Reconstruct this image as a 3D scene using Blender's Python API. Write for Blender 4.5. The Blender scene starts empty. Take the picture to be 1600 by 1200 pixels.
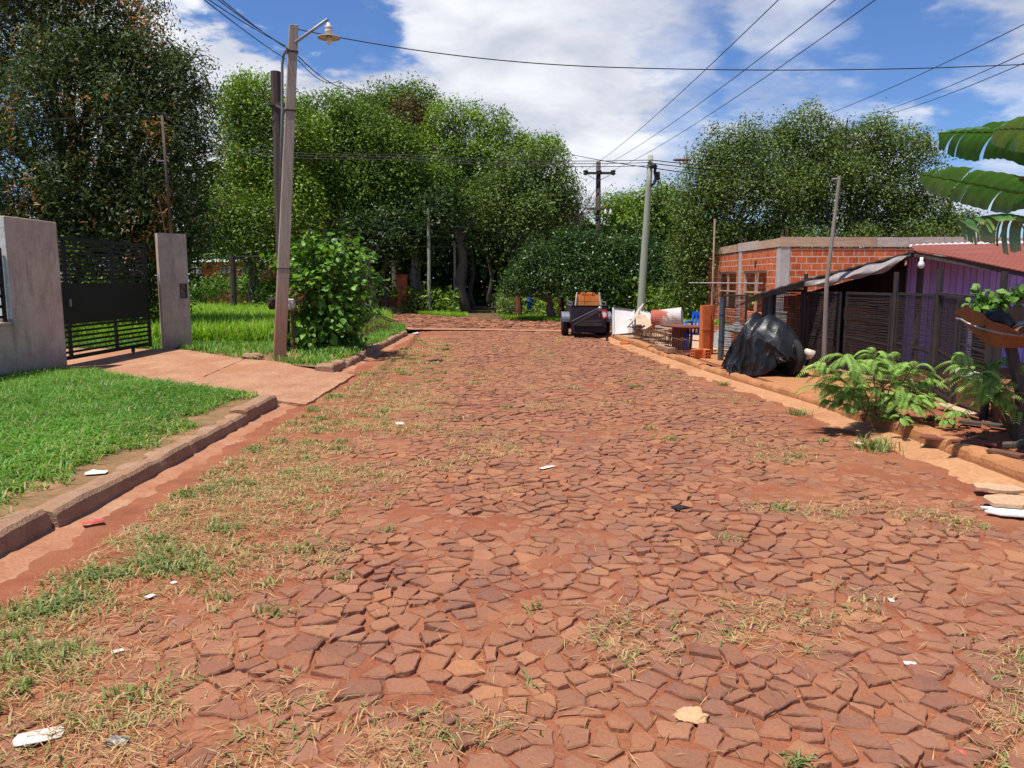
import bpy, math, random
import numpy as np
from mathutils import Vector, Matrix

# ------------------------------------------------------------------ camera, sky, sun
SC = bpy.context.scene
COL = SC.collection
F_PX, CAM_H = 1200.0, 1.65
PITCH = math.atan(163 / F_PX)
CP, SP = math.cos(PITCH), math.sin(PITCH)
cam_d = bpy.data.cameras.new("camera")
cam_d.sensor_width = 36.0
cam_d.lens = 36.0 * F_PX / 1600.0
cam_d.clip_start, cam_d.clip_end = 0.05, 2000
cam = bpy.data.objects.new("camera", cam_d)
COL.objects.link(cam)
cam.location = (0, 0, CAM_H)
cam.rotation_euler = (math.pi / 2 - PITCH, 0, 0)
SC.camera = cam

SUN_DIR = Vector((-0.27, -0.20, 0.942)).normalized()          # towards the sun
SUN_EL = math.asin(SUN_DIR.z)
SUN_AZ = math.atan2(SUN_DIR.x, SUN_DIR.y)
sun_d = bpy.data.lights.new("sun", 'SUN')
sun_d.energy, sun_d.angle, sun_d.color = 5.0, math.radians(0.5), (1.0, 0.95, 0.865)
sun = bpy.data.objects.new("sun", sun_d)
COL.objects.link(sun)
sun.rotation_euler = SUN_DIR.to_track_quat('Z', 'Y').to_euler()
SC.view_settings.view_transform = 'Standard'
SC.view_settings.look = 'None'
SC.view_settings.exposure = 0.36
SC.view_settings.gamma = 1.0
SC.cycles.max_bounces = 6
SC.cycles.transparent_max_bounces = 8


def ray(px, py):
    dx, dy = px - 800.0, 600.0 - py
    return dx, F_PX * CP + dy * SP, -F_PX * SP + dy * CP


def G(px, py, z=0.0):
    a = ray(px, py); t = (z - CAM_H) / a[2]
    return Vector((a[0] * t, a[1] * t, z))


def A(px, py, Y):
    a = ray(px, py); t = Y / a[1]
    return Vector((a[0] * t, Y, CAM_H + a[2] * t))


world = bpy.data.worlds.new("World")
SC.world = world
world.use_nodes = True


def build_world():
    nt = world.node_tree; N = nt.nodes; L = nt.links
    N.clear()
    out = N.new('ShaderNodeOutputWorld')
    sky = N.new('ShaderNodeTexSky'); sky.sky_type = 'NISHITA'; sky.sun_disc = False
    sky.sun_elevation = SUN_EL; sky.sun_rotation = SUN_AZ
    sky.air_density = 1.0; sky.dust_density = 0.25; sky.ozone_density = 3.0; sky.altitude = 200
    hs = N.new('ShaderNodeHueSaturation'); hs.inputs['Saturation'].default_value = 1.02
    hs.inputs['Value'].default_value = 1.0
    tintn = N.new('ShaderNodeMix'); tintn.data_type = 'RGBA'; tintn.blend_type = 'MULTIPLY'; tintn.inputs[0].default_value = 1.0
    tintn.inputs[7].default_value = (0.72, 0.90, 1.22, 1)
    L.new(sky.outputs[0], tintn.inputs[6]); L.new(tintn.outputs[2], hs.inputs['Color'])
    bg = N.new('ShaderNodeBackground'); bg.inputs[1].default_value = 0.086
    L.new(hs.outputs[0], bg.inputs[0])
    cl = N.new('ShaderNodeBackground'); cl.inputs[1].default_value = 1.0
    mix = N.new('ShaderNodeMixShader')
    tc = N.new('ShaderNodeTexCoord')
    sep = N.new('ShaderNodeSeparateXYZ'); L.new(tc.outputs['Generated'], sep.inputs[0])

    def mth(op, a, b=None, clamp=False):
        n = N.new('ShaderNodeMath'); n.operation = op; n.use_clamp = clamp
        for i, v in enumerate((a, b)):
            if v is None: continue
            if isinstance(v, (int, float)): n.inputs[i].default_value = v
            else: L.new(v, n.inputs[i])
        return n.outputs[0]
    zc = mth('ADD', mth('MAXIMUM', sep.outputs[2], 0.0), 0.16)
    u = mth('DIVIDE', sep.outputs[0], zc); v = mth('DIVIDE', sep.outputs[1], zc)
    cmb = N.new('ShaderNodeCombineXYZ'); L.new(u, cmb.inputs[0]); L.new(v, cmb.inputs[1])

    def noise(scale, detail, rough, dist, vec):
        n = N.new('ShaderNodeTexNoise'); n.inputs['Scale'].default_value = scale
        n.inputs['Detail'].default_value = detail; n.inputs['Roughness'].default_value = rough
        n.inputs['Distortion'].default_value = dist
        L.new(vec, n.inputs['Vector']); return n.outputs[0]
    n1 = noise(0.85, 7, 0.52, 0.5, cmb.outputs[0])
    n2 = noise(2.6, 8, 0.58, 0.4, cmb.outputs[0])
    tot = mth('ADD', mth('MULTIPLY', n1, 0.95), mth('MULTIPLY', n2, 0.65))
    shake = N.new('ShaderNodeTexNoise'); shake.inputs['Scale'].default_value = 3.2; shake.inputs['Detail'].default_value = 7; shake.inputs['Roughness'].default_value = 0.6
    L.new(cmb.outputs[0], shake.inputs['Vector'])
    sh1 = N.new('ShaderNodeVectorMath'); sh1.operation = 'SUBTRACT'; L.new(shake.outputs['Color'], sh1.inputs[0]); sh1.inputs[1].default_value = (.5, .5, .5)
    sh2 = N.new('ShaderNodeVectorMath'); sh2.operation = 'SCALE'; L.new(sh1.outputs[0], sh2.inputs[0]); sh2.inputs['Scale'].default_value = 0.24
    sh3 = N.new('ShaderNodeVectorMath'); sh3.operation = 'ADD'; L.new(sh2.outputs[0], sh3.inputs[0]); L.new(tc.outputs['Generated'], sh3.inputs[1])
    sh4 = N.new('ShaderNodeVectorMath'); sh4.operation = 'NORMALIZE'; L.new(sh3.outputs[0], sh4.inputs[0])
    # where banks of cloud stand (direction of the middle, angular size, weight)
    banks = [(900, 40, 12, .50), (640, 20, 6, .30), (700, 170, 13, .52), (420, 140, 10, .75), (250, 80, 9, .75), (300, 220, 10, .7), (560, 110, 8, .4), (1000, 195, 9, .36),
             (840, 260, 10, .4), (1160, 175, 8, .22), (1240, 5, 6, .42), (1600, 40, 6, .6), (1480, 280, 8, .30),
             (1320, 190, 9, .34), (520, 25, 5.5, -.95), (330, 0, 5, -.8), (610, 68, 4.2, -.8), (430, 10, 5.5, -.95), (1380, 85, 7.0, -.45), (1060, 100, 5, -.45), (1200, 110, 5, -.3), (1520, 150, 5.5, -.45),
             (1060, 225, 3.5, -.25), (1500, 215, 4, -.25)]
    for (px, py, ang, wt) in banks:
        d = Vector(ray(px, py)).normalized()
        dp = N.new('ShaderNodeVectorMath'); dp.operation = 'DOT_PRODUCT'
        L.new(sh4.outputs[0], dp.inputs[0]); dp.inputs[1].default_value = d
        mr = N.new('ShaderNodeMapRange'); mr.interpolation_type = 'SMOOTHSTEP'
        mr.inputs['From Min'].default_value = math.cos(math.radians(ang)); mr.inputs['From Max'].default_value = 1.0
        mr.inputs['To Min'].default_value = 0.0; mr.inputs['To Max'].default_value = wt
        L.new(dp.outputs['Value'], mr.inputs['Value'])
        tot = mth('ADD', tot, mr.outputs[0])
    den = N.new('ShaderNodeMapRange'); den.interpolation_type = 'SMOOTHSTEP'
    den.inputs['From Min'].default_value = 0.60; den.inputs['From Max'].default_value = 1.52
    den.inputs['To Max'].default_value = 0.97
    L.new(tot, den.inputs['Value'])
    n3 = noise(1.9, 6, 0.55, 0.3, cmb.outputs[0])
    cr = N.new('ShaderNodeValToRGB')
    cr.color_ramp.elements[0].position = 0.36; cr.color_ramp.elements[0].color = (0.46, 0.485, 0.57, 1)
    cr.color_ramp.elements[1].position = 0.64; cr.color_ramp.elements[1].color = (0.80, 0.81, 0.84, 1)
    L.new(n3, cr.inputs[0]); L.new(cr.outputs[0], cl.inputs[0])
    L.new(den.outputs[0], mix.inputs[0]); L.new(bg.outputs[0], mix.inputs[1]); L.new(cl.outputs[0], mix.inputs[2])
    L.new(mix.outputs[0], out.inputs[0])


build_world()

# ------------------------------------------------------------------ helpers
random.seed(11)
RNG = np.random.default_rng(7)
R = random.uniform


def tag(o, label=None, cat=None, group=None, kind=None):
    if label: o['label'] = label
    if cat: o['category'] = cat
    if group: o['group'] = group
    if kind: o['kind'] = kind
    return o


def empty(name, loc, label=None, cat=None, group=None):
    o = bpy.data.objects.new(name, None); COL.objects.link(o)
    o.location = loc; o.empty_display_size = 0.2
    return tag(o, label, cat, group)


def link(name, me, mat, parent=None, smooth=False):
    o = bpy.data.objects.new(name, me); COL.objects.link(o)
    if mat is not None: me.materials.append(mat)
    if smooth: me.polygons.foreach_set('use_smooth', [True] * len(me.polygons))
    if parent is not None:
        o.parent = parent
        o.matrix_parent_inverse = Matrix.Translation(-Vector(parent.location))
    return o


def np_mesh(name, V, Fc, mat, tint=None, parent=None, smooth=False):
    V = np.ascontiguousarray(V, dtype=np.float32); Fc = np.ascontiguousarray(Fc, dtype=np.int32)
    k = Fc.shape[1]
    me = bpy.data.meshes.new(name)
    me.vertices.add(len(V)); me.vertices.foreach_set('co', V.ravel())
    me.loops.add(Fc.size); me.loops.foreach_set('vertex_index', Fc.ravel())
    me.polygons.add(len(Fc)); me.polygons.foreach_set('loop_start', np.arange(0, Fc.size, k, dtype=np.int32))
    if tint is not None:
        a = me.attributes.new('tint', 'FLOAT', 'POINT'); a.data.foreach_set('value', np.ascontiguousarray(tint, dtype=np.float32))
    me.update(calc_edges=True); me.validate()
    return link(name, me, mat, parent, smooth)


class MB:
    """collects shapes and links them as ONE mesh object"""
    def __init__(self): self.v, self.f, self.t = [], [], []

    def add(self, vs, fs, tint=0.5):
        o = len(self.v); self.v += [tuple(p) for p in vs]; self.f += [tuple(i + o for i in q) for q in fs]
        self.t += [tint] * len(vs)

    def box(self, c, s, rot=None, tint=0.5, taper=1.0):
        c = Vector(c); hx, hy, hz = s[0] / 2, s[1] / 2, s[2] / 2
        P = [Vector((x * hx * (taper if z > 0 else 1), y * hy * (taper if z > 0 else 1), z * hz)) for z in (-1, 1) for (x, y) in ((-1, -1), (1, -1), (1, 1), (-1, 1))]
        if rot is not None: P = [rot @ p for p in P]
        self.add([c + p for p in P], [(3, 2, 1, 0), (4, 5, 6, 7), (0, 1, 5, 4), (1, 2, 6, 5), (2, 3, 7, 6), (3, 0, 4, 7)], tint)

    def bar(self, a, b, w, h=None, tint=0.5, up=Vector((0, 0, 1))):
        a, b = Vector(a), Vector(b); h = h or w; d = b - a
        if d.length < 1e-6: return
        z = d.normalized(); x = up.cross(z)
        if x.length < 1e-4: x = Vector((1, 0, 0)).cross(z)
        x.normalize(); y = z.cross(x)
        m = Matrix((x, y, z)).transposed()
        self.box((a + b) / 2, (w, h, d.length), m, tint)

    def tube(self, pts, rad, n=8, tint=0.5, cap=True):
        pts = [Vector(p) for p in pts]
        if not hasattr(rad, '__len__'): rad = [rad] * len(pts)
        vs, fs = [], []; ref = None
        for i, p in enumerate(pts):
            t = (pts[min(i + 1, len(pts) - 1)] - pts[max(i - 1, 0)]).normalized()
            if ref is None:
                ref = t.cross(Vector((0, 1, 0.13)))
                if ref.length < 1e-3: ref = t.cross(Vector((1, 0, 0)))
            x = (ref - t * ref.dot(t)).normalized(); ref = x; y = t.cross(x)
            for k in range(n):
                a = 2 * math.pi * k / n
                vs.append(p + (x * math.cos(a) + y * math.sin(a)) * rad[i])
        for i in range(len(pts) - 1):
            for k in range(n):
                q = (k + 1) % n
                fs.append((i * n + k, i * n + q, (i + 1) * n + q, (i + 1) * n + k))
        if cap:
            fs.append(tuple(range(n - 1, -1, -1))); fs.append(tuple(range((len(pts) - 1) * n, len(pts) * n)))
        self.add(vs, fs, tint)

    def lathe(self, o, prof, n=20, tint=0.5, axis=None):
        """prof: list of (radius, height) turned round the axis through o"""
        o = Vector(o); m = axis or Matrix.Identity(3); vs, fs = [], []
        for (r, z) in prof:
            for k in range(n):
                a = 2 * math.pi * k / n
                vs.append(o + m @ Vector((r * math.cos(a), r * math.sin(a), z)))
        for i in range(len(prof) - 1):
            for k in range(n):
                q = (k + 1) % n
                fs.append((i * n + k, i * n + q, (i + 1) * n + q, (i + 1) * n + k))
        self.add(vs, fs, tint)

    def prism(self, poly, z0, z1, tint=0.5):
        n = len(poly)
        vs = [(p[0], p[1], z0) for p in poly] + [(p[0], p[1], z1) for p in poly]
        fs = [tuple(range(n - 1, -1, -1)), tuple(range(n, 2 * n))] + [(i, (i + 1) % n, n + (i + 1) % n, n + i) for i in range(n)]
        self.add(vs, fs, tint)

    def sheet(self, fn, nu, nv, thick=0.0, tint=0.5):
        """fn(u, v) -> point; a grid, doubled into a slab when thick > 0"""
        P = [[Vector(fn(i / nu, j / nv)) for j in range(nv + 1)] for i in range(nu + 1)]
        w = nv + 1; vs = [p for r in P for p in r]; fs = []
        for i in range(nu):
            for j in range(nv):
                fs.append((i * w + j, (i + 1) * w + j, (i + 1) * w + j + 1, i * w + j + 1))
        if thick:
            n0 = (P[1][0] - P[0][0]).cross(P[0][1] - P[0][0]).normalized() * thick
            m = len(vs); vs2 = [p - n0 for p in vs]
            fs += [tuple(k + m for k in reversed(q)) for q in fs]
            rim = [i * w for i in range(nu + 1)] + [nu * w + j for j in range(1, w)] + [i * w + nv for i in range(nu - 1, -1, -1)] + [j for j in range(nv - 1, 0, -1)]
            fs += [(rim[k], rim[(k + 1) % len(rim)], rim[(k + 1) % len(rim)] + m, rim[k] + m) for k in range(len(rim))]
            vs = vs + vs2
        self.add(vs, fs, tint)

    def build(self, name, mat, parent=None, smooth=False, bevel=0.0):
        me = bpy.data.meshes.new(name)
        me.from_pydata(self.v, [], self.f)
        a = me.attributes.new('tint', 'FLOAT', 'POINT'); a.data.foreach_set('value', self.t)
        me.update()
        o = link(name, me, mat, parent, smooth)
        if bevel:
            b = o.modifiers.new('bevel', 'BEVEL'); b.width = bevel; b.segments = 2; b.limit_method = 'ANGLE'
        return o


def rotz(a): return Matrix.Rotation(a, 3, 'Z')


def bez(a, b, c, n=10):
    a, b, c = Vector(a), Vector(b), Vector(c)
    return [a * (1 - t) ** 2 + b * 2 * t * (1 - t) + c * t * t for t in [i / n for i in range(n + 1)]]


# value noise in numpy
_LAT = RNG.random((256, 256))


def vnoise(x, y, s, o=0):
    x = np.asarray(x) * s + 17.3 + o * 31.7; y = np.asarray(y) * s + 41.9 + o * 13.1
    xi = np.floor(x).astype(int); yi = np.floor(y).astype(int); fx = x - xi; fy = y - yi
    fx = fx * fx * (3 - 2 * fx); fy = fy * fy * (3 - 2 * fy)
    g = lambda a, b: _LAT[a & 255, b & 255]
    return (g(xi, yi) * (1 - fx) + g(xi + 1, yi) * fx) * (1 - fy) + (g(xi, yi + 1) * (1 - fx) + g(xi + 1, yi + 1) * fx) * fy


def fbm(x, y, s, oct=4, o=0):
    r = 0; a = 0.5; t = 0
    for k in range(oct):
        r = r + a * vnoise(x, y, s * 2 ** k, o + k); t += a; a *= 0.5
    return r / t


# ------------------------------------------------------------------ materials
class NT:
    def __init__(self, name):
        self.m = bpy.data.materials.new(name); self.m.use_nodes = True
        self.n = self.m.node_tree.nodes; self.l = self.m.node_tree.links
        self.b = self.n['Principled BSDF']; self.out = self.n['Material Output']

    def new(self, t, **kw):
        x = self.n.new(t)
        for k, v in kw.items(): setattr(x, k, v)
        return x

    def put(self, node, key, val):
        if isinstance(val, bpy.types.NodeSocket): self.l.new(val, node.inputs[key])
        else: node.inputs[key].default_value = val

    def coord(self, kind='Object', scale=None):
        tc = self.new('ShaderNodeTexCoord')
        if kind == 'World':
            g = self.new('ShaderNodeNewGeometry'); s = g.outputs['Position']
        else: s = tc.outputs[kind]
        if scale:
            mp = self.new('ShaderNodeMapping'); mp.inputs['Scale'].default_value = scale; self.l.new(s, mp.inputs[0]); s = mp.outputs[0]
        return s

    def noise(self, vec, scale, detail=5, rough=0.55, dist=0.0):
        x = self.new('ShaderNodeTexNoise'); self.l.new(vec, x.inputs['Vector'])
        x.inputs['Scale'].default_value = scale; x.inputs['Detail'].default_value = detail
        x.inputs['Roughness'].default_value = rough; x.inputs['Distortion'].default_value = dist
        return x.outputs[0]

    def ramp(self, fac, stops):
        x = self.new('ShaderNodeValToRGB'); e = x.color_ramp.elements
        while len(e) < len(stops): e.new(0.5)
        for i, (p, c) in enumerate(stops):
            e[i].position = p; e[i].color = (c[0], c[1], c[2], 1)
        self.l.new(fac, x.inputs[0]); return x.outputs[0]

    def mix(self, fac, a, b, mode='MIX'):
        x = self.new('ShaderNodeMix', data_type='RGBA', blend_type=mode)
        self.put(x, 0, fac); self.put(x, 6, a if isinstance(a, bpy.types.NodeSocket) else (*a, 1)); self.put(x, 7, b if isinstance(b, bpy.types.NodeSocket) else (*b, 1))
        return x.outputs[2]

    def math(self, op, a, b=0.5, clamp=False):
        x = self.new('ShaderNodeMath', operation=op, use_clamp=clamp); self.put(x, 0, a); self.put(x, 1, b); return x.outputs[0]

    def attr(self, name='tint'):
        x = self.new('ShaderNodeAttribute', attribute_name=name); return x.outputs['Fac']

    def bump(self, h, strength=0.4, dist=0.01, prev=None):
        x = self.new('ShaderNodeBump'); x.inputs['Strength'].default_value = strength; x.inputs['Distance'].default_value = dist
        self.l.new(h, x.inputs['Height'])
        if prev is not None: self.l.new(prev, x.inputs['Normal'])
        self.l.new(x.outputs[0], self.b.inputs['Normal']); return x.outputs[0]

    def set(self, color=None, rough=0.8, metal=0.0, spec=0.3):
        if color is not None: self.put(self.b, 'Base Color', color if isinstance(color, bpy.types.NodeSocket) else (*color, 1))
        self.b.inputs['Roughness'].default_value = rough; self.b.inputs['Metallic'].default_value = metal
        self.b.inputs['Specular IOR Level'].default_value = spec
        return self


def worn(name, c1, c2, scale=6.0, rough=0.8, spec=0.25, metal=0.0, bump=0.3, bdist=0.005, c3=None, stretch=None, coord='World'):
    """two colours of the surface mixed by noise, a third in patches of wear, and fine relief"""
    t = NT(name); p = t.coord(coord, stretch)
    n = t.noise(p, scale, 6, 0.6); col = t.ramp(n, [(0.3, c1), (0.7, c2)])
    if c3 is not None:
        k = t.noise(p, scale * 0.35, 5, 0.65, 0.4)
        col = t.mix(t.ramp(k, [(0.52, (0, 0, 0)), (0.66, (1, 1, 1))]), col, c3)
    fine = t.noise(p, scale * 9, 4, 0.6)
    col = t.mix(0.35, col, t.ramp(fine, [(0.25, tuple(v * 0.55 for v in c1)), (0.75, tuple(min(1, v * 1.3) for v in c2))]))
    t.set(col, rough, metal, spec)
    if bump: t.bump(t.math('ADD', t.math('MULTIPLY', n, 0.6), fine), bump, bdist)
    return t.m


def leaf_mat(name, dark, light, extra=None, trans=0.24, rough=0.5, spec=0.22, back=1.0):
    t = NT(name); tn = t.attr()
    stops = [(0.0, dark), (0.75, light)]
    if extra: stops += [(0.86, light), (0.93, extra)]
    col = t.ramp(tn, stops)
    t.set(col, rough, 0, spec)
    tr = t.new('ShaderNodeBsdfTranslucent')
    c2 = t.mix(1.0, col, (1.25, 1.3, 0.55), 'MULTIPLY'); t.l.new(c2, tr.inputs[0])
    mx = t.new('ShaderNodeMixShader'); mx.inputs[0].default_value = trans
    t.l.new(t.b.outputs[0], mx.inputs[1]); t.l.new(tr.outputs[0], mx.inputs[2]); t.l.new(mx.outputs[0], t.out.inputs[0])
    return t.m


def stone_mat():
    t = NT('paving_stone'); p = t.coord('World'); tn = t.attr()
    col = t.ramp(tn, [(0.0, (0.175, 0.085, 0.066)), (0.3, (0.255, 0.122, 0.086)), (0.65, (0.325, 0.158, 0.104)), (0.93, (0.40, 0.205, 0.125)), (1.0, (0.42, 0.215, 0.115))])
    n = t.noise(p, 9, 6, 0.62); dust = t.ramp(n, [(0.40, (0, 0, 0)), (0.68, (1, 1, 1))])
    col = t.mix(t.math('MULTIPLY', dust, 0.55), col, (0.345, 0.142, 0.074))
    big = t.noise(p, 0.55, 4, 0.5); col = t.mix(t.math('MULTIPLY', t.ramp(big, [(0.42, (0, 0, 0)), (0.6, (1, 1, 1))]), 0.30), col, (0.385, 0.19, 0.10))
    f = t.noise(p, 70, 5, 0.65); col = t.mix(0.25, col, t.ramp(f, [(0.3, (0.10, 0.045, 0.035)), (0.7, (0.40, 0.19, 0.125))]))
    hv = t.noise(p, 2.2, 3, 0.5); col = t.mix(1.0, col, t.ramp(hv, [(0.35, (0.85, 0.84, 0.82)), (0.65, (1.02, 0.94, 0.82))]), 'MULTIPLY')
    t.set(col, 0.9, 0, 0.08)
    t.bump(t.math('ADD', t.math('MULTIPLY', n, 0.9), t.math('MULTIPLY', f, 0.7)), 0.75, 0.010)
    return t.m


def dirt_mat(name='red_dirt', a=(0.25, 0.072, 0.036), b=(0.37, 0.125, 0.058), c=(0.40, 0.185, 0.085)):
    t = NT(name); p = t.coord('World')
    n = t.noise(p, 5, 7, 0.65); col = t.ramp(n, [(0.3, a), (0.7, b)])
    g = t.noise(p, 1.1, 4, 0.55); col = t.mix(t.math('MULTIPLY', t.ramp(g, [(0.45, (0, 0, 0)), (0.65, (1, 1, 1))]), 0.55), col, c)
    f = t.noise(p, 110, 4, 0.7); col = t.mix(0.3, col, t.ramp(f, [(0.3, (0.13, 0.04, 0.025)), (0.7, (0.46, 0.20, 0.11))]))
    v = t.new('ShaderNodeTexVoronoi'); t.l.new(p, v.inputs['Vector']); v.inputs['Scale'].default_value = 60
    t.set(col, 0.95, 0, 0.1)
    t.bump(t.math('ADD', t.math('MULTIPLY', f, 0.7), t.math('MULTIPLY', v.outputs['Distance'], 0.6)), 0.6, 0.01)
    return t.m


def brick_mat(name, w, h, c1, c2, mortar, msize=0.012, horizontal=False):
    t = NT(name); s = t.coord('World')
    sp = t.new('ShaderNodeSeparateXYZ'); t.l.new(s, sp.inputs[0])
    cb = t.new('ShaderNodeCombineXYZ'); t.l.new(t.math('ADD', sp.outputs[0], sp.outputs[1]), cb.inputs[0]); t.l.new(sp.outputs[2], cb.inputs[1])
    wob = t.noise(s, 3.0, 3, 0.6)
    vm = t.new('ShaderNodeVectorMath', operation='ADD'); t.l.new(cb.outputs[0], vm.inputs[0])
    vs = t.new('ShaderNodeCombineXYZ'); t.l.new(t.math('MULTIPLY', wob, 0.03), vs.inputs[0]); t.l.new(t.math('MULTIPLY', wob, 0.045), vs.inputs[1]); t.l.new(vs.outputs[0], vm.inputs[1])
    bt = t.new('ShaderNodeTexBrick'); t.l.new(vm.outputs[0], bt.inputs['Vector'])
    bt.inputs['Scale'].default_value = 1; bt.inputs['Brick Width'].default_value = w; bt.inputs['Row Height'].default_value = h
    bt.inputs['Mortar Size'].default_value = msize; bt.inputs['Mortar Smooth'].default_value = 0.3; bt.inputs['Bias'].default_value = -0.1
    bt.inputs['Color1'].default_value = (*c1, 1); bt.inputs['Color2'].default_value = (*c2, 1); bt.inputs['Mortar'].default_value = (*mortar, 1)
    wv = t.new('ShaderNodeTexWave', wave_type='BANDS', bands_direction='Z'); t.l.new(s, wv.inputs['Vector']); wv.inputs['Scale'].default_value = 8.5
    n = t.noise(s, 3.5, 6, 0.65)
    col = t.mix(0.45, bt.outputs[0], t.ramp(n, [(0.3, tuple(v * 0.6 for v in c1)), (0.7, tuple(min(1, v * 1.25) for v in c2))]), 'MIX')
    smear = t.noise(s, 5.5, 6, 0.75, 0.8)
    col = t.mix(t.math('MULTIPLY', bt.outputs['Fac'], t.ramp(smear, [(0.30, (0.2, 0.2, 0.2)), (0.55, (0.9, 0.9, 0.9))])), col, mortar)
    blot = t.noise(s, 2.1, 6, 0.8, 1.5); col = t.mix(t.math('MULTIPLY', t.ramp(blot, [(0.60, (0, 0, 0)), (0.68, (1, 1, 1))]), 0.5), col, mortar)
    t.set(col, 0.9, 0, 0.15)
    t.bump(t.math('ADD', t.math('MULTIPLY', bt.outputs['Fac'], -1.2), t.math('MULTIPLY', wv.outputs['Fac'], 0.25)), 0.6, 0.012)
    return t.m


def plank_mat(name, c1, c2, w=0.12, axis=0, rough=0.85):
    t = NT(name); s = t.coord('World'); sp = t.new('ShaderNodeSeparateXYZ'); t.l.new(s, sp.inputs[0])
    k = t.math('FLOOR', t.math('DIVIDE', sp.outputs[axis], w))
    wn = t.new('ShaderNodeTexWhiteNoise', noise_dimensions='1D'); t.l.new(k, wn.inputs['W'])
    fr = t.math('FRACT', t.math('DIVIDE', sp.outputs[axis], w)); gap = t.math('GREATER_THAN', fr, 0.90)
    st = [1, 1, 1]; st[2 if axis != 2 else 0] = 0.12
    mp = t.new('ShaderNodeMapping'); mp.inputs['Scale'].default_value = st; t.l.new(s, mp.inputs[0])
    g = t.noise(mp.outputs[0], 22, 6, 0.65, 0.6)
    col = t.mix(wn.outputs['Value'], c1, c2)
    col = t.mix(t.math('MULTIPLY', t.ramp(g, [(0.4, (0, 0, 0)), (0.7, (1, 1, 1))]), 0.4), col, tuple(v * 0.5 for v in c1))
    blot = t.noise(s, 2.4, 5, 0.7); col = t.mix(t.math('MULTIPLY', t.ramp(blot, [(0.55, (0, 0, 0)), (0.7, (1, 1, 1))]), 0.4), col, tuple(v * 0.6 for v in c2))
    col = t.mix(t.math('MULTIPLY', gap, 0.8), col, tuple(v * 0.15 for v in c1))
    t.set(col, rough, 0, 0.2); t.bump(t.math('SUBTRACT', g, gap), 0.4, 0.006)
    return t.m


def plain(name, c, rough=0.6, spec=0.4, metal=0.0, var=0.25, scale=8):
    return worn(name, tuple(v * (1 - var) for v in c), tuple(min(1, v * (1 + var)) for v in c), scale, rough, spec, metal, 0.2, 0.003)


M = {}
M['stone'] = stone_mat()
M['dirt'] = dirt_mat('red_dirt', (0.17, 0.050, 0.026), (0.28, 0.092, 0.045), (0.34, 0.15, 0.072))
M['dirt_dark'] = dirt_mat('damp_dirt', (0.16, 0.045, 0.026), (0.28, 0.085, 0.042), (0.30, 0.13, 0.065))
M['gutter'] = worn('dusty_concrete', (0.37, 0.175, 0.085), (0.47, 0.25, 0.125), 2.5, 0.92, 0.12, 0, 0.4, 0.006, (0.33, 0.14, 0.07))
M['gutter_red'] = worn('earth_covered_concrete', (0.30, 0.12, 0.062), (0.42, 0.205, 0.118), 4.5, 0.93, 0.1, 0, 0.5, 0.008, (0.44, 0.26, 0.16))
M['kerb'] = worn('kerb_concrete', (0.24, 0.13, 0.08), (0.42, 0.26, 0.165), 7, 0.94, 0.1, 0, 0.9, 0.016, (0.33, 0.15, 0.08))
M['kerb_orange'] = worn('earth_stained_kerb', (0.33, 0.135, 0.058), (0.45, 0.215, 0.095), 4.5, 0.92, 0.12, 0, 0.7, 0.012, (0.33, 0.13, 0.06))
M['drive'] = worn('driveway_concrete', (0.29, 0.135, 0.075), (0.46, 0.255, 0.155), 3.2, 0.94, 0.08, 0, 0.9, 0.014, (0.33, 0.14, 0.07), (1, .45, 1))
M['plaster'] = worn('stained_plaster', (0.40, 0.315, 0.245), (0.60, 0.49, 0.39), 2.2, 0.92, 0.12, 0, 0.35, 0.006, (0.27, 0.205, 0.16), (1, 1, 0.35))


def plaster_mat():
    t = NT('stained_plaster'); p = t.coord('World'); sp = t.new('ShaderNodeSeparateXYZ'); t.l.new(p, sp.inputs[0])
    mp = t.new('ShaderNodeMapping'); mp.inputs['Scale'].default_value = (1, 1, .22); t.l.new(p, mp.inputs[0])
    n = t.noise(p, 2.4, 6, .62); run = t.noise(mp.outputs[0], 7, 6, .65, .3); f = t.noise(p, 45, 4, .65)
    col = t.ramp(n, [(.3, (.38, .30, .235)), (.7, (.60, .49, .39))])
    col = t.mix(t.math('MULTIPLY', t.ramp(run, [(.50, (0, 0, 0)), (.66, (1, 1, 1))]), .55), col, (.20, .155, .125))
    lo = t.new('ShaderNodeMapRange'); t.l.new(t.math('ADD', sp.outputs[2], t.math('MULTIPLY', run, .9)), lo.inputs[0]); lo.inputs[1].default_value = 1.05; lo.inputs[2].default_value = .55
    col = t.mix(t.math('MULTIPLY', lo.outputs[0], .75), col, (.21, .105, .065))
    bl = t.noise(p, 5.5, 7, .75, .8); col = t.mix(t.math('MULTIPLY', t.ramp(bl, [(.60, (0, 0, 0)), (.68, (1, 1, 1))]), .6), col, (.12, .10, .085))
    col = t.mix(.22, col, t.ramp(f, [(.3, (.24, .18, .14)), (.7, (.68, .57, .47))]))
    t.set(col, .94, 0, .08); t.bump(t.math('ADD', n, t.math('MULTIPLY', f, .5)), .5, .008); return t.m


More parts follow.
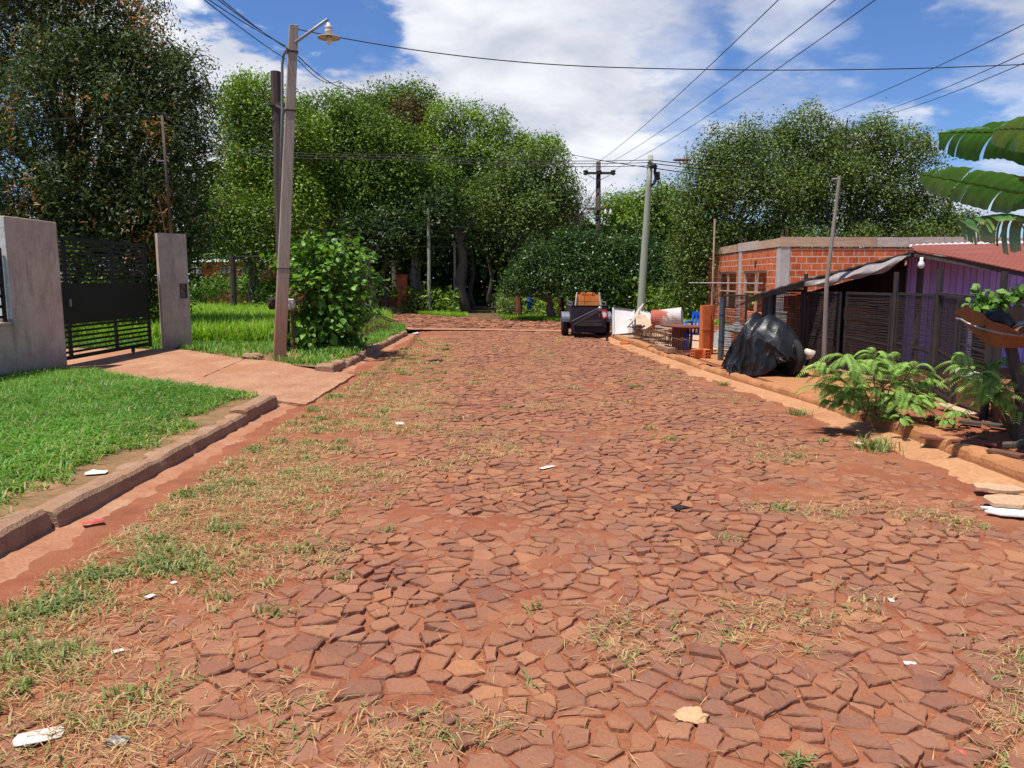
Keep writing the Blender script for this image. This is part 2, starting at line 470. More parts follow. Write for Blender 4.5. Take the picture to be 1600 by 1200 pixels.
M['plaster'] = plaster_mat()
M['black_metal'] = plain('black_painted_steel', (0.009, 0.009, 0.010), 0.5, 0.25)
M['dark_metal'] = worn('weathered_dark_steel', (0.028, 0.026, 0.027), (0.055, 0.048, 0.046), 9, 0.6, 0.35, 0.2, 0.3, 0.003, (0.075, 0.042, 0.03))
M['wire_mesh'] = worn('rusty_mesh_wire', (0.035, 0.027, 0.025), (0.07, 0.052, 0.046), 9, 0.6, 0.35, 0.3, 0, 0)
M['pole_wood'] = worn('grey_pole_timber', (0.20, 0.165, 0.135), (0.33, 0.285, 0.24), 7, 0.9, 0.12, 0, 0.7, 0.008, (0.16, 0.125, 0.10), (4, 4, 0.25))
M['dark_wood'] = worn('dark_pole_timber', (0.055, 0.042, 0.034), (0.12, 0.095, 0.08), 7, 0.9, 0.12, 0, 0.7, 0.008, (0.075, 0.055, 0.045), (4, 4, 0.25))
M['green_pole'] = worn('greenish_treated_timber', (0.235, 0.26, 0.19), (0.36, 0.385, 0.295), 5, 0.9, 0.12, 0, 0.5, 0.006, (0.26, 0.25, 0.17), (4, 4, 0.25))
M['wood'] = worn('raw_lumber', (0.38, 0.25, 0.16), (0.60, 0.43, 0.295), 5, 0.88, 0.15, 0, 0.4, 0.005, (0.33, 0.22, 0.15), (0.6, 0.6, 3))
M['pale_wood'] = worn('bleached_lumber', (0.42, 0.34, 0.28), (0.60, 0.52, 0.45), 6, 0.88, 0.15, 0, 0.4, 0.005, (0.36, 0.27, 0.21), (1, 1, 3))
M['red_wood'] = worn('red_brown_boards', (0.14, 0.05, 0.034), (0.25, 0.09, 0.058), 6, 0.85, 0.15, 0, 0.4, 0.005)
M['hollow'] = worn('hollow_brick_clay', (0.50, 0.115, 0.038), (0.66, 0.20, 0.068), 6, 0.9, 0.15, 0, 0.4, 0.005)
M['hollow_o'] = worn('orange_brick_clay', (0.58, 0.17, 0.04), (0.74, 0.27, 0.07), 6, 0.9, 0.15, 0, 0.4, 0.005)
M['brick'] = brick_mat('hollow_brick_wall', 0.30, 0.195, (0.45, 0.085, 0.028), (0.68, 0.18, 0.052), (0.52, 0.42, 0.36), 0.017)
M['small_brick'] = brick_mat('small_red_brick', 0.22, 0.075, (0.38, 0.08, 0.035), (0.55, 0.14, 0.06), (0.36, 0.16, 0.10), 0.007)
M['concrete'] = worn('raw_concrete', (0.36, 0.325, 0.30), (0.53, 0.49, 0.455), 4, 0.9, 0.15, 0, 0.6, 0.008, (0.40, 0.31, 0.27))
M['purple'] = plank_mat('purple_painted_boards', (0.36, 0.30, 0.78), (0.46, 0.37, 0.84), 0.115, 0)
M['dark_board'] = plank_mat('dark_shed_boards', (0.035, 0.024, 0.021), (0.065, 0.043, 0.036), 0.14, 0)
M['red_tin'] = worn('red_roof_sheet', (0.19, 0.050, 0.033), (0.27, 0.080, 0.052), 3, 0.75, 0.15, 0.0, 0.2, 0.004, (0.25, 0.11, 0.08), (1, 4, 1))
M['white_tin'] = worn('pale_zinc_sheet', (0.55, 0.53, 0.51), (0.74, 0.73, 0.72), 3, 0.5, 0.4, 0.2, 0.2, 0.004, (0.46, 0.36, 0.30))
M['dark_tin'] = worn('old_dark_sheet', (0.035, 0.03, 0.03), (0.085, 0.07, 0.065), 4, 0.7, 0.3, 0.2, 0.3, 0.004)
M['tarp_grey'] = worn('grey_plastic_sheet', (0.15, 0.125, 0.11), (0.34, 0.295, 0.27), 4, 0.5, 0.4, 0, 0.5, 0.02)
M['bark'] = worn('grey_brown_bark', (0.075, 0.055, 0.042), (0.18, 0.145, 0.115), 6, 0.95, 0.08, 0, 0.8, 0.02, (0.10, 0.085, 0.062), (3, 3, 0.6))
M['pale_bark'] = worn('pale_bark', (0.19, 0.165, 0.135), (0.36, 0.325, 0.28), 5, 0.95, 0.08, 0, 0.8, 0.02, (0.13, 0.105, 0.08), (3, 3, 0.6))
M['twig'] = worn('dry_twigs', (0.20, 0.145, 0.105), (0.34, 0.26, 0.20), 5, 0.95, 0.08, 0, 0)
M['stem'] = worn('green_brown_stem', (0.10, 0.085, 0.04), (0.18, 0.15, 0.07), 8, 0.8, 0.15, 0, 0)
M['rust'] = worn('rusty_steel', (0.10, 0.05, 0.034), (0.21, 0.105, 0.065), 14, 0.85, 0.2, 0.2, 0.3, 0.003)
M['rubber'] = plain('tyre_rubber', (0.022, 0.021, 0.021), 0.8, 0.2)
M['galv'] = worn('galvanised_pipe', (0.20, 0.20, 0.205), (0.32, 0.32, 0.33), 8, 0.5, 0.4, 0.5, 0.2, 0.002)
M['enamel'] = worn('chipped_cream_enamel', (0.52, 0.43, 0.34), (0.66, 0.57, 0.48), 14, 0.4, 0.4, 0, 0.2, 0.002, (0.30, 0.17, 0.10))
M['wire'] = plain('black_cable', (0.02, 0.02, 0.024), 0.6, 0.3)
M['paper'] = worn('dirty_white_paper', (0.52, 0.46, 0.41), (0.74, 0.70, 0.66), 22, 0.85, 0.15, 0, 0.3, 0.004, (0.50, 0.36, 0.27))
M['white_plastic'] = plain('white_plastic', (0.74, 0.73, 0.71), 0.35, 0.45, 0, 0.08)
M['fender_dark'] = worn('grey_blue_painted_pipe', (0.045, 0.055, 0.07), (0.085, 0.10, 0.12), 9, 0.55, 0.35, 0.1, 0.2, 0.003)
M['pink'] = plain('red_plastic', (0.62, 0.09, 0.085), 0.45, 0.4, 0, 0.15)
M['blue'] = plain('blue_plastic', (0.008, 0.085, 0.60), 0.35, 0.45, 0, 0.12)
M['purple_steel'] = worn('dark_blue_painted_steel', (0.016, 0.011, 0.020), (0.034, 0.024, 0.044), 6, 0.6, 0.25, 0.1, 0.2, 0.003, (0.042, 0.024, 0.022))
M['fender'] = worn('grey_violet_paint', (0.13, 0.125, 0.17), (0.21, 0.205, 0.27), 6, 0.45, 0.4, 0.1, 0.1, 0.003)
M['lamp_red'] = plain('red_reflector', (0.55, 0.03, 0.04), 0.3, 0.5)
M['plast_black'] = None
M['yellow_stone'] = worn('yellow_sandy_stone', (0.50, 0.26, 0.12), (0.70, 0.45, 0.26), 14, 0.9, 0.1, 0, 0.7, 0.01)
M['sand'] = worn('tan_sand', (0.42, 0.26, 0.155), (0.54, 0.355, 0.225), 5, 0.95, 0.1, 0, 0.5, 0.01)
M['gravel'] = worn('grey_crushed_stone', (0.18, 0.175, 0.17), (0.52, 0.50, 0.48), 34, 0.9, 0.15, 0, 0.9, 0.03)


def black_sheet():
    t = NT('black_plastic_sheet'); p = t.coord('World')
    n = t.noise(p, 7, 5, 0.6, 1.0); f = t.noise(p, 26, 4, 0.6, 0.8)
    col = t.ramp(n, [(0.35, (0.008, 0.008, 0.009)), (0.7, (0.020, 0.020, 0.023))])
    t.set(col, 0.38, 0, 0.32)
    t.bump(t.math('ADD', n, t.math('MULTIPLY', f, 0.10)), 0.22, 0.03)
    return t.m


M['plast_black'] = black_sheet()

M['leaf_forest'] = leaf_mat('forest_leaf', (0.056, 0.107, 0.016), (0.250, 0.372, 0.049))
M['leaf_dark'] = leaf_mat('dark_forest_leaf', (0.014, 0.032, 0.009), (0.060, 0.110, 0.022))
M['leaf_bright'] = leaf_mat('bright_forest_leaf', (0.088, 0.168, 0.017), (0.318, 0.452, 0.049))
M['leaf_olive'] = leaf_mat('olive_leaf', (0.060, 0.101, 0.020), (0.222, 0.309, 0.071))
M['leaf_pale'] = leaf_mat('pale_leaf', (0.05, 0.085, 0.025), (0.145, 0.20, 0.065))
M['leaf_orange'] = leaf_mat('avocado_leaf', (0.022, 0.044, 0.014), (0.115, 0.155, 0.048), (0.44, 0.19, 0.058), rough=0.5, spec=0.2)
M['leaf_brown'] = leaf_mat('brown_leaf', (0.055, 0.04, 0.014), (0.16, 0.10, 0.03), trans=0.2)
M['leaf_hedge'] = leaf_mat('glossy_hedge_leaf', (0.018, 0.044, 0.010), (0.095, 0.185, 0.032), rough=0.38, spec=0.38)
M['leaf_bush'] = leaf_mat('mulberry_leaf', (0.035, 0.105, 0.012), (0.19, 0.36, 0.042), rough=0.42, spec=0.3)
M['leaf_fern'] = leaf_mat('feathery_leaf', (0.13, 0.26, 0.040), (0.33, 0.52, 0.11), rough=0.5)
M['leaf_vine'] = leaf_mat('vine_leaf', (0.05, 0.12, 0.02), (0.17, 0.31, 0.05))
M['leaf_banana'] = None
M['grass'] = leaf_mat('lawn_grass', (0.055, 0.16, 0.018), (0.18, 0.37, 0.05), (0.37, 0.36, 0.13), trans=0.35, rough=0.5, spec=0.3)
M['tall_grass'] = leaf_mat('tall_grass', (0.11, 0.25, 0.016), (0.30, 0.48, 0.038), (0.40, 0.40, 0.10), trans=0.4, rough=0.5, spec=0.3)
M['straw'] = leaf_mat('dry_straw', (0.34, 0.18, 0.075), (0.58, 0.40, 0.20), trans=0.2, rough=0.7, spec=0.2)
M['mix_grass'] = leaf_mat('half_dry_grass', (0.10, 0.155, 0.035), (0.30, 0.33, 0.12), (0.50, 0.36, 0.18), trans=0.3, rough=0.6, spec=0.2)
M['soil_grass'] = worn('thin_turf_soil', (0.15, 0.10, 0.042), (0.29, 0.165, 0.085), 5, 0.95, 0.08, 0, 0.7, 0.02, (0.37, 0.20, 0.11))
M['far_soil'] = worn('forest_floor_soil', (0.10, 0.062, 0.035), (0.17, 0.105, 0.055), 0.8, 0.95, 0.08, 0, 0.6, 0.02, (0.075, 0.095, 0.03))  # brown soil with greenish patches, for the ground and the forest floor


def banana_mat():
    t = NT('banana_leaf'); tn = t.attr(); p = t.coord('World')
    n = t.noise(p, 9, 4, 0.6)
    col = t.ramp(tn, [(0.0, (0.045, 0.13, 0.045)), (0.55, (0.105, 0.25, 0.080)), (0.72, (0.20, 0.33, 0.14)), (0.86, (0.42, 0.38, 0.07)), (0.93, (0.20, 0.10, 0.035)), (1.0, (0.09, 0.05, 0.025))])
    col = t.mix(0.3, col, t.ramp(n, [(0.3, (0.05, 0.12, 0.02)), (0.7, (0.20, 0.32, 0.08))]))
    mp = t.new('ShaderNodeMapping'); mp.inputs['Scale'].default_value = (60, 8, 8); t.l.new(p, mp.inputs[0]); t.bump(t.noise(mp.outputs[0], 1.0, 3, .5), .35, .01)
    t.set(col, 0.32, 0, 0.55)
    tr = t.new('ShaderNodeBsdfTranslucent'); t.l.new(t.mix(1.0, col, (0.8, 1.1, 0.55), 'MULTIPLY'), tr.inputs[0])
    mx = t.new('ShaderNodeMixShader'); mx.inputs[0].default_value = 0.30
    t.l.new(t.b.outputs[0], mx.inputs[1]); t.l.new(tr.outputs[0], mx.inputs[2]); t.l.new(mx.outputs[0], t.out.inputs[0])
    return t.m


M['leaf_banana'] = banana_mat()

# ------------------------------------------------------------------ the setting: ground, streets, kerbs
KL = [(-2.97, -3.0), (-2.97, 6.0), (-3.0, 10.0), (-3.06, 13.0), (-3.06, 18.0), (-3.04, 23.0)]        # foot of the left kerb
KR = [(4.15, -3.0), (4.07, 5.9), (4.0, 7.8), (3.92, 9.7), (3.68, 11.4), (3.46, 13.0), (3.36, 14.0), (3.20, 16.0), (2.88, 20.0), (2.70, 22.8)]   # foot of the right kerb


def xat(line, y):
    ys = [p[1] for p in line]; xs = [p[0] for p in line]
    return np.interp(y, ys, xs)


def flat(name, poly, z, mat, kind='structure'):
    mb = MB(); mb.add([(p[0], p[1], z) for p in poly], [tuple(range(len(poly)))])
    return tag(mb.build(name, mat), kind=kind)


CROSS_NEAR = [(-60, 66), (-13.0, 42.5)] + [tuple(G(*q)[:2]) for q in ((580, 507), (640, 517))] + [(-1.0, 24.6), (1.63, 23.9), (12, 21.4), (40, 15.0)]
CROSS_FAR = [(-60, 84), (-16.0, 54.0)] + [tuple(G(*q)[:2]) for q in ((580, 485), (625, 489), (700, 495.5), (880, 504))] + [(12, 25.6), (40, 18.5)]
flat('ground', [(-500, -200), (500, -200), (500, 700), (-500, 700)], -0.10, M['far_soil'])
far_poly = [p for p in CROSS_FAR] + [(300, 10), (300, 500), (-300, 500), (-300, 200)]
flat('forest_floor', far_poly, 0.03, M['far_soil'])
lv = [(-3.12, -3), (-3.12, 9.80), (-4.55, 10.36), (-7.2, 12.30), (-7.3, 14.0), (-5.05, 14.28), (-3.15, 13.06), (-3.15, 22.6), (-3.55, 25.0)] + [tuple(G(580, 508)[:2]), (-13.2, 42.3), (-60, 65), (-120, 65), (-120, -3)]
flat('left_verge', lv, 0.15, M['soil_grass'])
rv = [(p[0] + 0.22, p[1]) for p in KR] + [(12, 21.0), (40, 14.6), (120, 8), (120, -3)]
flat('right_verge', rv[::-1], 0.12, M['dirt_dark'])


# bed of red earth under and between the stones, as a fine uneven sheet
def road_profile(x, y):
    return 0.035 * (1 - np.clip((x - 0.5) / 3.3, -1, 1) ** 2) + 0.018 * (fbm(x, y, 0.55, 3, 5) - 0.5)


def bury(x, y):
    """how deep loose earth lies over the stones: along the left side and in a few patches"""
    l = np.clip((-(x) - 1.05 + 0.9 * (fbm(x, y, 0.7, 4, 2) - 0.5) * 2 - 0.03 * np.clip(y - 5, 0, 20)) / 1.1, 0, 1)
    p = np.clip((fbm(x, y, 0.9, 4, 8) - 0.64) / 0.12, 0, 1)
    e = np.clip((x - 2.75) / 0.6, 0, 1) * 0.45
    return np.clip(l * 0.75 + p * 0.55 + e, 0, 1.2)


def dirt_z(x, y):
    e = np.clip(np.maximum(xat(KL, y) + 0.14 - x, x - xat(KR, y) + 0.22) / 0.15, 0, 1)
    return road_profile(x, y) - 0.010 - 0.05 * e + 0.020 * (fbm(x, y, 5.0, 4, 1) - 0.5) * 2 + 0.008 * (fbm(x, y, 24.0, 2, 3) - 0.5) + 0.030 * bury(x, y)


def dirt_sheet(name, x0, x1, y0, y1, sx, sy, mat):
    xs = np.arange(x0, x1 + sx, sx); ys = np.concatenate([np.arange(y0, 9, sy), np.arange(9, y1 + sy * 2, sy * 2)])
    X, Y = np.meshgrid(xs, ys, indexing='ij')
    Xl = xat(KL, Y) + 0.05; Xr = xat(KR, Y) - 0.05
    Xc = Xl + (X - x0) / (x1 - x0) * (Xr - Xl)
    Z = dirt_z(Xc, Y)
    V = np.stack([Xc, Y, Z], -1).reshape(-1, 3); nx, ny = X.shape
    i = np.arange(nx - 1)[:, None] * ny + np.arange(ny - 1)[None, :]
    Fq = np.stack([i, i + ny, i + ny + 1, i + 1], -1).reshape(-1, 4)
    return tag(np_mesh(name, V, Fq, mat, smooth=True), kind='structure')


dirt_sheet('road_earth', -2.6, 3.8, -0.5, 24.6, 0.028, 0.03, M['dirt'])


# split stones of the paving: irregular many-sided slabs, each tilted and sunk differently
def stones(name, seeds, ay, inside, zfun, mat, gap, thick, tilt, top, seed):
    rnd = random.Random(seed); cell = 0.45 * max(1, gap / 0.012) if gap > 0.02 else 0.36
    pts = [(x, y * ay) for (x, y) in seeds]
    grid = {}
    for i, (x, y) in enumerate(pts): grid.setdefault((int(x // cell), int(y // cell)), []).append(i)
    V, Fc, T = [], [], []
    for i, (x, y) in enumerate(pts):
        if not inside(x, y / ay): continue
        gx, gy = int(x // cell), int(y // cell)
        nb = [j for a in (-1, 0, 1) for b in (-1, 0, 1) for j in grid.get((gx + a, gy + b), ()) if j != i]
        nb.sort(key=lambda j: (pts[j][0] - x) ** 2 + (pts[j][1] - y) ** 2)
        poly = [(x - cell, y - cell), (x + cell, y - cell), (x + cell, y + cell), (x - cell, y + cell)]
        for j in nb[:22]:
            qx, qy = pts[j]; dx, dy = qx - x, qy - y; c = (qx * qx + qy * qy - x * x - y * y) / 2
            out = []; n = len(poly)
            for k in range(n):
                p, q = poly[k], poly[(k + 1) % n]
                sp, sq = p[0] * dx + p[1] * dy - c, q[0] * dx + q[1] * dy - c
                if sp <= 0: out.append(p)
                if (sp < 0) != (sq < 0) and abs(sp - sq) > 1e-12:
                    t = sp / (sp - sq); out.append((p[0] + (q[0] - p[0]) * t, p[1] + (q[1] - p[1]) * t))
            poly = out
            if len(poly) < 3: break
        if len(poly) < 3: continue
        poly = [(a, b / ay) for a, b in poly]; yy = y / ay
        # drop short sides so that the stones stay angular
        for _ in range(rnd.choice((0, 1, 1, 2))):
            # a corner broken off
            mx, my = sum(p[0] for p in poly) / len(poly), sum(p[1] for p in poly) / len(poly); rr = sum(math.dist(p, (mx, my)) for p in poly) / len(poly)
            an = rnd.uniform(0, 6.283); dx, dy = math.cos(an), math.sin(an); c = mx * dx + my * dy + rr * rnd.uniform(.42, .85); out = []; n = len(poly)
            for k in range(n):
                p, q = poly[k], poly[(k + 1) % n]; sp, sq = p[0] * dx + p[1] * dy - c, q[0] * dx + q[1] * dy - c
                if sp <= 0: out.append(p)
                if (sp < 0) != (sq < 0) and abs(sp - sq) > 1e-12: t = sp / (sp - sq); out.append((p[0] + (q[0] - p[0]) * t, p[1] + (q[1] - p[1]) * t))
            if len(out) > 2: poly = out
        if len(poly) < 3: continue
        per = sum(math.dist(poly[k], poly[(k + 1) % len(poly)]) for k in range(len(poly)))
        k = 0
        while len(poly) > 4 and k < len(poly):
            p, q = poly[k], poly[(k + 1) % len(poly)]
            if math.dist(p, q) < per * 0.115:
                poly[k] = ((p[0] + q[0]) / 2, (p[1] + q[1]) / 2); poly.pop((k + 1) % len(poly)); k = 0
            else: k += 1
        cx = sum(p[0] for p in poly) / len(poly); cy = sum(p[1] for p in poly) / len(poly)
        r = max(0.03, sum(math.dist(p, (cx, cy)) for p in poly) / len(poly))
        g = gap * rnd.uniform(0.25, 1.6); s = max(0.55, 1 - g / r)
        an = rnd.gauss(0, 0.06); ca, sa = math.cos(an), math.sin(an); ox, oy = rnd.gauss(0, gap * 0.35), rnd.gauss(0, gap * 0.35)
        sub = []
        for k in range(len(poly)):
            p, q = poly[k], poly[(k + 1) % len(poly)]; e = math.dist(p, q); m = 5 if e > r * 1.25 else 4 if e > r * .8 else 2
            for w in range(m):
                t = w / m; jx = rnd.gauss(0, e * 0.026) if w else rnd.gauss(0, e * 0.03); jy = rnd.gauss(0, e * 0.026) if w else rnd.gauss(0, e * 0.03)
                a, b = p[0] + (q[0] - p[0]) * t + jx - cx, p[1] + (q[1] - p[1]) * t + jy - cy
                sub.append((cx + ox + (a * ca - b * sa) * s, cy + oy + (a * sa + b * ca) * s))
        z0 = zfun(cx, yy) + rnd.gauss(top, top * 0.75)
        tx, ty = rnd.gauss(0, tilt), rnd.gauss(0, tilt) - 0.01
        n = len(sub); o = len(V); tn = min(1, max(0, rnd.betavariate(2.2, 2.6)))
        if rnd.random() < 0.025: tn = rnd.uniform(0.9, 1)
        bev = min(0.010, r * 0.10) * rnd.uniform(0.5, 1.3)
        for (zz, sc) in ((-thick, 1.03), (-bev * 0.8, 1.0), (0.0, 1 - bev / r)):
            for (a, b) in sub:
                a2, b2 = cx + (a - cx) * sc, cy + (b - cy) * sc
                V.append((a2, b2, z0 + zz + (a2 - cx) * tx + (b2 - cy) * ty)); T.append(tn)
        # slightly hollow or swollen face
        V.append((cx + rnd.gauss(0, r * .15), cy + rnd.gauss(0, r * .15), z0 + rnd.gauss(0.001, 0.0025))); T.append(tn)
        for k in range(n):
            q = (k + 1) % n
            Fc.append((o + k, o + q, o + n + q, o + n + k)); Fc.append((o + n + k, o + n + q, o + 2 * n + q, o + 2 * n + k))
            Fc.append((o + 2 * n + k, o + 2 * n + q, o + 3 * n))
    mb = MB(); mb.v, mb.f, mb.t = V, Fc, T
    return tag(mb.build(name, mat), kind='structure')


def seed_rows(x0, x1, y0, y1, dx, dy, rnd, jit=0.40):
    out = []; y = y0
    while y < y1:
        x = x0 - rnd.random() * dx; h = dy * rnd.choice((0.7, 0.85, 1.0, 1.0, 1.25))
        while x < x1:
            w = dx * rnd.choice((0.5, 0.7, 0.9, 1.1, 1.4, 1.9))
            px_, py_ = x + w / 2 + rnd.uniform(-jit, jit) * w, y + h / 2 + rnd.uniform(-jit, jit) * h
            px_ += 0.05 * math.sin(py_ * 2.1 + px_); py_ += 0.10 * math.sin(px_ * 1.3 + 0.7 * py_)
            out.append((px_, py_)); x += w
        y += h
    return out


rs = random.Random(5)
sd = seed_rows(-3.0, 4.3, 0.4, 9.0, 0.125, 0.098, rs, 0.44) + seed_rows(-3.0, 4.3, 9.0, 25.2, 0.138, 0.118, rs, .44)
sd = [q for q in sd if rs.random() > .10]
stones('road', sd, 1.0, lambda x, y: xat(KL, y) + 0.38 < x < xat(KR, y) - 0.40 - 0.06 * math.sin(y * 3) and y < 24.55 - 0.27 * (x + 1), lambda x, y: float(road_profile(x, y)), M['stone'], 0.0058, 0.045, 0.046, 0.0045, 3)

# crossing street
cs = CROSS_NEAR[1:-1] + CROSS_FAR[1:-1][::-1]
flat('cross_street', cs, 0.012, M['dirt'])


def in_poly(x, y, poly):
    c = False; n = len(poly)
    for i in range(n):
        (x1, y1), (x2, y2) = poly[i], poly[i - 1]
        if (y1 > y) != (y2 > y) and x < (x2 - x1) * (y - y1) / (y2 - y1) + x1: c = not c
    return c


sd = seed_rows(-15, 8, 21.5, 54, 0.27, 0.27, rs)
cs_in = [(p[0], p[1] + 0.55) for p in CROSS_NEAR[1:-1]] + CROSS_FAR[1:-1][::-1]
stones('cross_street_stones', sd, 1.0, lambda x, y: in_poly(x, y, cs_in), lambda x, y: 0.012 + 0.02 * float(fbm(x, y, 0.6, 2)), M['stone'], 0.03, 0.05, 0.06, 0.018, 4)
# pale concrete band along the near edge of the crossing street
mb = MB(); nb = CROSS_NEAR[1:-1]
for k in range(len(nb) - 1):
    a, b = nb[k], nb[k + 1]; mb.add([(a[0], a[1], 0.05), (b[0], b[1], 0.05), (b[0], b[1] + 0.85, 0.05), (a[0], a[1] + 0.85, 0.05)], [(0, 1, 2, 3)])
tag(mb.build('junction_strip', M['gutter_red']), kind='structure')


# gutters: smooth strips of dusty concrete beside the kerbs
def strip(name, line, off0, off1, y0, y1, z0, z1, mat, step=0.12, seed=1, ragged=0.0):
    mb = MB(); ys = np.arange(y0, y1 + step, step); rows = []
    for y in ys:
        x = float(xat(line, y)); j = ragged * (float(fbm(y, seed, 1.6, 4, seed)) - 0.5) * 2
        rows.append([(x + off0, y, z0), (x + (off0 + off1) / 2, y, (z0 + z1) / 2 + 0.006 * (float(fbm(y, seed, 3, 2)) - .5)), (x + off1 + j, y, z1)])
    vs = [p for r in rows for p in r]; fs = []
    for i in range(len(rows) - 1):
        for k in range(2): fs.append((i * 3 + k, i * 3 + k + 1, i * 3 + k + 4, i * 3 + k + 3) if off1 > off0 else (i * 3 + k + 1, i * 3 + k, i * 3 + k + 3, i * 3 + k + 4))
    mb.add(vs, fs); return tag(mb.build(name, mat, smooth=True), kind='structure')


strip('gutter', KL, -0.02, 0.40, -3, 23.0, 0.045, -0.03, M['gutter_red'], seed=2, ragged=0.10)
strip('gutter', KR, 0.02, -0.50, -3, 22.4, 0.055, -0.02, M['gutter'], seed=3, ragged=0.10)


# kerbs cast in lengths, with worn and broken upper edges
def kerb(line, side, y0, y1, width, height, mat, seed, step=0.06, rough=0.02, lens=(1.0, 2.2)):
    rnd = random.Random(seed); y = y0
    mb = MB()
    while y < y1:
        L = min(rnd.uniform(*lens), y1 - y); n = max(3, int(L / step)); dz = rnd.gauss(0, 0.012); dxs = rnd.gauss(0, 0.012); tw = rnd.gauss(0, 0.012)
        vs = []; chips = [(rnd.uniform(0, 1), rnd.uniform(0.02, 0.07), rnd.uniform(0.2, 1)) for _ in range(rnd.randint(1, 3))]
        for i in range(n + 1):
            t = i / n; yy = y + 0.008 + t * (L - 0.016); x = float(xat(line, yy)) + side * (dxs + tw * (t - .5))
            e = rough * (float(fbm(yy, seed, 4, 4)) - 0.5) * 2
            for (c, w, d) in chips: e -= 0.05 * d * max(0, 1 - abs(t - c) / w)
            if i in (0, n): e -= 0.02
            h = height + dz + e * 0.6; b = 0.022 - e * 0.5
            prof = [(0.0 - e * 0.15, -0.08), (0.004 - e * 0.3, h * 0.55), (0.012 - e * 0.5, h - 0.03), (b + 0.012, h - 0.004 + e * .2), (width * 0.55, h + 0.004), (width + rough * (float(fbm(yy, seed + 9, 3, 3)) - .5) * 3, h - 0.012), (width + 0.02, -0.08)]
            for (o, z) in prof: vs.append((x + side * o, yy, z))
        fs = []
        for i in range(n):
            for k in range(6):
                q = (i * 7 + k, (i + 1) * 7 + k, (i + 1) * 7 + k + 1, i * 7 + k + 1); fs.append(q if side > 0 else q[::-1])
        e0 = tuple(range(7)); e1 = tuple(range(n * 7, n * 7 + 7))
        fs.append(e0 if side > 0 else e0[::-1]); fs.append(e1[::-1] if side > 0 else e1)
        mb.add(vs, fs); y += L
    return tag(mb.build('kerb', mat), kind='structure')


kerb(KL, -1, -3.0, 9.75, 0.20, 0.180, M['kerb'], 21, rough=0.035)
kerb(KL, -1, 13.05, 14.1, 0.30, 0.20, M['kerb'], 24, rough=0.03, lens=(1.1, 1.2))
kerb(KL, -1, 14.15, 22.4, 0.16, 0.165, M['kerb'], 27, rough=0.04)
kerb(KR, 1, -3.0, 8.55, 0.24, 0.175, M['kerb_orange'], 31, rough=0.025)
kerb(KR, 1, 8.6, 22.4, 0.20, 0.16, M['kerb_orange'], 34, rough=0.04)

# concrete apron in front of the gate
dr = [G(434, 630, .14), G(470, 609, .05), G(516, 590, .05), G(480, 575, .16), G(400, 560, .16), G(300, 551, .16), Vector((-6.9, 16.3, .16)), Vector((-12, 16.6, .16)), Vector((-12, 12.7, .16)), Vector((-7.5, 12.7, .16)), G(200, 590, .16), G(330, 606, .155)]
dr[0] = Vector((-2.99, 9.8, 0.10)); dr[1] = Vector((-2.72, 11.4, 0.045)); dr[2] = Vector((-3.0, 13.0, 0.10))
rd = random.Random(3)


def driveway():
    # grid clipped to the outline, gently sloping to the gutter, with cracks cut as narrow grooves between slabs
    mb = MB(); outline = [(p.x, p.y) for p in dr]
    slabs = [[(-2.68, 9.85), (-2.68, 13.0), (-5.0, 14.3), (-4.55, 10.4)], [(-4.57, 10.4), (-5.02, 14.3), (-6.6, 15.9), (-6.9, 16.2), (-7.55, 16.4), (-7.15, 12.35)], [(-7.17, 12.33), (-7.57, 16.4), (-13, 16.8), (-13, 12.6)]]
    for s in slabs:
        n = len(s); c = (sum(p[0] for p in s) / n, sum(p[1] for p in s) / n); pts = []
        for k in range(n):
            a, b = s[k], s[(k + 1) % n]; m = max(2, int(math.dist(a, b) / 0.12))
            for w in range(m):
                t = w / m; pts.append((a[0] + (b[0] - a[0]) * t + rd.gauss(0, .008), a[1] + (b[1] - a[1]) * t + rd.gauss(0, .008)))
        zf = lambda x: 0.045 + 0.135 * min(1, max(0, (-x - 2.68) / 1.6)) + 0.0
        vs = [(c[0], c[1], zf(c[0]))] + [(p[0], p[1], zf(p[0])) for p in pts]; m = len(pts)
        mb.add(vs, [(0, 1 + k, 1 + (k + 1) % m) for k in range(m)])
        mb.add([(p[0], p[1], zf(p[0])) for p in pts] + [(p[0], p[1], -0.05) for p in pts], [((k + 1) % m, k, k + m, (k + 1) % m + m) for k in range(m)])
    return tag(mb.build('driveway', M['drive']), kind='structure')


driveway()
# footpath slab on the right in front of the mesh fence
fp = [(3.98, 9.3), (3.92, 11.4), (3.7, 14.0), (3.5, 16.6), (3.6, 17.6), (4.6, 16.6), (4.75, 14.4), (5.2, 13.0), (5.55, 11.9), (5.65, 10.3), (5.0, 9.1)]
mb = MB(); mb.prism(fp, -0.05, 0.135); tag(mb.build('footpath', M['kerb_orange']), kind='structure')
# sandy yard behind the rebar
sy = [(3.15, 17.9), (2.98, 20.5), (2.95, 22.2), (6, 21.9), (9, 21.3), (7.0, 17.5), (5.2, 16.0), (4.6, 16.7)]
mb = MB(); mb.prism(sy, -0.05, 0.130); tag(mb.build('sand_yard', M['sand']), kind='structure')

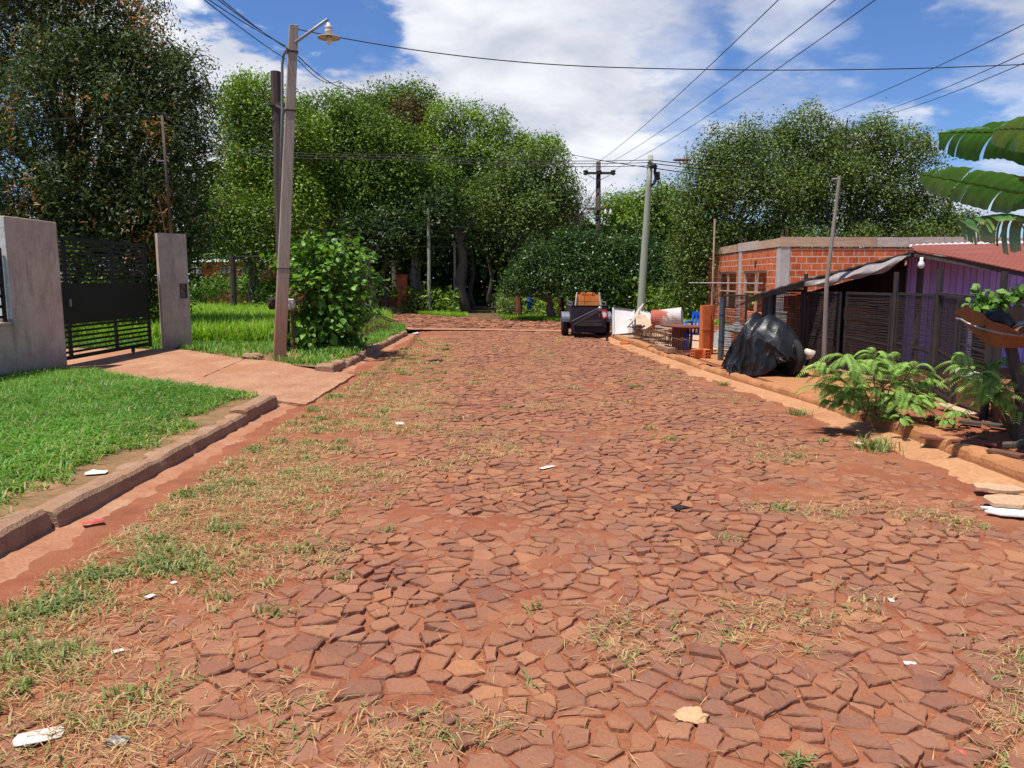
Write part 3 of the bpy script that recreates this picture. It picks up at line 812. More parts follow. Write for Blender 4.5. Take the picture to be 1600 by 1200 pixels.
# ------------------------------------------------------------------ foliage
def leaf_quads(P, size, aspect, up=0.5, out=None, outw=0.6, tint=None, rng=RNG, droop=0.0):
    n = len(P)
    N = rng.normal(size=(n, 3)) * 0.62; N[:, 2] += up + .15
    if out is not None: N += out * outw
    N /= np.linalg.norm(N, axis=1, keepdims=True) + 1e-9
    T = rng.normal(size=(n, 3)); T[:, 2] -= droop; T -= N * (T * N).sum(1, keepdims=True); T /= np.linalg.norm(T, axis=1, keepdims=True) + 1e-9
    B = np.cross(N, T); L = (size * rng.uniform(0.65, 1.35, n))[:, None]; W = L * aspect * 0.5
    fold = N * W * 0.35
    V = np.stack([P - T * L * .5, P - T * L * .02 + B * W + fold, P + T * L * .5 - N * L * 0.08, P - T * L * .02 - B * W + fold], 1)
    tint = rng.random(n) if tint is None else tint
    return V.reshape(-1, 3), np.arange(4 * n).reshape(-1, 4), np.repeat(tint, 4)


def lobe_px(px, py, Y, rx, ry, depth=0.85):
    """a mass of foliage standing at distance Y: middle and half-sizes in metres"""
    c = A(px, py, Y); k = Y / F_PX
    return (np.array(c), np.array([rx * k, max(rx, ry) * k * depth, ry * k]))


def crown_points(lobes, dens, per, cr, rng=RNG, hollow=0.45, zmin=0.3):
    """leaf clusters scattered through the volume of the crown, more of them towards its outside"""
    P, O, T = [], [], []
    for (c, r) in lobes:
        area = 4 * math.pi * ((r[0] * r[1]) ** 1.6 / 3 + (r[0] * r[2]) ** 1.6 / 3 + (r[1] * r[2]) ** 1.6 / 3) ** (1 / 1.6)
        n = max(6, int(area * dens * 0.95))
        d = rng.normal(size=(n, 3)); d /= np.linalg.norm(d, axis=1, keepdims=True)
        rad = hollow + (1.06 - hollow) * rng.random(n) ** 0.55
        rad *= 0.86 + 0.28 * rng.random(n)
        cc = c + d * r * rad[:, None]
        ct = rng.random(n)
        k = rng.poisson(per * 3.5 * rng.uniform(.5, 1.5, n)) + 2
        idx = np.repeat(np.arange(n), k)
        off = rng.normal(size=(len(idx), 3)) * (cr * 1.35 * (.7 + .6 * rng.random(n))[idx])[:, None] * np.array([1, 1, 0.46]); off[:, 2] -= (off[:, 0] ** 2 + off[:, 1] ** 2) * .35 / cr
        p = cc[idx] + off; keep = p[:, 2] > zmin
        P.append(p[keep]); o = d[idx] * 0.7 + off / (np.linalg.norm(off, axis=1, keepdims=True) + 1e-6) * 0.6
        O.append(o[keep]); T.append((0.66 * ct[idx] + 0.34 * rng.random(len(idx)))[keep])
    return np.concatenate(P), np.concatenate(O), np.concatenate(T)


def trunk_mb(base, lobes, r0, fork=0.45, seed=1, limbs=2, lean=0.0):
    rnd = random.Random(seed); mb = MB(); base = Vector(base)
    top = sum((Vector(c) for c, r in lobes), Vector()) / len(lobes)
    zf = base.z + (top.z - base.z) * fork; fk = Vector((base.x + (top.x - base.x) * fork * 0.35, base.y + (top.y - base.y) * fork * 0.35, zf))
    pts = []
    for i in range(9):
        t = i / 8; p = base.lerp(fk, t); w = math.sin(t * math.pi) * r0
        pts.append(p + Vector((math.sin(t * 5 + seed) * w * .4, math.cos(t * 4 + seed) * w * .4, 0)))
    rad = [r0 * (1.35 if i == 0 else 1.0 - 0.38 * i / 8) for i in range(9)]
    mb.tube(pts, rad, 9)
    for (c, r) in lobes:
        c = Vector(c); m = fk.lerp(c, 0.5) + Vector((rnd.gauss(0, .12), rnd.gauss(0, .12), 0.10)) * (c - fk).length * 0.5
        bp = bez(fk, m, c, 8); rr = [r0 * (0.46 - 0.36 * i / 8) for i in range(9)]; mb.tube(bp, rr, 7)
        for k in range(limbs + 3):
            s = bp[rnd.randint(3, 8)]; d = Vector((rnd.gauss(0, 1), rnd.gauss(0, 1), rnd.uniform(-.2, 1.1))).normalized()
            e = c + Vector((d.x * r[0], d.y * r[1], d.z * r[2])) * rnd.uniform(.75, 1.0)
            q = bez(s, s.lerp(e, .5) + Vector((0, 0, .12 * (e - s).length)), e, 6)
            mb.tube(q, [r0 * (0.20 - 0.17 * i / 6) for i in range(7)], 5)
            for w in range(2):
                s2 = q[rnd.randint(2, 5)]; e2 = s2 + Vector((rnd.gauss(0, 1), rnd.gauss(0, 1), rnd.gauss(0.4, .7))).normalized() * float(min(r)) * 0.55
                mb.tube([s2, s2.lerp(e2, .5) + Vector((0, 0, .05)), e2], [r0 * .07, r0 * .045, r0 * .02], 4)
    return mb


def tree(name, label, cat, base, lobes, r0, leaf, aspect, dens, per, cr, mat, bark, group=None, seed=1, fork=0.45, up=0.5, hollow=0.45, zmin=0.4, tip=None, droop=0.0, limbs=2):
    rng = np.random.default_rng(seed); root = empty(name, base, label, cat, group)
    trunk_mb(base, lobes, r0, fork, seed, limbs).build('trunk', M[bark], root, smooth=True)
    lb = []
    for (c, r) in lobes:
        lb.append((c, r * .86))
        if r[0] > .7:
            for _ in range(3):
                d = rng.normal(size=3); d[2] = abs(d[2]) * .8 + .05; d /= np.linalg.norm(d); lb.append((c + d * r * rng.uniform(.72, .98), r * rng.uniform(.26, .42)))
    P, O, T = crown_points(lb, dens, per, cr, rng, hollow, zmin)
    if tip: T = tip(P, T, rng)
    V, Fq, tt = leaf_quads(P, leaf * 0.74, aspect, up, O, 0.6, T, rng, droop)
    np_mesh('crown', V, Fq, M[mat], tt, root)
    return root


def plain_t(P, T, rng): return T ** 1.6 * 0.8


WOODS = 'trees of the wood beyond the crossing street'
# tall bright-topped tree beside the lamp pole
Y = 36
tree('tree', 'tall narrow tree with a bright yellow-green top, behind the two poles on the left', 'tree', A(398, 470, Y).xy.to_3d() + Vector((0, 0, 0.05)),
     [lobe_px(*q) for q in ((400, 148, Y, 44, 42), (372, 195, Y, 38, 50), (448, 205, Y + 1, 48, 55), (405, 265, Y, 52, 58), (455, 310, Y, 48, 60), (385, 325, Y + 1, 40, 40))],
     0.19, 0.20, 0.5, 5.2, 13, 0.34, 'leaf_bright', 'bark', WOODS, 101, 0.5, tip=plain_t)
tree('tree', 'low bluish-green tree with a dark leaning trunk, in front of the white-roofed house', 'tree', A(396, 447, 33).xy.to_3d() + Vector((0, 0, 0.1)),
     [lobe_px(*q) for q in ((362, 318, 33, 26, 30), (342, 355, 33, 28, 36), (385, 365, 33, 46, 42), (430, 385, 33.5, 34, 30), (420, 330, 33, 30, 34))],
     0.24, 0.18, 0.5, 5.0, 11, 0.32, 'leaf_forest', 'bark', WOODS, 102, 0.4, tip=plain_t)
Y = 40
tree('tree', 'broad green tree rising right of the lamp pole over the leafy bush', 'tree', A(575, 470, Y).xy.to_3d() + Vector((0, 0, 0.05)),
     [lobe_px(*q) for q in ((515, 178, Y, 50, 44), (570, 205, Y, 56, 46), (500, 245, Y, 48, 54), (560, 275, Y - 1, 52, 46), (515, 320, Y, 46, 44), (610, 255, Y, 44, 46))],
     0.21, 0.21, 0.48, 5.2, 13, 0.36, 'leaf_forest', 'pale_bark', WOODS, 103, 0.5, tip=plain_t)
Y = 46
tree('tree', 'tallest tree of the wood with dark flat-topped tufts', 'tree', A(620, 470, Y).xy.to_3d() + Vector((0, 0, 0.05)),
     [lobe_px(*q) for q in ((596, 146, Y, 34, 20), (565, 172, Y, 44, 24), (655, 148, Y, 26, 20), (612, 190, Y, 60, 26), (620, 240, Y, 50, 40))],
     0.22, 0.24, 0.42, 5.0, 13, 0.38, 'leaf_forest', 'bark', WOODS, 104, 0.55, tip=plain_t)
tree('tree', 'rusty brown-leaved tree among the green tops of the wood', 'tree', A(648, 470, 44).xy.to_3d() + Vector((0, 0, 0.05)),
     [lobe_px(*q) for q in ((636, 178, 44, 26, 30), (655, 205, 44, 34, 30), (640, 240, 44, 26, 28))],
     0.22, 0.22, 0.45, 5.0, 12, 0.36, 'leaf_brown', 'bark', WOODS, 105, 0.55, tip=plain_t)
Y = 42
tree('tree', 'airy round-topped tree with branches showing through its crown, mid-wood', 'tree', A(720, 475, Y).xy.to_3d() + Vector((0, 0, 0.05)),
     [lobe_px(*q) for q in ((708, 172, Y, 34, 24), (752, 186, Y, 36, 26), (786, 214, Y, 34, 24), (690, 208, Y, 32, 24), (732, 232, Y, 40, 26), (770, 252, Y, 40, 26), (812, 226, Y, 26, 20), (850, 230, Y + 1, 30, 18))],
     0.21, 0.20, 0.5, 2.9, 13, 0.30, 'leaf_bright', 'bark', WOODS, 106, 0.52, hollow=0.3, limbs=3, tip=plain_t)
Y = 40
tree('tree', 'spreading light green tree at the right end of the wood, left of the crossarm pole', 'tree', A(800, 475, Y).xy.to_3d() + Vector((0, 0, 0.05)),
     [lobe_px(*q) for q in ((805, 268, Y, 46, 40), (852, 262, Y, 40, 36), (872, 300, Y, 36, 40), (780, 300, Y, 40, 40), (830, 322, Y - 1, 44, 36), (752, 318, Y - 1, 34, 30))],
     0.19, 0.19, 0.5, 4.6, 13, 0.32, 'leaf_olive', 'bark', WOODS, 107, 0.45, tip=plain_t)
Y = 41
tree('tree', 'lower spreading tree in the middle of the wood behind the grey-green post', 'tree', A(655, 475, Y).xy.to_3d() + Vector((0, 0, 0.05)),
     [lobe_px(*q) for q in ((665, 270, Y, 44, 34), (705, 290, Y, 40, 34), (640, 310, Y, 36, 34), (690, 335, Y, 40, 24), (600, 330, Y, 30, 34))],
     0.17, 0.19, 0.5, 4.2, 12, 0.32, 'leaf_forest', 'pale_bark', WOODS, 108, 0.5, tip=plain_t)


# slender trunks standing in the shade
def slender(px, Y, py_top, r, label, seed, bark='bark'):
    base = A(px, 480, Y).xy.to_3d() + Vector((0, 0, 0.03)); rnd = random.Random(seed); root = empty('slender_tree', base, label, 'tree', 'slender trunks in the shade of the wood')
    top = A(px + rnd.uniform(-14, 10), py_top, Y); mb = MB()
    pts = [base.lerp(top, i / 10) + Vector((math.sin(i * 1.1 + seed) * .12, 0, 0)) for i in range(11)]
    mb.tube(pts, [r * (1.2 - 0.7 * i / 10) for i in range(11)], 8)
    for k in range(3):
        s = pts[rnd.randint(6, 9)]; e = s + Vector((rnd.uniform(-1.2, 1.2), rnd.uniform(-.8, .8), rnd.uniform(.9, 2.0))); mb.tube(bez(s, s.lerp(e, .5) + Vector((0, 0, -.1)), e, 5), [r * .5 - r * .07 * i for i in range(6)], 6)
    mb.build('trunk', M[bark], root, smooth=True)
    lo = [(np.array(top) + np.array([rnd.uniform(-1, 1), 0, rnd.uniform(-.2, .8)]), np.array([1.1, 1.0, 0.8])) for _ in range(2)]
    P, O, T = crown_points(lo, 4.5, 11, 0.3, np.random.default_rng(seed)); V, Fq, tt = leaf_quads(P, 0.18, 0.5, 0.5, O, 0.6, T * .8)
    np_mesh('crown', V, Fq, M['leaf_dark'], tt, root)


slender(577, 37, 360, 0.20, 'thick pale forked trunk just right of the leafy bush', 5, 'pale_bark')
slender(600, 38, 355, 0.13, 'brownish slender trunk between the pale forked trunk and the brick gatepost', 6)
slender(650, 39, 350, 0.15, 'pale leaning trunk close to the right of the brick gatepost', 7, 'pale_bark')
slender(724, 38, 330, 0.24, 'dark straight trunk right of the thin grey post', 8)
slender(738, 43, 350, 0.12, 'thin trunk behind the dark straight trunk', 9)
slender(766, 46, 360, 0.12, 'thin trunk deep in the shade at the mouth of the forest path', 10)

# far mass of the wood that nobody could count
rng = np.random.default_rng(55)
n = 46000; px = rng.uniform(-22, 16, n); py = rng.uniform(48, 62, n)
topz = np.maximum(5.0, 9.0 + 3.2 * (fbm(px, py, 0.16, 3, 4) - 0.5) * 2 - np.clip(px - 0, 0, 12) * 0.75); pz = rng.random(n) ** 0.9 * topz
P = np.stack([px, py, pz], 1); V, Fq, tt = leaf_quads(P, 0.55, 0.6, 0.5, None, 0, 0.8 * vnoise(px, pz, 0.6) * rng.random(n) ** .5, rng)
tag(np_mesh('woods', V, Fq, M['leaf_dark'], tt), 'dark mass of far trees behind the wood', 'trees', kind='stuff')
# undergrowth in the shade at the foot of the wood
n = 16000; px = rng.uniform(-14, 9, n); py = 36.5 - 0.62 * (px + 4) + rng.random(n) ** 1.4 * 9; pz = rng.random(n) ** 1.7 * (0.5 + 1.6 * fbm(px, py, 0.5, 3, 6))
keep = (np.abs(px - 0.055 * 0 + 1.6 + 0.03 * py * 0) > 0.9); P = np.stack([px, py, pz], 1)[keep]
V, Fq, tt = leaf_quads(P, 0.22, 0.5, 0.5, None, 0, 0.75 * rng.random(len(P)), rng)
tag(np_mesh('undergrowth', V, Fq, M['leaf_forest'], tt), 'undergrowth at the foot of the wood', 'undergrowth', kind='stuff')

# distant trees right of the crossarm pole
for (lab, lo, Yd, sd_, mt) in (('far light green tree right of the crossarm pole', ((965, 322, 54, 36, 30), (985, 352, 54, 30, 24)), 54, 111, 'leaf_bright'),
                          ('far green tree behind the leaning greenish pole', ((1025, 312, 50, 36, 32), (1048, 345, 50, 36, 34), (1000, 345, 50, 30, 26)), 50, 112, 'leaf_forest')):
    b = A(lo[0][0], 470, Yd).xy.to_3d()
    tree('tree', lab, 'tree', b, [lobe_px(*q) for q in lo], 0.25, 0.26, 0.5, 4.2, 12, 0.4, mt, 'bark', None, sd_, 0.5, tip=plain_t)
# leafless bush of grey twigs
b = A(890, 470, 41).xy.to_3d(); root = empty('bare_tree', b, 'leafless tree of tangled grey-brown twigs left of the crossarm pole', 'tree'); mb = MB(); rnd = random.Random(9)
mb.tube([b, b + Vector((0, 0, 2.2)), A(885, 350, 41)], [0.14, 0.11, 0.07], 7); mb.build('trunk', M['bark'], root, smooth=True); mb = MB()
for k in range(210):
    s = A(rnd.uniform(860, 905), rnd.uniform(325, 365), 41 + rnd.uniform(-1, 1)); e = A(rnd.gauss(880, 28), rnd.gauss(318, 20), 41 + rnd.gauss(0, 1.2))
    mb.tube(bez(s, s.lerp(e, .5) + Vector((rnd.gauss(0, .25), rnd.gauss(0, .25), rnd.gauss(0, .25))), e, 4), [.022, .017, .013, .009, .006], 4, cap=False)
mb.build('branches', M['twig'], root)

LS = 'weedy shrubs at the back of the empty lot'
for k, (px, py, Yq, rx, ry, lab) in enumerate(((308, 448, 34, 22, 14, 'weedy shrub beside the gatepost at the back of the tall grass'), (335, 436, 40, 20, 13, 'weedy shrub left of the short dark post'), (384, 440, 39, 22, 14, 'weedy shrub right of the short dark post'), (415, 446, 33, 20, 22, 'leafy weedy shrub directly left of the lamp pole'))):
    b = A(px, py, Yq); b.z = .1
    tree('lot_shrub', lab, 'shrub', b, [lobe_px(px, py, Yq, rx, ry), lobe_px(px + 8, py + 6, Yq, rx * .8, ry * .8)], .04, .20, .45, 7, 10, .22, 'leaf_bush', 'stem', LS, 160 + k, .3, zmin=.1, tip=plain_t)
# glossy hedge trees on the far corner
HG = 'glossy-leaved trees on the far corner'
for (lab, bp, lo, sd_) in (('glossy round tree with a brown forked trunk left of the trailer', (862, 497), ((845, 402, 31, 34, 32), (822, 438, 31, 34, 34), (868, 430, 31, 38, 36), (806, 446, 31, 16, 14), (885, 392, 31.5, 28, 28)), 121),
                       ('tall dense glossy tree right above the loaded trailer', (925, 490), ((912, 378, 32, 30, 26), (920, 415, 31.6, 40, 40), (945, 390, 32.5, 30, 28), (930, 452, 31.5, 42, 28)), 122),
                       ('dense glossy tree just left of the leaning greenish pole', (978, 488), ((975, 395, 33, 32, 34), (985, 440, 33, 32, 38), (955, 425, 32.6, 26, 34), (985, 478, 33, 26, 18)), 123),
                       ('dense glossy tree just right of the leaning greenish pole', (1030, 488), ((1025, 405, 36, 30, 36), (1035, 455, 36, 30, 36)), 124)):
    b = G(bp[0], bp[1], 0.05); b.y = lo[0][2]; b.x = (bp[0] - 800) / F_PX * b.y
    tree('hedge_tree', lab, 'tree', b, [lobe_px(*q) for q in lo], 0.19, 0.165, 0.42, 8.5, 14, 0.26, 'leaf_hedge', 'bark', HG, sd_, 0.35, zmin=0.95 if sd_ == 121 else .3, droop=0.8, tip=plain_t)
tree('shrub', 'small pale shrub between the forest path and the red gatepost', 'shrub', A(795, 498, 33).xy.to_3d() + Vector((0, 0, .05)), [lobe_px(792, 472, 33, 15, 24), lobe_px(803, 485, 33, 14, 12)], 0.05, 0.13, 0.5, 9, 10, 0.2, 'leaf_pale', 'stem', None, 125, 0.4, tip=plain_t, zmin=.1)
tree('shrub', 'yellow-green shrub right behind the square brick gatepost', 'shrub', A(652, 490, 37.5).xy.to_3d() + Vector((0, 0, .05)), [lobe_px(652, 468, 37.5, 15, 18), lobe_px(660, 452, 37.5, 10, 8)], 0.05, 0.15, 0.5, 9, 10, 0.2, 'leaf_pale', 'stem', None, 126, 0.4, tip=plain_t, zmin=.1)

# big trees on the right behind the unfinished house
tree('tree', 'great round-crowned tree behind the unfinished brick house, its dark trunk left of the house', 'tree', G(1068, 492, .1),
     [lobe_px(*q) for q in ((1105, 258, 30, 46, 42), (1150, 222, 30, 42, 36), (1205, 225, 31, 46, 40), (1090, 315, 30, 44, 46), (1150, 290, 29.5, 54, 48), (1215, 290, 30, 46, 44), (1085, 380, 30, 38, 46), (1135, 365, 30, 44, 36), (1075, 440, 30, 28, 34))],
     0.24, 0.145, 0.5, 7.2, 14, 0.26, 'leaf_olive', 'bark', 'big trees behind the unfinished house', 131, 0.4, limbs=3, tip=plain_t)
tree('tree', 'wide olive-green tree with sky showing through its lower crown, behind the shed roof', 'tree', A(1300, 440, 31).xy.to_3d() + Vector((0, 0, .1)),
     [lobe_px(*q) for q in ((1262, 208, 31, 46, 38), (1320, 215, 31.5, 48, 38), (1375, 212, 31, 48, 36), (1415, 240, 31, 38, 42), (1280, 265, 30.5, 52, 42), (1350, 270, 31, 56, 44), (1410, 300, 31, 48, 40), (1450, 318, 31, 38, 26), (1300, 325, 31.5, 50, 26), (1370, 338, 32, 58, 24), (1462, 345, 31, 34, 14), (1240, 335, 31, 44, 30), (1250, 368, 30, 56, 24), (1330, 366, 30, 50, 22), (1425, 366, 30.5, 56, 20), (1195, 360, 30, 44, 30))],
     0.27, 0.145, 0.5, 6.4, 14, 0.26, 'leaf_olive', 'bark', 'big trees behind the unfinished house', 132, 0.35, limbs=4, tip=plain_t)
tree('tree', 'small far tree top showing between the two lower banana leaves', 'tree', A(1485, 440, 38).xy.to_3d(), [lobe_px(1484, 276, 38, 18, 12), lobe_px(1478, 300, 38, 22, 16), lobe_px(1500, 350, 38, 36, 22)], 0.2, 0.17, 0.5, 6, 12, .26, 'leaf_olive', 'bark', None, 133, .6, tip=plain_t)


GD = 'shrubs of the garden behind the wall'
for (lab, lo, bx, by, sd_) in (('dark garden shrub behind the left half of the black gate', ((120, 400, 19.5, 60, 60), (150, 450, 19, 50, 50), (95, 470, 19, 44, 40)), -10.6, 19.5, 151),
                       ('dark garden shrub behind the right half of the black gate', ((215, 410, 21, 50, 60), (235, 455, 20.5, 44, 50), (200, 480, 20.5, 44, 36)), -10.0, 21, 152),
                       ('garden shrub behind the railing at the left edge', ((20, 390, 18, 70, 50), (-30, 420, 18, 70, 60), (50, 440, 18, 44, 40)), -12.2, 18, 153)):
    tree('garden_shrub', lab, 'shrub', (bx, by, .1), [lobe_px(*q) for q in lo], .08, .16, .4, 6, 12, .22, 'leaf_forest', 'bark', GD, sd_, .3, zmin=.2, tip=plain_t)


# left: tree with flushes of orange young leaves
def orange_tip(P, T, rng):
    k = fbm(P[:, 0] + P[:, 1] * .7, P[:, 2] + P[:, 1] * .4, 1.1, 3, 9); m = ((k > 0.62) & (rng.random(len(P)) < 0.34)) | (rng.random(len(P)) < .012)
    return np.where(m, 0.93 + 0.07 * T, T * 0.74)


Y = 20.5
tree('flushing_tree', 'huge dark tree with orange young leaves rising behind the plastered wall and gate', 'tree', Vector((-11.6, 20.8, 0.1)),
     [lobe_px(*q) for q in ((60, 40, Y, 84, 80), (150, 20, Y, 84, 80), (195, 85, Y, 70, 74), (245, 110, Y, 62, 56), (292, 108, Y, 40, 44), (288, 168, Y, 54, 50), (110, 150, Y - 1, 96, 84), (210, 205, Y - 1, 84, 70), (280, 240, Y, 58, 50), (40, 250, Y - 1, 90, 84), (150, 295, Y - 1, 96, 58), (255, 305, Y - 1, 66, 52), (305, 335, Y, 36, 48), (70, 350, Y - 0.5, 96, 46), (180, 370, Y - .5, 90, 40), (-60, 120, Y, 90, 110), (-90, 300, Y, 90, 90), (60, -70, Y, 110, 70), (255, 385, Y, 60, 30))],
     0.34, 0.17, 0.30, 7.4, 13, 0.24, 'leaf_orange', 'bark', None, 141, 0.4, limbs=3, tip=orange_tip, droop=0.5)

# ------------------------------------------------------------------ left side: wall, gate, posts
WX = -7.45


def yx(px, X=WX): return X * F_PX / (px - 800.0)          # distance along a line parallel to the street


w = empty('boundary_wall', (WX, 12.0, 0.12), 'grey plastered front wall with a tall end panel, on the left edge of the lawn', 'wall')
mb = MB(); mb.box((WX - 0.11, 12.15, 1.33), (0.22, 1.30, 2.5)); o = mb.build('tall_panel', M['plaster'], w, bevel=0.012)
mb = MB(); mb.box((WX - 0.11, 11.495, 1.815), (0.20, 0.012, 1.50)); mb.build('painted_sunlit_end', worn('sunlit_toned_plaster', (.50, .47, .44), (.78, .76, .73), 9, .9, .1, 0, .5, .006, (.34, .27, .24)), w)  # pale slab with the sunlight on the panel's end put into its colour
mb = MB(); mb.box((WX - 0.10, 8.0, 0.53), (0.20, 6.99, 0.92)); mb.build('low_wall', M['plaster'], w, bevel=0.012)
mb = MB(); mb.box((WX - 0.10, 8.0, 1.005), (0.25, 6.99, 0.03)); mb.build('coping', M['plaster'], w, bevel=0.006)
mb = MB()
for k in range(7): mb.box((WX - 0.10, 8.0, 1.10 + k * 0.155), (0.02, 6.86, 0.045))
for k in range(5): mb.box((WX - 0.085, 11.44 - k * 1.6, 1.57), (0.04, 0.05, 1.09))
mb.box((WX - 0.10, 8.0, 2.14), (0.045, 6.86, 0.05)); mb.build('railing', M['black_metal'], w)

g = empty('gate', (WX - 0.2, 14.5, 0.18), 'black sliding steel gate with a solid middle sheet between horizontal bars', 'gate')
gx, y0, y1 = WX - 0.27, 12.85, 16.35
mb = MB()
for y in (y0, y1): mb.box((gx, y, 1.30), (0.05, 0.07, 2.14))
for z in (0.30, 2.355): mb.box((gx, (y0 + y1) / 2, z), (0.052, y1 - y0 + 0.068, 0.065))
for y in (13.42, 15.0): mb.box((gx - 0.012, y, 1.30), (0.05, 0.06, 2.04))
mb.build('gate_frame', M['black_metal'], g)
mb = MB(); mb.box((gx + 0.012, (y0 + y1) / 2, 1.235), (0.012, y1 - y0 - 0.07, 0.71)); mb.build('sheet_panel', M['black_metal'], g)
mb = MB()
for k in range(9): mb.box((gx + 0.01, (y0 + y1) / 2, 1.65 + k * .077), (0.02, y1 - y0 - 0.07, 0.040))
mb.build('upper_bars', M['black_metal'], g)
mb = MB()
for k in range(6): mb.box((gx + 0.01, (y0 + y1) / 2, .395 + k * .088), (0.02, y1 - y0 - 0.07, 0.040))
mb.build('lower_bars', M['black_metal'], g)
for y in (13.15, 15.6):
    mb = MB(); mb.lathe((gx - .02, y, 0.225), [(0, 0), (.045, 0), (.045, .04), (0, .04)], 14, axis=Matrix.Rotation(math.pi / 2, 3, 'Y')); mb.build('roller', M['dark_metal'], g, smooth=False)
mb = MB(); mb.box((gx + .03, 13.42, 1.25), (.05, .05, .13)); mb.build('lock', M['galv'], g, bevel=.006)

p = empty('gatepost', (-7.2, 16.6, 0.12), 'grey plastered square gatepost with a recessed meter niche, right of the black gate', 'gatepost')
PA, PB = Vector((-7.44, 16.38, 0)), Vector((-6.98, 16.72, 0)); dpv = (PB - PA); an = math.atan2(dpv.y, dpv.x); pc = (PA + PB) / 2; pw = dpv.length
nrm = Vector((math.sin(an), -math.cos(an), 0)); bc = pc - nrm * 0.11
Rz = rotz(an)
Z0, Z1 = 0.05, 2.62
# shaft left with a niche opening
nz0, nz1, nx = 1.26, 1.56, 0.13
mb = MB()
mb.box(bc + Vector((0, 0, (Z0 + nz0) / 2)), (pw, .22, nz0 - Z0), Rz); mb.box(bc + Vector((0, 0, (Z1 + nz1) / 2)), (pw, .22, Z1 - nz1), Rz)
mb.box(bc + Rz @ Vector((-0.09, 0, 0)) + Vector((0, 0, (nz0 + nz1) / 2)), (pw - 0.18, .22, nz1 - nz0), Rz); mb.box(bc + Rz @ Vector((pw / 2 - .025, 0, 0)) + Vector((0, 0, (nz0 + nz1) / 2)), (.05, .22, nz1 - nz0), Rz)
mb.box(bc + Rz @ Vector((0, 0.06, 0)) + Vector((0, 0, (nz0 + nz1) / 2)), (pw - .02, .08, nz1 - nz0), Rz)
mb.build('shaft', M['plaster'], p)
mb = MB(); q = bc + Rz @ Vector((pw / 2 - .115, -0.105, 0))
for (dx, dz, sx, sz) in ((-.068, 0, .014, .31), (.068, 0, .014, .31), (0, .15, .15, .014), (0, -.15, .15, .014), (0, -.06, .13, .012)): mb.box(q + Rz @ Vector((dx, 0, 0)) + Vector((0, 0, 1.41 + dz)), (sx, .03, sz), Rz)
mb.bar(q + Rz @ Vector((-.04, .02, 0)) + Vector((0, 0, 1.53)), q + Rz @ Vector((.045, .02, 0)) + Vector((0, 0, 1.37)), .03, .012); mb.build('meter_frame', M['dark_metal'], p)

mast = empty('service_mast', (-7.3, 16.55, 2.62), 'tall thin steel mast carrying a cable, standing on the grey gatepost', 'mast')
b = bc + Vector((.02, 0, 2.62)); t = A(253, 180, b.y)
mb = MB(); mb.tube([b, t], [.034, .028], 8); mb.build('pipe', M['bark'], mast, smooth=True)
mb = MB(); mb.tube([t + Vector((0, 0, -.03)), t + Vector((.03, 0, .05)), t + Vector((.09, 0, .02)), t + Vector((.12, 0, -.10))], .02, 6); mb.build('weatherhead', M['dark_metal'], mast)
m = b.lerp(t, .62); mb = MB(); mb.bar(m + Vector((-.18, 0, 0)), m, .025); mb.build('bracket', M['galv'], mast)
rod = MB(); q = bc + Vector((-.10, 0, 2.62)); rod.tube([q, A(247, 306, q.y)], .012, 6); tag(rod.build('steel_rod', M['rust']), 'short thin rusty rod standing on the gatepost beside the mast', 'rod')

# lamp pole
LP0, LPT = G(437, 560, 0.13), A(459, 40, 14.6)
lp = empty('lamp_pole', LP0, 'leaning square grey pole with a street lamp on a bent pipe arm', 'street lamp')
LP0 = Vector((LP0.x, 14.6, 0.0)); LP0.x = (434 - 800) / F_PX * 14.6
mb = MB(); k = 14.6 / F_PX
dz = (LPT - LP0).normalized()
def sq(c, s, a=0.35): return [c + rotz(a) @ Vector((x * s, y * s, 0)) for (x, y) in ((-1, -1), (1, -1), (1, 1), (-1, 1))]
secs = [sq(LP0.lerp(LPT, i / 10), .118 - .040 * i / 10) for i in range(11)]
vs = [v for s in secs for v in s]; fs = [(i * 4 + a, i * 4 + (a + 1) % 4, i * 4 + 4 + (a + 1) % 4, i * 4 + 4 + a) for i in range(10) for a in range(4)] + [(40, 41, 42, 43)]
mb.add(vs, fs)


def pole_mat():
    t = NT('earth_splashed_pole'); s = t.coord('World'); sp = t.new('ShaderNodeSeparateXYZ'); t.l.new(s, sp.inputs[0])
    mp = t.new('ShaderNodeMapping'); mp.inputs['Scale'].default_value = (5, 5, .3); t.l.new(s, mp.inputs[0])
    n = t.noise(mp.outputs[0], 6, 6, .65); col = t.ramp(n, [(.3, (.25, .21, .165)), (.7, (.48, .42, .34))])
    mr = t.new('ShaderNodeMapRange'); t.l.new(t.math('ADD', sp.outputs[2], t.math('MULTIPLY', n, 1.2)), mr.inputs[0]); mr.inputs[1].default_value = 3.0; mr.inputs[2].default_value = 1.1
    col = t.mix(t.math('MULTIPLY', mr.outputs[0], .85), col, (.33, .115, .05))
    f = t.noise(s, 60, 4, .6); col = t.mix(.25, col, t.ramp(f, [(.3, (.12, .08, .06)), (.7, (.45, .36, .30))]))
    t.set(col, .92, 0, .1); t.bump(t.math('ADD', n, t.math('MULTIPLY', f, .3)), .6, .01); return t.m


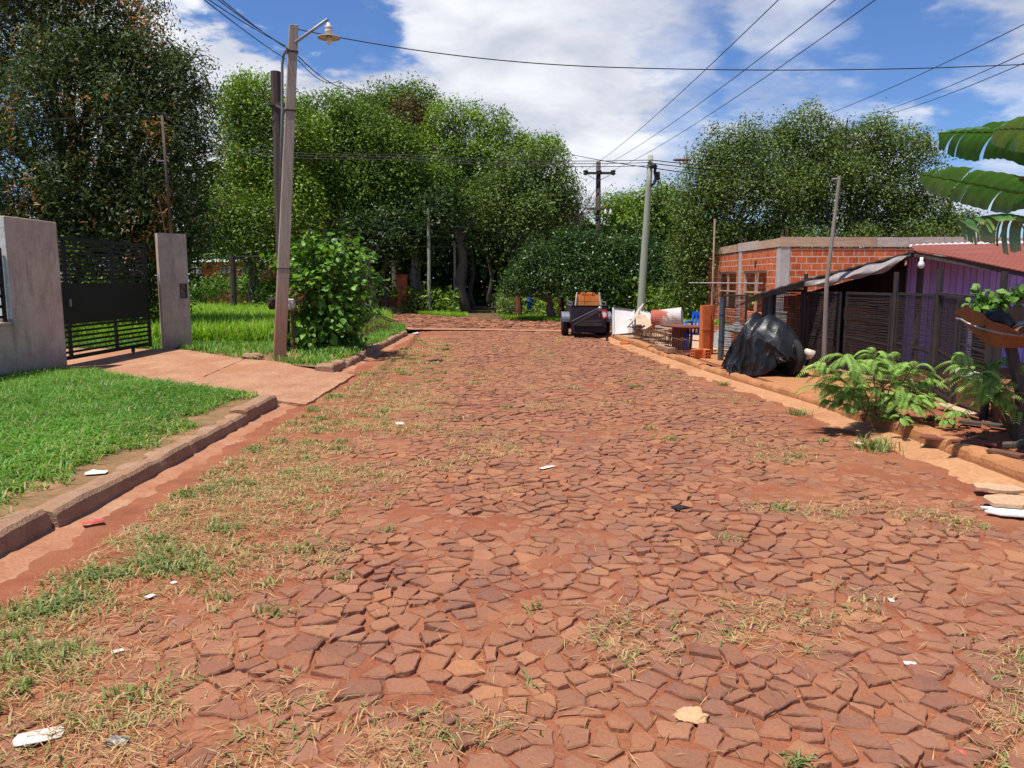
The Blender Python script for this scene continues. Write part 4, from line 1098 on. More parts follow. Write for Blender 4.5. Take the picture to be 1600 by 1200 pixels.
mb.build('pole', pole_mat(), lp, bevel=.012)
a0, a1 = A(441, 175, 14.75), A(441, 100, 14.75)
mb = MB(); mb.tube([A(437, 330, 14.78), a0, a1, A(443, 86, 14.72), A(449, 76, 14.66), A(462, 66, 14.55), A(512, 30, 14.2)], [.026] * 7, 8); mb.build('lamp_arm', M['galv'], lp, smooth=True)
for (t_, s_, h_) in ((.925, .185, .03), (.76, .20, .03), (.30, .225, .012)):
    c = LP0.lerp(LPT, t_); mb = MB(); mb.box(c, (s_, s_, h_), rotz(.35)); mb.build('clamp', M['dark_metal'], lp)
h = A(513, 32, 14.2)
lamp = MB(); lamp.lathe(h + Vector((0, 0, -.02)), [(.0, -.01), (.03, -.02), (.035, -.06), (.062, -.075), (.068, -.12), (.058, -.13), (.068, -.14), (.068, -.185), (.055, -.20), (.055, -.235)], 16); lo = lamp.build('lamp_housing', M['enamel'], lp, smooth=True)
lamp = MB(); lamp.lathe(h + Vector((0, 0, -.02)), [(.05, -.228), (.10, -.236), (.19, -.262), (.196, -.274), (.10, -.250), (.05, -.242)], 24); lamp.build('lamp_shade', M['enamel'], lo, smooth=True)
lamp = MB(); lamp.lathe(h + Vector((0, 0, -.02)), [(.028, -.25), (.034, -.29), (.048, -.325), (.045, -.36), (.02, -.385), (0, -.39)], 12); bo = lamp.build('bulb', M['white_plastic'], lo, smooth=True); bo.matrix_parent_inverse = Matrix.Identity(4)

mb = MB(); b = A(444, 540, 16.2); t = A(431, 112, 16.2); b.z = 0
mb.tube([b.lerp(t, i / 8) + Vector((.012 * math.sin(i * 2.3), 0, 0)) for i in range(9)], [.125 - .022 * i / 8 for i in range(9)], 9)
mb.tube([A(431, 165, 16.1), A(446, 172, 15.9)], .03, 6); mb.box(A(432, 164, 16.2), (.26, .26, .05))
tag(mb.build('utility_pole', M['dark_wood'], smooth=False), 'dark brown round pole standing just behind the lamp pole', 'utility pole')

# raised rubbish basket behind the lamp pole, with two bags
rb = empty('rubbish_basket', (-4.6, 15.9, .15), 'rusty raised wire rubbish basket half hidden behind the lamp pole', 'rubbish basket')
bx0, bx1, bz0, bz1, by0, by1 = A(419, 0, 15.8).x, A(454, 0, 15.8).x, A(430, 484, 15.8).z, A(430, 454, 15.8).z, 15.65, 16.05
mb = MB()
for z in (bz0, (bz0 + bz1) / 2, bz1):
    for (a, b2) in (((bx0, by0), (bx1, by0)), ((bx1, by0), (bx1, by1)), ((bx1, by1), (bx0, by1)), ((bx0, by1), (bx0, by0))): mb.bar((*a, z), (*b2, z), .014)
for i in range(6):
    x = bx0 + (bx1 - bx0) * i / 5
    for y in (by0, by1): mb.bar((x, y, bz0), (x, y, bz1), .008)
for i in range(7): x = bx0 + (bx1 - bx0) * i / 6; mb.bar((x, by0, bz0), (x, by1, bz0), .008)
mb.build('basket', M['rust'], rb); mb = MB(); mb.bar(((bx0 + bx1) / 2, 15.85, 0), ((bx0 + bx1) / 2, 15.85, bz0), .05); mb.build('leg', M['rust'], rb)


def bag(name, label, c, r, mat, seed, cat='rubbish bag'):
    import bmesh
    bm = bmesh.new(); bmesh.ops.create_icosphere(bm, subdivisions=4, radius=1); rn = random.Random(seed); ox = rn.uniform(0, 40)
    for v in bm.verts:
        d = v.co.normalized(); n = float(fbm(d.x * 1.6 + ox + d.z, d.y * 1.6 + d.z * 1.3, 1.3, 4)) - .5; cr = abs(float(vnoise(d.x * 3 + d.z * 2 + ox, d.y * 3 - d.z, 1.7)) - .5)
        k = 1 + n * .75 - cr * .30
        if d.z > .75: k *= 1 - (d.z - .75) * 1.2
        v.co = Vector((d.x * r[0], d.y * r[1], max(-.72, d.z) * r[2])) * k + Vector(c)
    me = bpy.data.meshes.new(name); bm.to_mesh(me); bm.free(); o = link(name, me, mat, None, True); return tag(o, label, cat)


bag('rubbish_bag', 'white crumpled rubbish bag in the rusty basket, right of the lamp pole', A(451, 476, 15.8), (.13, .14, .14), M['white_plastic'], 3)
bag('rubbish_bag', 'dark brown rubbish bag in the rusty basket, left of the lamp pole', A(427, 474, 15.8), (.10, .13, .15), M['dark_board'], 4)


# ------------------------------------------------------------------ leafy bush with broad leaves
def leaf_shape(P, N, T, L, W, tint):
    """broad pointed leaf folded along its midrib: six corners and the midrib, as quads"""
    B = np.cross(N, T); L = L[:, None]; W = W[:, None]
    b = P; m = P + T * L * .5 - N * L * .04; t = P + T * L - N * L * .18
    l1 = P + T * L * .18 + B * W * .42 + N * W * .12; l2 = P + T * L * .55 + B * W * .46 + N * W * .08
    r1 = P + T * L * .18 - B * W * .42 + N * W * .12; r2 = P + T * L * .55 - B * W * .46 + N * W * .08
    V = np.stack([b, m, t, l1, l2, r1, r2], 1).reshape(-1, 3); n = len(P); o = np.arange(n)[:, None] * 7
    Fq = np.concatenate([o + np.array([[0, 1, 4, 3]]), o + np.array([[1, 2, 2, 4]]) * 0 + np.array([[1, 2, 4, 4]]), o + np.array([[0, 5, 6, 1]])], 0)
    tri = np.concatenate([o + np.array([[1, 2, 4]]), o + np.array([[1, 6, 2]])], 0)
    quads = np.concatenate([o + np.array([[0, 1, 4, 3]]), o + np.array([[0, 5, 6, 1]])], 0)
    return V, quads, tri, np.repeat(tint, 7)


def mixed_mesh(name, V, quads, tri, tint, mat, parent):
    me = bpy.data.meshes.new(name); nv = len(V)
    me.vertices.add(nv); me.vertices.foreach_set('co', np.ascontiguousarray(V, dtype=np.float32).ravel())
    loops = np.concatenate([quads.ravel(), tri.ravel()]).astype(np.int32); me.loops.add(len(loops)); me.loops.foreach_set('vertex_index', loops)
    st = np.concatenate([np.arange(len(quads)) * 4, len(quads) * 4 + np.arange(len(tri)) * 3]).astype(np.int32)
    me.polygons.add(len(st)); me.polygons.foreach_set('loop_start', st)
    a = me.attributes.new('tint', 'FLOAT', 'POINT'); a.data.foreach_set('value', np.ascontiguousarray(tint, dtype=np.float32))
    me.update(calc_edges=True); me.validate(); return link(name, me, mat, parent)


rng = np.random.default_rng(77)
bb = G(512, 541, .15); bb.y = 16.6; bb.x = (512 - 800) / F_PX * 16.6
bush = empty('bush', bb, 'big leafy bush with broad bright green leaves right of the lamp pole', 'bush')
mb = MB(); PP, TT, OO = [], [], []
kpx = 16.6 / F_PX
tips = [(452, 395), (470, 372), (493, 362), (506, 385), (530, 378), (545, 372), (560, 395), (572, 402), (585, 430), (452, 420), (465, 440), (480, 400), (520, 410), (545, 420), (570, 440), (560, 465), (590, 487), (455, 470), (470, 500), (450, 520), (500, 440), (530, 455), (510, 490), (540, 500), (565, 500), (480, 520), (520, 520), (555, 520), (430, 400), (575, 470)]
for (tx, ty) in tips:
    for rep in range(2):
        e = A(tx + random.gauss(0, 6), ty + random.gauss(0, 5), 16.6 + random.uniform(-.75, .75)); s = bb + Vector((random.gauss(0, .10), random.gauss(0, .10), 0))
        pts = bez(s, s.lerp(e, .45) + Vector((0, 0, .35 * (e.z - .15))), e, 9); mb.tube(pts, [.022 - .0018 * i for i in range(10)], 5)
        for i in range(10):
            for w in range(7 if i > 3 else 3):
                q = pts[i] + Vector((random.gauss(0, .13), random.gauss(0, .13), random.gauss(0, .11))); PP.append(q); d = q - (bb + Vector((0, 0, .9))); d.normalize(); OO.append(d)
mb.build('stems', M['stem'], bush, smooth=True)
P = np.array(PP); O = np.array(OO); n = len(P)
N = rng.normal(size=(n, 3)) * .5 + O * .45; N[:, 2] += .75; N /= np.linalg.norm(N, axis=1, keepdims=True)
T = rng.normal(size=(n, 3)) + O * .8; T[:, 2] -= .45; T -= N * (T * N).sum(1, keepdims=True); T /= np.linalg.norm(T, axis=1, keepdims=True)
L = rng.uniform(.09, .19, n); V, q4, t3, tt = leaf_shape(P, N, T, L, L * rng.uniform(.7, .95, n), rng.random(n) * .8)
mixed_mesh('leaves', V, q4, t3, tt, M['leaf_bush'], bush)

# ------------------------------------------------------------------ far left house with pale roof, brick gatepost, posts
hs = empty('house', A(350, 440, 48), 'low brick house with pale sheet roof and white window bars, far behind the tall grass', 'house')
Yh = 48; x0, x1 = A(292, 0, Yh).x, A(440, 0, Yh).x; zt = A(350, 411, Yh).z
mb = MB(); mb.box(((x0 + x1) / 2, Yh + 3, zt / 2), (x1 - x0, 6, zt)); mb.build('wall', M['small_brick'], hs)
mb = MB(); zr = A(350, 397, Yh + 3.0).z; mb.add([(x0 - .3, Yh - .7, zt + .05), (x1 + .3, Yh - .7, zt + .05), (x1 + .3, Yh + 3, zr), (x0 - .3, Yh + 3, zr), (x1 + .3, Yh + 6.6, zt + .05), (x0 - .3, Yh + 6.6, zt + .05)], [(0, 1, 2, 3), (3, 2, 4, 5)]); mb.build('roof', M['white_tin'], hs)
for pxw in (308, 352, 379, 410):
    c = A(pxw, 422, Yh - .04); mb = MB(); mb.box(c, (.56, .06, .44)); wo = mb.build('window', M['dark_board'], hs); mb = MB()
    for i in range(4): mb.box(c + Vector((0, -.05, -.17 + .115 * i)), (.58, .02, .025))
    for i in range(3): mb.box(c + Vector((-.27 + .27 * i, -.05, 0)), (.025, .022, .42))
    bo = mb.build('window_bars', M['white_plastic'], wo); bo.matrix_parent_inverse = Matrix.Identity(4); wo.matrix_parent_inverse = Matrix.Translation(-Vector(hs.location))

gp = empty('brick_gatepost', A(630, 486, 38), 'square red brick gatepost with a low wall running left, across the crossing street', 'gatepost')
k = 38 / F_PX; c = A(630, 486, 38)
mb = MB(); zt = A(630, 431, 38).z; mb.box((c.x, 38, (zt + .0) / 2), (.46, .46, zt)); mb.build('shaft', M['small_brick'], gp, bevel=.01)
mb = MB(); mb.box((c.x, 38, zt + .03), (.52, .52, .06)); mb.build('cap', M['small_brick'], gp, bevel=.01)
mb = MB(); mb.bar((c.x - .2, 38.2, .33), (c.x - 6, 41.0, .55), .2, .75); mb.build('low_wall', M['small_brick'], gp)
mb = MB(); mb.add([(c.x + .4, 37.3, .05), (c.x - 5.5, 40.0, .05), (c.x - 5.5, 40.4, .30), (c.x - .4, 37.8, .34), (c.x + .5, 37.55, .03)], [(0, 4, 3), (0, 3, 2, 1)]); mb.build('ramp', M['kerb'], gp)
for (px, pt, pb, Y, r, mat, lab, nm) in ((670, 325, 486, 37.2, .085, 'green_pole', 'tall straight grey-green post in front of the wood', 'post'), (710.5, 378, 482, 38.5, .07, 'green_pole', 'shorter thin grey post near the mouth of the forest path', 'post'),
                                     (363, 399, 455, 31, .13, 'dark_wood', 'short dark post with a cross wire standing in the tall grass', 'post'), (810, 463, 499, 32.6, .16, 'red_wood', 'left red-brown gatepost under the glossy round tree', 'gatepost'), (877, 464, 499, 32.6, .13, 'red_wood', 'right red-brown gatepost beside the trailer', 'gatepost')):
    b = A(px, pb, Y); b.z = 0.0; t = A(px - .5, pt, Y); mb = MB(); mb.tube([b, b.lerp(t, .5) + Vector((.02, 0, 0)), t], [r * 1.05, r, r * .9], 9)
    if px == 363: mb.bar(t + Vector((0, 0, -.05)), t + Vector((1.2, 0, -.02)), .05)
    tag(mb.build('post', M[mat]), lab, nm)
mb = MB(); c = A(829, 470, 34); mb.lathe(c, [(0, -.4), (.15, -.4), (.17, .22), (.15, .32), (.05, .38), (.05, .43), (0, .43)], 14); tag(mb.build('water_drum', M['blue'], smooth=True), 'small pale blue plastic drum in the shade between the red gateposts', 'drum')

# ------------------------------------------------------------------ unfinished brick house
HX, HY = 7.72, 22.4
bh = empty('brick_house', (HX, HY, 0), 'unfinished roofless house of orange hollow bricks with grey concrete columns', 'house')
ZT = 2.56; HY2 = 29.6
yw = [yx(q, HX) for q in (1119, 1147, 1158, 1194)]
mb = MB()
wl = 0.16
def wallx(y0, y1, z0, z1): mb.box((HX + wl / 2, (y0 + y1) / 2, (z0 + z1) / 2), (wl, abs(y1 - y0), z1 - z0))
zs, zl = 0.62, 1.93
wallx(HY + .30, HY2, -0.1, zs); wallx(HY + .30, HY2, zl, ZT)
for (a, b) in ((HY + .30, yw[3]), (yw[2], yw[1]), (yw[0], HY2)): wallx(a, b, zs, zl)
mb.build('side_wall', M['brick'], bh)
mb = MB(); mb.box((HX + .30 + 5.2, HY + wl / 2, ZT / 2 - .05), (10.4, wl, ZT + .1)); mb.build('front_wall', M['brick'], bh)
mb = MB(); mb.box((HX + 5.2, HY2 + .08, ZT / 2), (10.8, .16, ZT)); mb.box((HX + 3.6, (HY + HY2) / 2 + .15, ZT / 2), (.16, HY2 - HY - .2, ZT)); mb.build('inner_walls', M['brick'], bh)
for (cx, cy, sx, sy, zt) in ((HX + .14, HY + .14, .30, .30, ZT + .02), (HX + .07, (yw[1] + yw[2]) / 2, .175, .34, ZT + .01), (HX + .07, HY2 + .06, .20, .26, ZT + .01), (HX + 4.55, HY + .07, .26, .175, ZT + .01)):
    mb = MB(); mb.box((cx, cy, zt / 2 - .05), (sx, sy, zt + .1)); mb.build('column', M['concrete'], bh, bevel=.008)
# timber formwork of the ring beam, board after board
rnd = random.Random(4); y = HY - .03
for (kind, s0, s1) in (('y', HY - .02, HY2 + .05), ('x', HX - .03, HX + 10.6)):
    q = s0; zoff = 0
    while q < s1:
        L = min(rnd.uniform(1.7, 3.0), s1 - q); h = rnd.uniform(.24, .28); mb = MB()
        if kind == 'y': mb.box((HX - .012, q + L / 2, ZT + .03 + h / 2), (.03, L - .02, h), Matrix.Rotation(rnd.gauss(0, .006), 3, 'X'))
        else: mb.box((q + L / 2, HY - .014, ZT + .03 + h / 2), (L - .02, .03, h), Matrix.Rotation(rnd.gauss(0, .006), 3, 'Y'))
        mb.build('formwork_board', M['wood'] if rnd.random() < .75 else M['pale_wood'], bh); q += L
for (cx, cy) in ((HX + .14, HY + .14), (HX + .07, (yw[1] + yw[2]) / 2), (HX + 4.55, HY + .07)):
    mb = MB()
    for (dx, dy) in ((-.06, -.06), (.06, -.06), (.06, .06), (-.06, .06)): mb.tube([(cx + dx, cy + dy, ZT - .1), (cx + dx * 1.15, cy + dy, ZT + .30 + .35 * rnd.random())], .012, 5)
    mb.build('column_bars', M['rust'], bh)
for (a, b) in ((yw[3], yw[2]), (yw[1], yw[0])):
    mb = MB(); ym = (a + b) / 2; fx = HX + .06
    for y in (a + .04, b - .04): mb.box((fx, y, (zs + zl) / 2), (.07, .07, zl - zs - .004))
    mb.box((fx, ym, (zs + zl) / 2), (.06, .05, zl - zs - .15)); mb.box((fx, (a + b) / 2, zl - .035), (.068, abs(b - a) - .16, .06)); mb.box((fx, (a + b) / 2, 1.25), (.05, abs(b - a) - .16, .05))
    wf = mb.build('window_frame', M['wood'], bh)
for (dx, dy) in ((1.0, 1.6), (1.4, 3.0), (.8, 4.6), (1.7, 5.6)):
    mb = MB(); mb.tube([(HX + dx, HY + dy, 0), (HX + dx + .05, HY + dy, ZT)], .05, 7); mb.build('prop', M['wood'], bh)
mb = MB(); mb.box((HX + .02, yx(1176, HX), ZT - .42), (.05, .16, .22)); mb.build('vent_hole', M['dark_board'], bh)
# timber cross rail sticking out of the side wall
mb = MB(); mb.tube([A(1076, 442, 24.5), A(1192, 443, 23.2)], .02, 6); tag(mb.build('long_bar', M['galv']), 'long thin grey bar reaching level past the windows of the brick house', 'bar')
mb = MB(); t = A(1117, 342, 25.0); b = Vector((t.x, t.y, 0)); mb.tube([b, t], .03, 6); tag(mb.build('thin_post', M['wood']), 'thin bare wooden pole rising at the far end of the unfinished house', 'pole')

# ------------------------------------------------------------------ purple shed
sh = empty('wooden_shed', (6.9, 13.6, .1), 'low shed with purple board wall under a rusty red sheet roof behind mesh', 'shed')
PX0 = A(1449, 0, 13.4).x
mb = MB(); mb.box((PX0 + 2.0, 13.45, 1.05), (4.0, .06, 2.0)); mb.build('front_wall', M['purple'], sh)
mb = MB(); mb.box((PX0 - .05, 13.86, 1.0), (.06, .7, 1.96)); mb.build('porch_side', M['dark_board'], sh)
mb = MB(); mb.add([(x, y, z) for y in (16.2, 16.28) for (x, z) in ((5.9, 0), (9.0, 0), (9.0, 2.02), (8.5, 2.02), (5.9, 1.30))], [(0, 1, 2, 3, 4), (9, 8, 7, 6, 5)] + [(k, k + 5, (k + 1) % 5 + 5, (k + 1) % 5) for k in range(5)]); mb.build('porch_shade_wall', M['dark_board'], sh)  # dark wall added behind the porch to make its interior read as shade
mb = MB(); c = A(1528, 545, 13.38); mb.box(c + Vector((0, 0, -.06)), (.30, .05, .84)); wn = mb.build('window', M['dark_board'], sh); mb = MB()
for (dx, dz, sx, sz) in ((-.19, 0, .07, .98), (.19, 0, .07, .98), (0, .46, .31, .07), (0, -.46, .31, .07)): mb.box(c + Vector((dx, -.02, dz - .06)), (sx, .07, sz))
wfr = mb.build('window_frame', M['white_plastic'], wn)
mb = MB(); c = A(1583, 560, 13.38); mb.box(c + Vector((-.35, -.03, -.25)), (.06, .06, 1.5)); mb.box(c + Vector((.35, -.03, -.25)), (.06, .06, 1.5)); mb.build('door_frame', M['white_plastic'], sh)


def roof_sheet(p00, p10, p11, p01, waves, amp, name, mat, thick=.012, nu=90, nv=6):
    p00, p10, p11, p01 = map(Vector, (p00, p10, p11, p01)); n = (p10 - p00).cross(p01 - p00).normalized()
    if n.z < 0: n = -n
    mb = MB(); mb.sheet(lambda u, v: p00.lerp(p10, u).lerp(p01.lerp(p11, u), v) + n * (amp * math.sin(u * waves * 2 * math.pi) + .012 * math.sin(v * 7 + u * 5)), nu, nv, thick)
    return mb.build(name, mat, sh, smooth=False)


roof_sheet(A(1428, 391, 12.6), A(1625, 427, 11.0), A(1660, 378, 15.2), A(1424, 384, 15.2), 26, .0035, 'red_roof', M['red_tin'])
roof_sheet(A(1421, 386, 15.22), A(1600, 378, 15.22), A(1600, 375, 16.4), A(1421, 383, 16.4), 18, .012, 'pale_roof', M['white_tin'])
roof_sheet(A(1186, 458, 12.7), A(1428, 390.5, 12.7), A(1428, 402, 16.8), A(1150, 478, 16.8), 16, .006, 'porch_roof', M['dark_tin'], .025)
mb = MB(); mb.bar(A(1190, 461, 12.75), A(1430, 396, 12.75), .07, .09); mb.bar(A(1430, 397, 12.62), A(1625, 433, 11.05), .05, .07); mb.build('rafter', M['dark_wood'], sh)


def tarp_fn(u, v):
    a = A(1255, 441, 12.66).lerp(A(1420, 396, 12.66), u); d = 0.05 + .12 * math.sin(u * math.pi) + .03 * math.sin(u * 11)
    return a + Vector((0, -.05 - .16 * math.sin(v * 2.6) * math.sin(u * 3.1), -d * v - .01 + .018 * math.sin(u * 23 + v * 6)))


mb = MB(); mb.sheet(tarp_fn, 60, 10, .004); mb.build('plastic_sheet', M['tarp_grey'], sh, smooth=True)
for px in (1440, 1196):
    t = A(px, 398 if px > 1300 else 458, 12.95); mb = MB(); mb.tube([(t.x, t.y, 0), t + Vector((0, 0, -.06))], .05, 8); mb.build('porch_post', M['dark_wood'], sh)
c = A(1440, 405, 12.4); mb = MB(); mb.lathe(c, [(0, .03), (.025, .03), (.025, -.02), (.045, -.06), (.052, -.10), (.035, -.14), (0, -.15)], 14); mb.build('light_bulb', M['white_plastic'], sh, smooth=True)
# clutter inside the porch, seen through the mesh
for (px, py, Y, sx, sz, mt, lab, nm) in ((1245, 500, 14.2, .35, .9, 'brick', 'stack of dull bricks behind the first mesh panel', 'brick_stack'), (1292, 495, 14.6, .22, .55, 'wood', 'upright raw boards leaning behind the second mesh panel', 'board_stack'), (1345, 500, 14.8, .55, .5, 'brick', 'low brick pile behind the third mesh panel', 'brick_stack')):
    c = A(px, py, Y); mb = MB(); r2 = random.Random(px)
    for r in range(4):
        for q in range(3): mb.box((c.x + (q - 1) * sx / 3 + r2.gauss(0, .015), Y + r2.gauss(0, .03), .14 + (r + .5) * (c.z + sz / 2 - .14) / 4), (sx / 3 - .012, .2, (c.z + sz / 2 - .14) / 4 - .01), rotz(r2.gauss(0, .08)))
    tag(mb.build(nm, M[mt]), lab, 'stack')

# ------------------------------------------------------------------ wire mesh fence
FP = [(1127, 562, 14.5, 465), (1167, 560, 14.1, 466), (1203, 560, 13.6, 455), (1255, 577, 13.0, 428), (1315, 583, 12.45, 452), (1395, 600, 11.2, 425), (1462, 618, 10.1, 421), (1500, 640, 9.1, 463), (1548, 652, 8.35, 520), (1640, 690, 7.1, 540)]
fpt = []
for (px, pb, Y, pt) in FP: fpt.append((Vector(((px - 800) / F_PX * Y, Y, 0)), A(px, pt, Y).z))
mf = empty('mesh_fence', (5.3, 11.5, .12), 'fence of dark steel frames filled with fine wire mesh along the footpath', 'fence')


def panel(a, b, z0, z1, ny=56, nx=34, mat='dark_metal'):
    mb = MB(); a, b = Vector(a), Vector(b); d = (b - a); L = d.length; u = d.normalized()
    P = lambda s, z: Vector((a.x + u.x * s, a.y + u.y * s, z))
    for z in (z0, z1): mb.bar(P(.02, z), P(L - .02, z), .035)
    for s in (.035, L - .035): mb.bar(P(s, z0 + .018), P(s, z1 - .018), .035)
    mb.bar(P(.05, (z0 + z1) / 2 - .08), P(L - .05, (z0 + z1) / 2 - .12), .022)
    fr = mb.build('panel_frame', M[mat], mf); mb = MB(); r2 = random.Random(int(L * 1e4))
    for i in range(1, ny):
        z = z0 + (z1 - z0) * i / ny; ww = r2.gauss(0, .006)
        mb.bar(P(.05, z + ww), P(L * .5, z + r2.gauss(0, .008)), .010); mb.bar(P(L * .5, z + r2.gauss(0, .008)), P(L - .05, z - ww), .010)
    for i in range(1, nx): mb.bar(P(L * i / nx, z0 + .02), P(L * i / nx + r2.gauss(0, .004), z1 - .02), .004)
    mb.build('mesh', M['wire_mesh'], fr)


panel(fpt[0][0], fpt[1][0], .22, 1.36, 40, 22)
for (i, j, z0, z1) in ((2, 3, .20, 1.47), (3, 4, .20, 1.44), (4, 5, .20, 1.44), (5, 6, .20, 1.45), (6, 7, .20, 1.44)): panel(fpt[i][0] + Vector((0.03, -.02, 0)), fpt[j][0] - Vector((.03, .02, 0)), z0, z1)
panel(fpt[7][0], fpt[8][0], .55, 1.40, 26, 18)
for (i, r, m_) in ((0, .055, 'galv_dark'), (2, .06, 'galv_dark'), (3, .034, 'dark_metal'), (5, .036, 'dark_metal'), (6, .038, 'dark_metal'), (7, .026, 'dark_metal'), (8, .045, 'dark_metal')):
    v, zt = fpt[i]; mb = MB(); zt = max(zt, 1.40) if i in (7, 8) else zt; mb.tube([v + Vector((0, 0, 0)), v + Vector((.005, 0, zt * .5)), v + Vector((0, 0, zt))], r, 9)
    if m_ == 'galv_dark':
        for z in (.5, 1.0): mb.tube([v + Vector((0, 0, z)), v + Vector((0, 0, z + .03))], r * 1.12, 9)
    mb.build('post', M['fender_dark'] if m_ == 'galv_dark' and 'fender_dark' in M else M['dark_metal'] if m_ != 'dark_wood' else M['dark_wood'], mf)
mb = MB(); mb.bar(fpt[7][0] + Vector((.02, 0, .36)), fpt[8][0] + Vector((0, 0, .36)), .03, .34); mb.build('kick_board', M['red_wood'], mf)
mb = MB(); mb.bar(fpt[7][0] + Vector((0, 0, .575)), fpt[8][0] + Vector((0, 0, .575)), .04, .09); mb.build('white_rail', M['white_plastic'], mf)
mb = MB(); mb.bar(fpt[6][0] + Vector((0, 0, 1.47)), fpt[9][0] + Vector((0, 0, 1.42)), .035); mb.build('top_rail', M['dark_metal'], mf)
mb = MB(); mb.bar(fpt[8][0] + Vector((0.1, 0, .30)), fpt[9][0] + Vector((0, 0, .30)), .05, .3); mb.build('low_boards', M['red_wood'], mf)
c, zt = fpt[9]; mb = MB(); mb.tube([c, c + Vector((0, 0, 1.7))], .06, 8); mb.build('post', M['dark_wood'], mf)
v = Vector(((1562 - 800) / F_PX * 9.6, 9.6, 0)); mb = MB(); mb.tube([v, v + Vector((0, 0, A(1562, 424, 9.6).z))], .042, 8); tag(mb.build('round_post', M['dark_metal']), 'dark round wooden post in front of the purple wall, behind the hanging vine', 'post')
# low concrete step under the mesh
mb = MB()
for i in range(2, 5): mb.bar(fpt[i][0] + Vector((0, -.02, .10)), fpt[i + 1][0] + Vector((0, -.02, .10)), .16, .2)
tag(mb.build('fence_plinth', M['kerb']), 'low earth-stained concrete plinth carrying the mesh panels', 'plinth')
t = A(1312, 275, 12.3); mb = MB(); mb.tube([(A(1319, 0, 12.3).x, 12.3, 0), (A(1316, 0, 12.3).x, 12.3, 1.6), t], [.040, .034, .027], 8)
mb.tube([t + Vector((-.12, 0, -.05)), t + Vector((.02, 0, -.04))], .015, 5); tag(mb.build('service_pole', M['pole_wood']), 'tall thin grey pole rising above the mesh fence in front of the brick wall', 'pole')

# ------------------------------------------------------------------ motorcycle under a black plastic sheet
mc = empty('covered_motorcycle', (3.95, 11.2, .135), 'motorcycle wrapped in a black plastic sheet, parked on the footpath by the kerb', 'motorcycle')
C0 = Vector((4.10, 12.5, .135)); ax = Vector((.66, -.75, 0)).normalized(); sd = Vector((-ax.y, ax.x, 0))   # axis from tail (far left) to front wheel (near right)
sdv = Vector((ax.y, -ax.x, 0)); sdv = sdv if sdv.x < 0 else -sdv                                            # side facing the street


def tarp_pt(u, v):
    # u along the bike, v from the hem on the street side (0) over the top (.5) to the other hem (1)
    s = -0.66 + 1.36 * u
    H = np.interp(s, [-.66, -.55, -.30, -.16, -.04, .10, .40, .58, .66, .70], [.25, .45, .80, 1.0, .88, .97, .80, .62, .46, .30])
    W = np.interp(s, [-.66, -.5, -.2, .1, .45, .6, .70], [.18, .30, .42, .46, .40, .26, .12])
    hem = np.interp(s, [-.66, -.4, -.05, .20, .30, .42, .60, .70], [.03, .02, .01, .0, .03, .22, .27, .30])
    t = abs(v - .5) * 2; sg = 1 if v < .5 else -1
    pl = math.sin(u * 22 + sg * 1.2 + 2.2 * math.sin(u * 5)) * .030 + (float(fbm(u * 4 + sg, v * 2.2, 2.0, 3, 3)) - .5) * .07
    cz = lambda q: 1 - abs(2 * float(q) - 1) * 2
    pl += .040 * (cz(vnoise(u * 3 + sg * 7, v * .5, 3.4)) + .45 * cz(vnoise(u * 3 + sg * 3, v * 1.2, 7.3)))
    k1 = .42
    if t < k1: k = t / k1; off = W * (.06 + .80 * k); z = H - (.06 + .26 * k) * k * (1.0 if H > .6 else .5) + .03 * (cz(vnoise(u * 4, v * 5, 2.1)) - .2) * k
    else:
        k = (t - k1) / (1 - k1); off = W * (.86 + .14 * k) + pl * (.7 + 1.5 * k); zt = H - .32 * (1.0 if H > .6 else .5); z = zt * (1 - k) + hem * k + pl * .25 * k
    return C0 + ax * (s + .035 * math.sin(v * 21 + u * 9) * t) + sdv * (sg * off) + Vector((0, 0, z))


mb = MB(); mb.sheet(tarp_pt, 74, 52, .0); mb.build('plastic_cover', M['plast_black'], mc, smooth=False)
wcent = C0 + ax * .50 + Vector((0, 0, .30)); wx = Vector((.22, -.97, 0)).normalized(); wm = Matrix((wx, Vector((0, 0, 1)), wx.cross(Vector((0, 0, 1))))).transposed()
mb = MB(); mb.lathe(wcent, [(.20, -.05), (.275, -.058), (.30, -.03), (.305, 0), (.30, .03), (.275, .058), (.20, .05), (.20, -.05)], 30, axis=wm); ty = mb.build('tyre', M['rubber'], mc, smooth=True)
mb = MB(); mb.lathe(wcent, [(0, -.04), (.05, -.05), (.06, -.02), (.19, -.02), (.205, -.04), (.205, .04), (.19, .02), (.06, .02), (.05, .05), (0, .04)], 24, axis=wm); mb.build('hub', M['dark_metal'], ty)
w2 = C0 - ax * .40 + Vector((0, 0, .27)); mb = MB(); mb.lathe(w2, [(.18, -.05), (.25, -.058), (.27, 0), (.25, .058), (.18, .05), (.18, -.05)], 26, axis=wm); mb.build('tyre', M['rubber'], mc, smooth=True)
e = C0 + ax * .66 + Vector((0.06, 0, .42)); mb = MB(); mb.lathe(e, [(.0, .0), (.035, .0), (.085, .13), (.075, .14), (.03, .02)], 14, axis=Matrix.Rotation(2.2, 3, 'Y')); mb.build('headlamp_cowl', M['enamel'], mc, smooth=True)

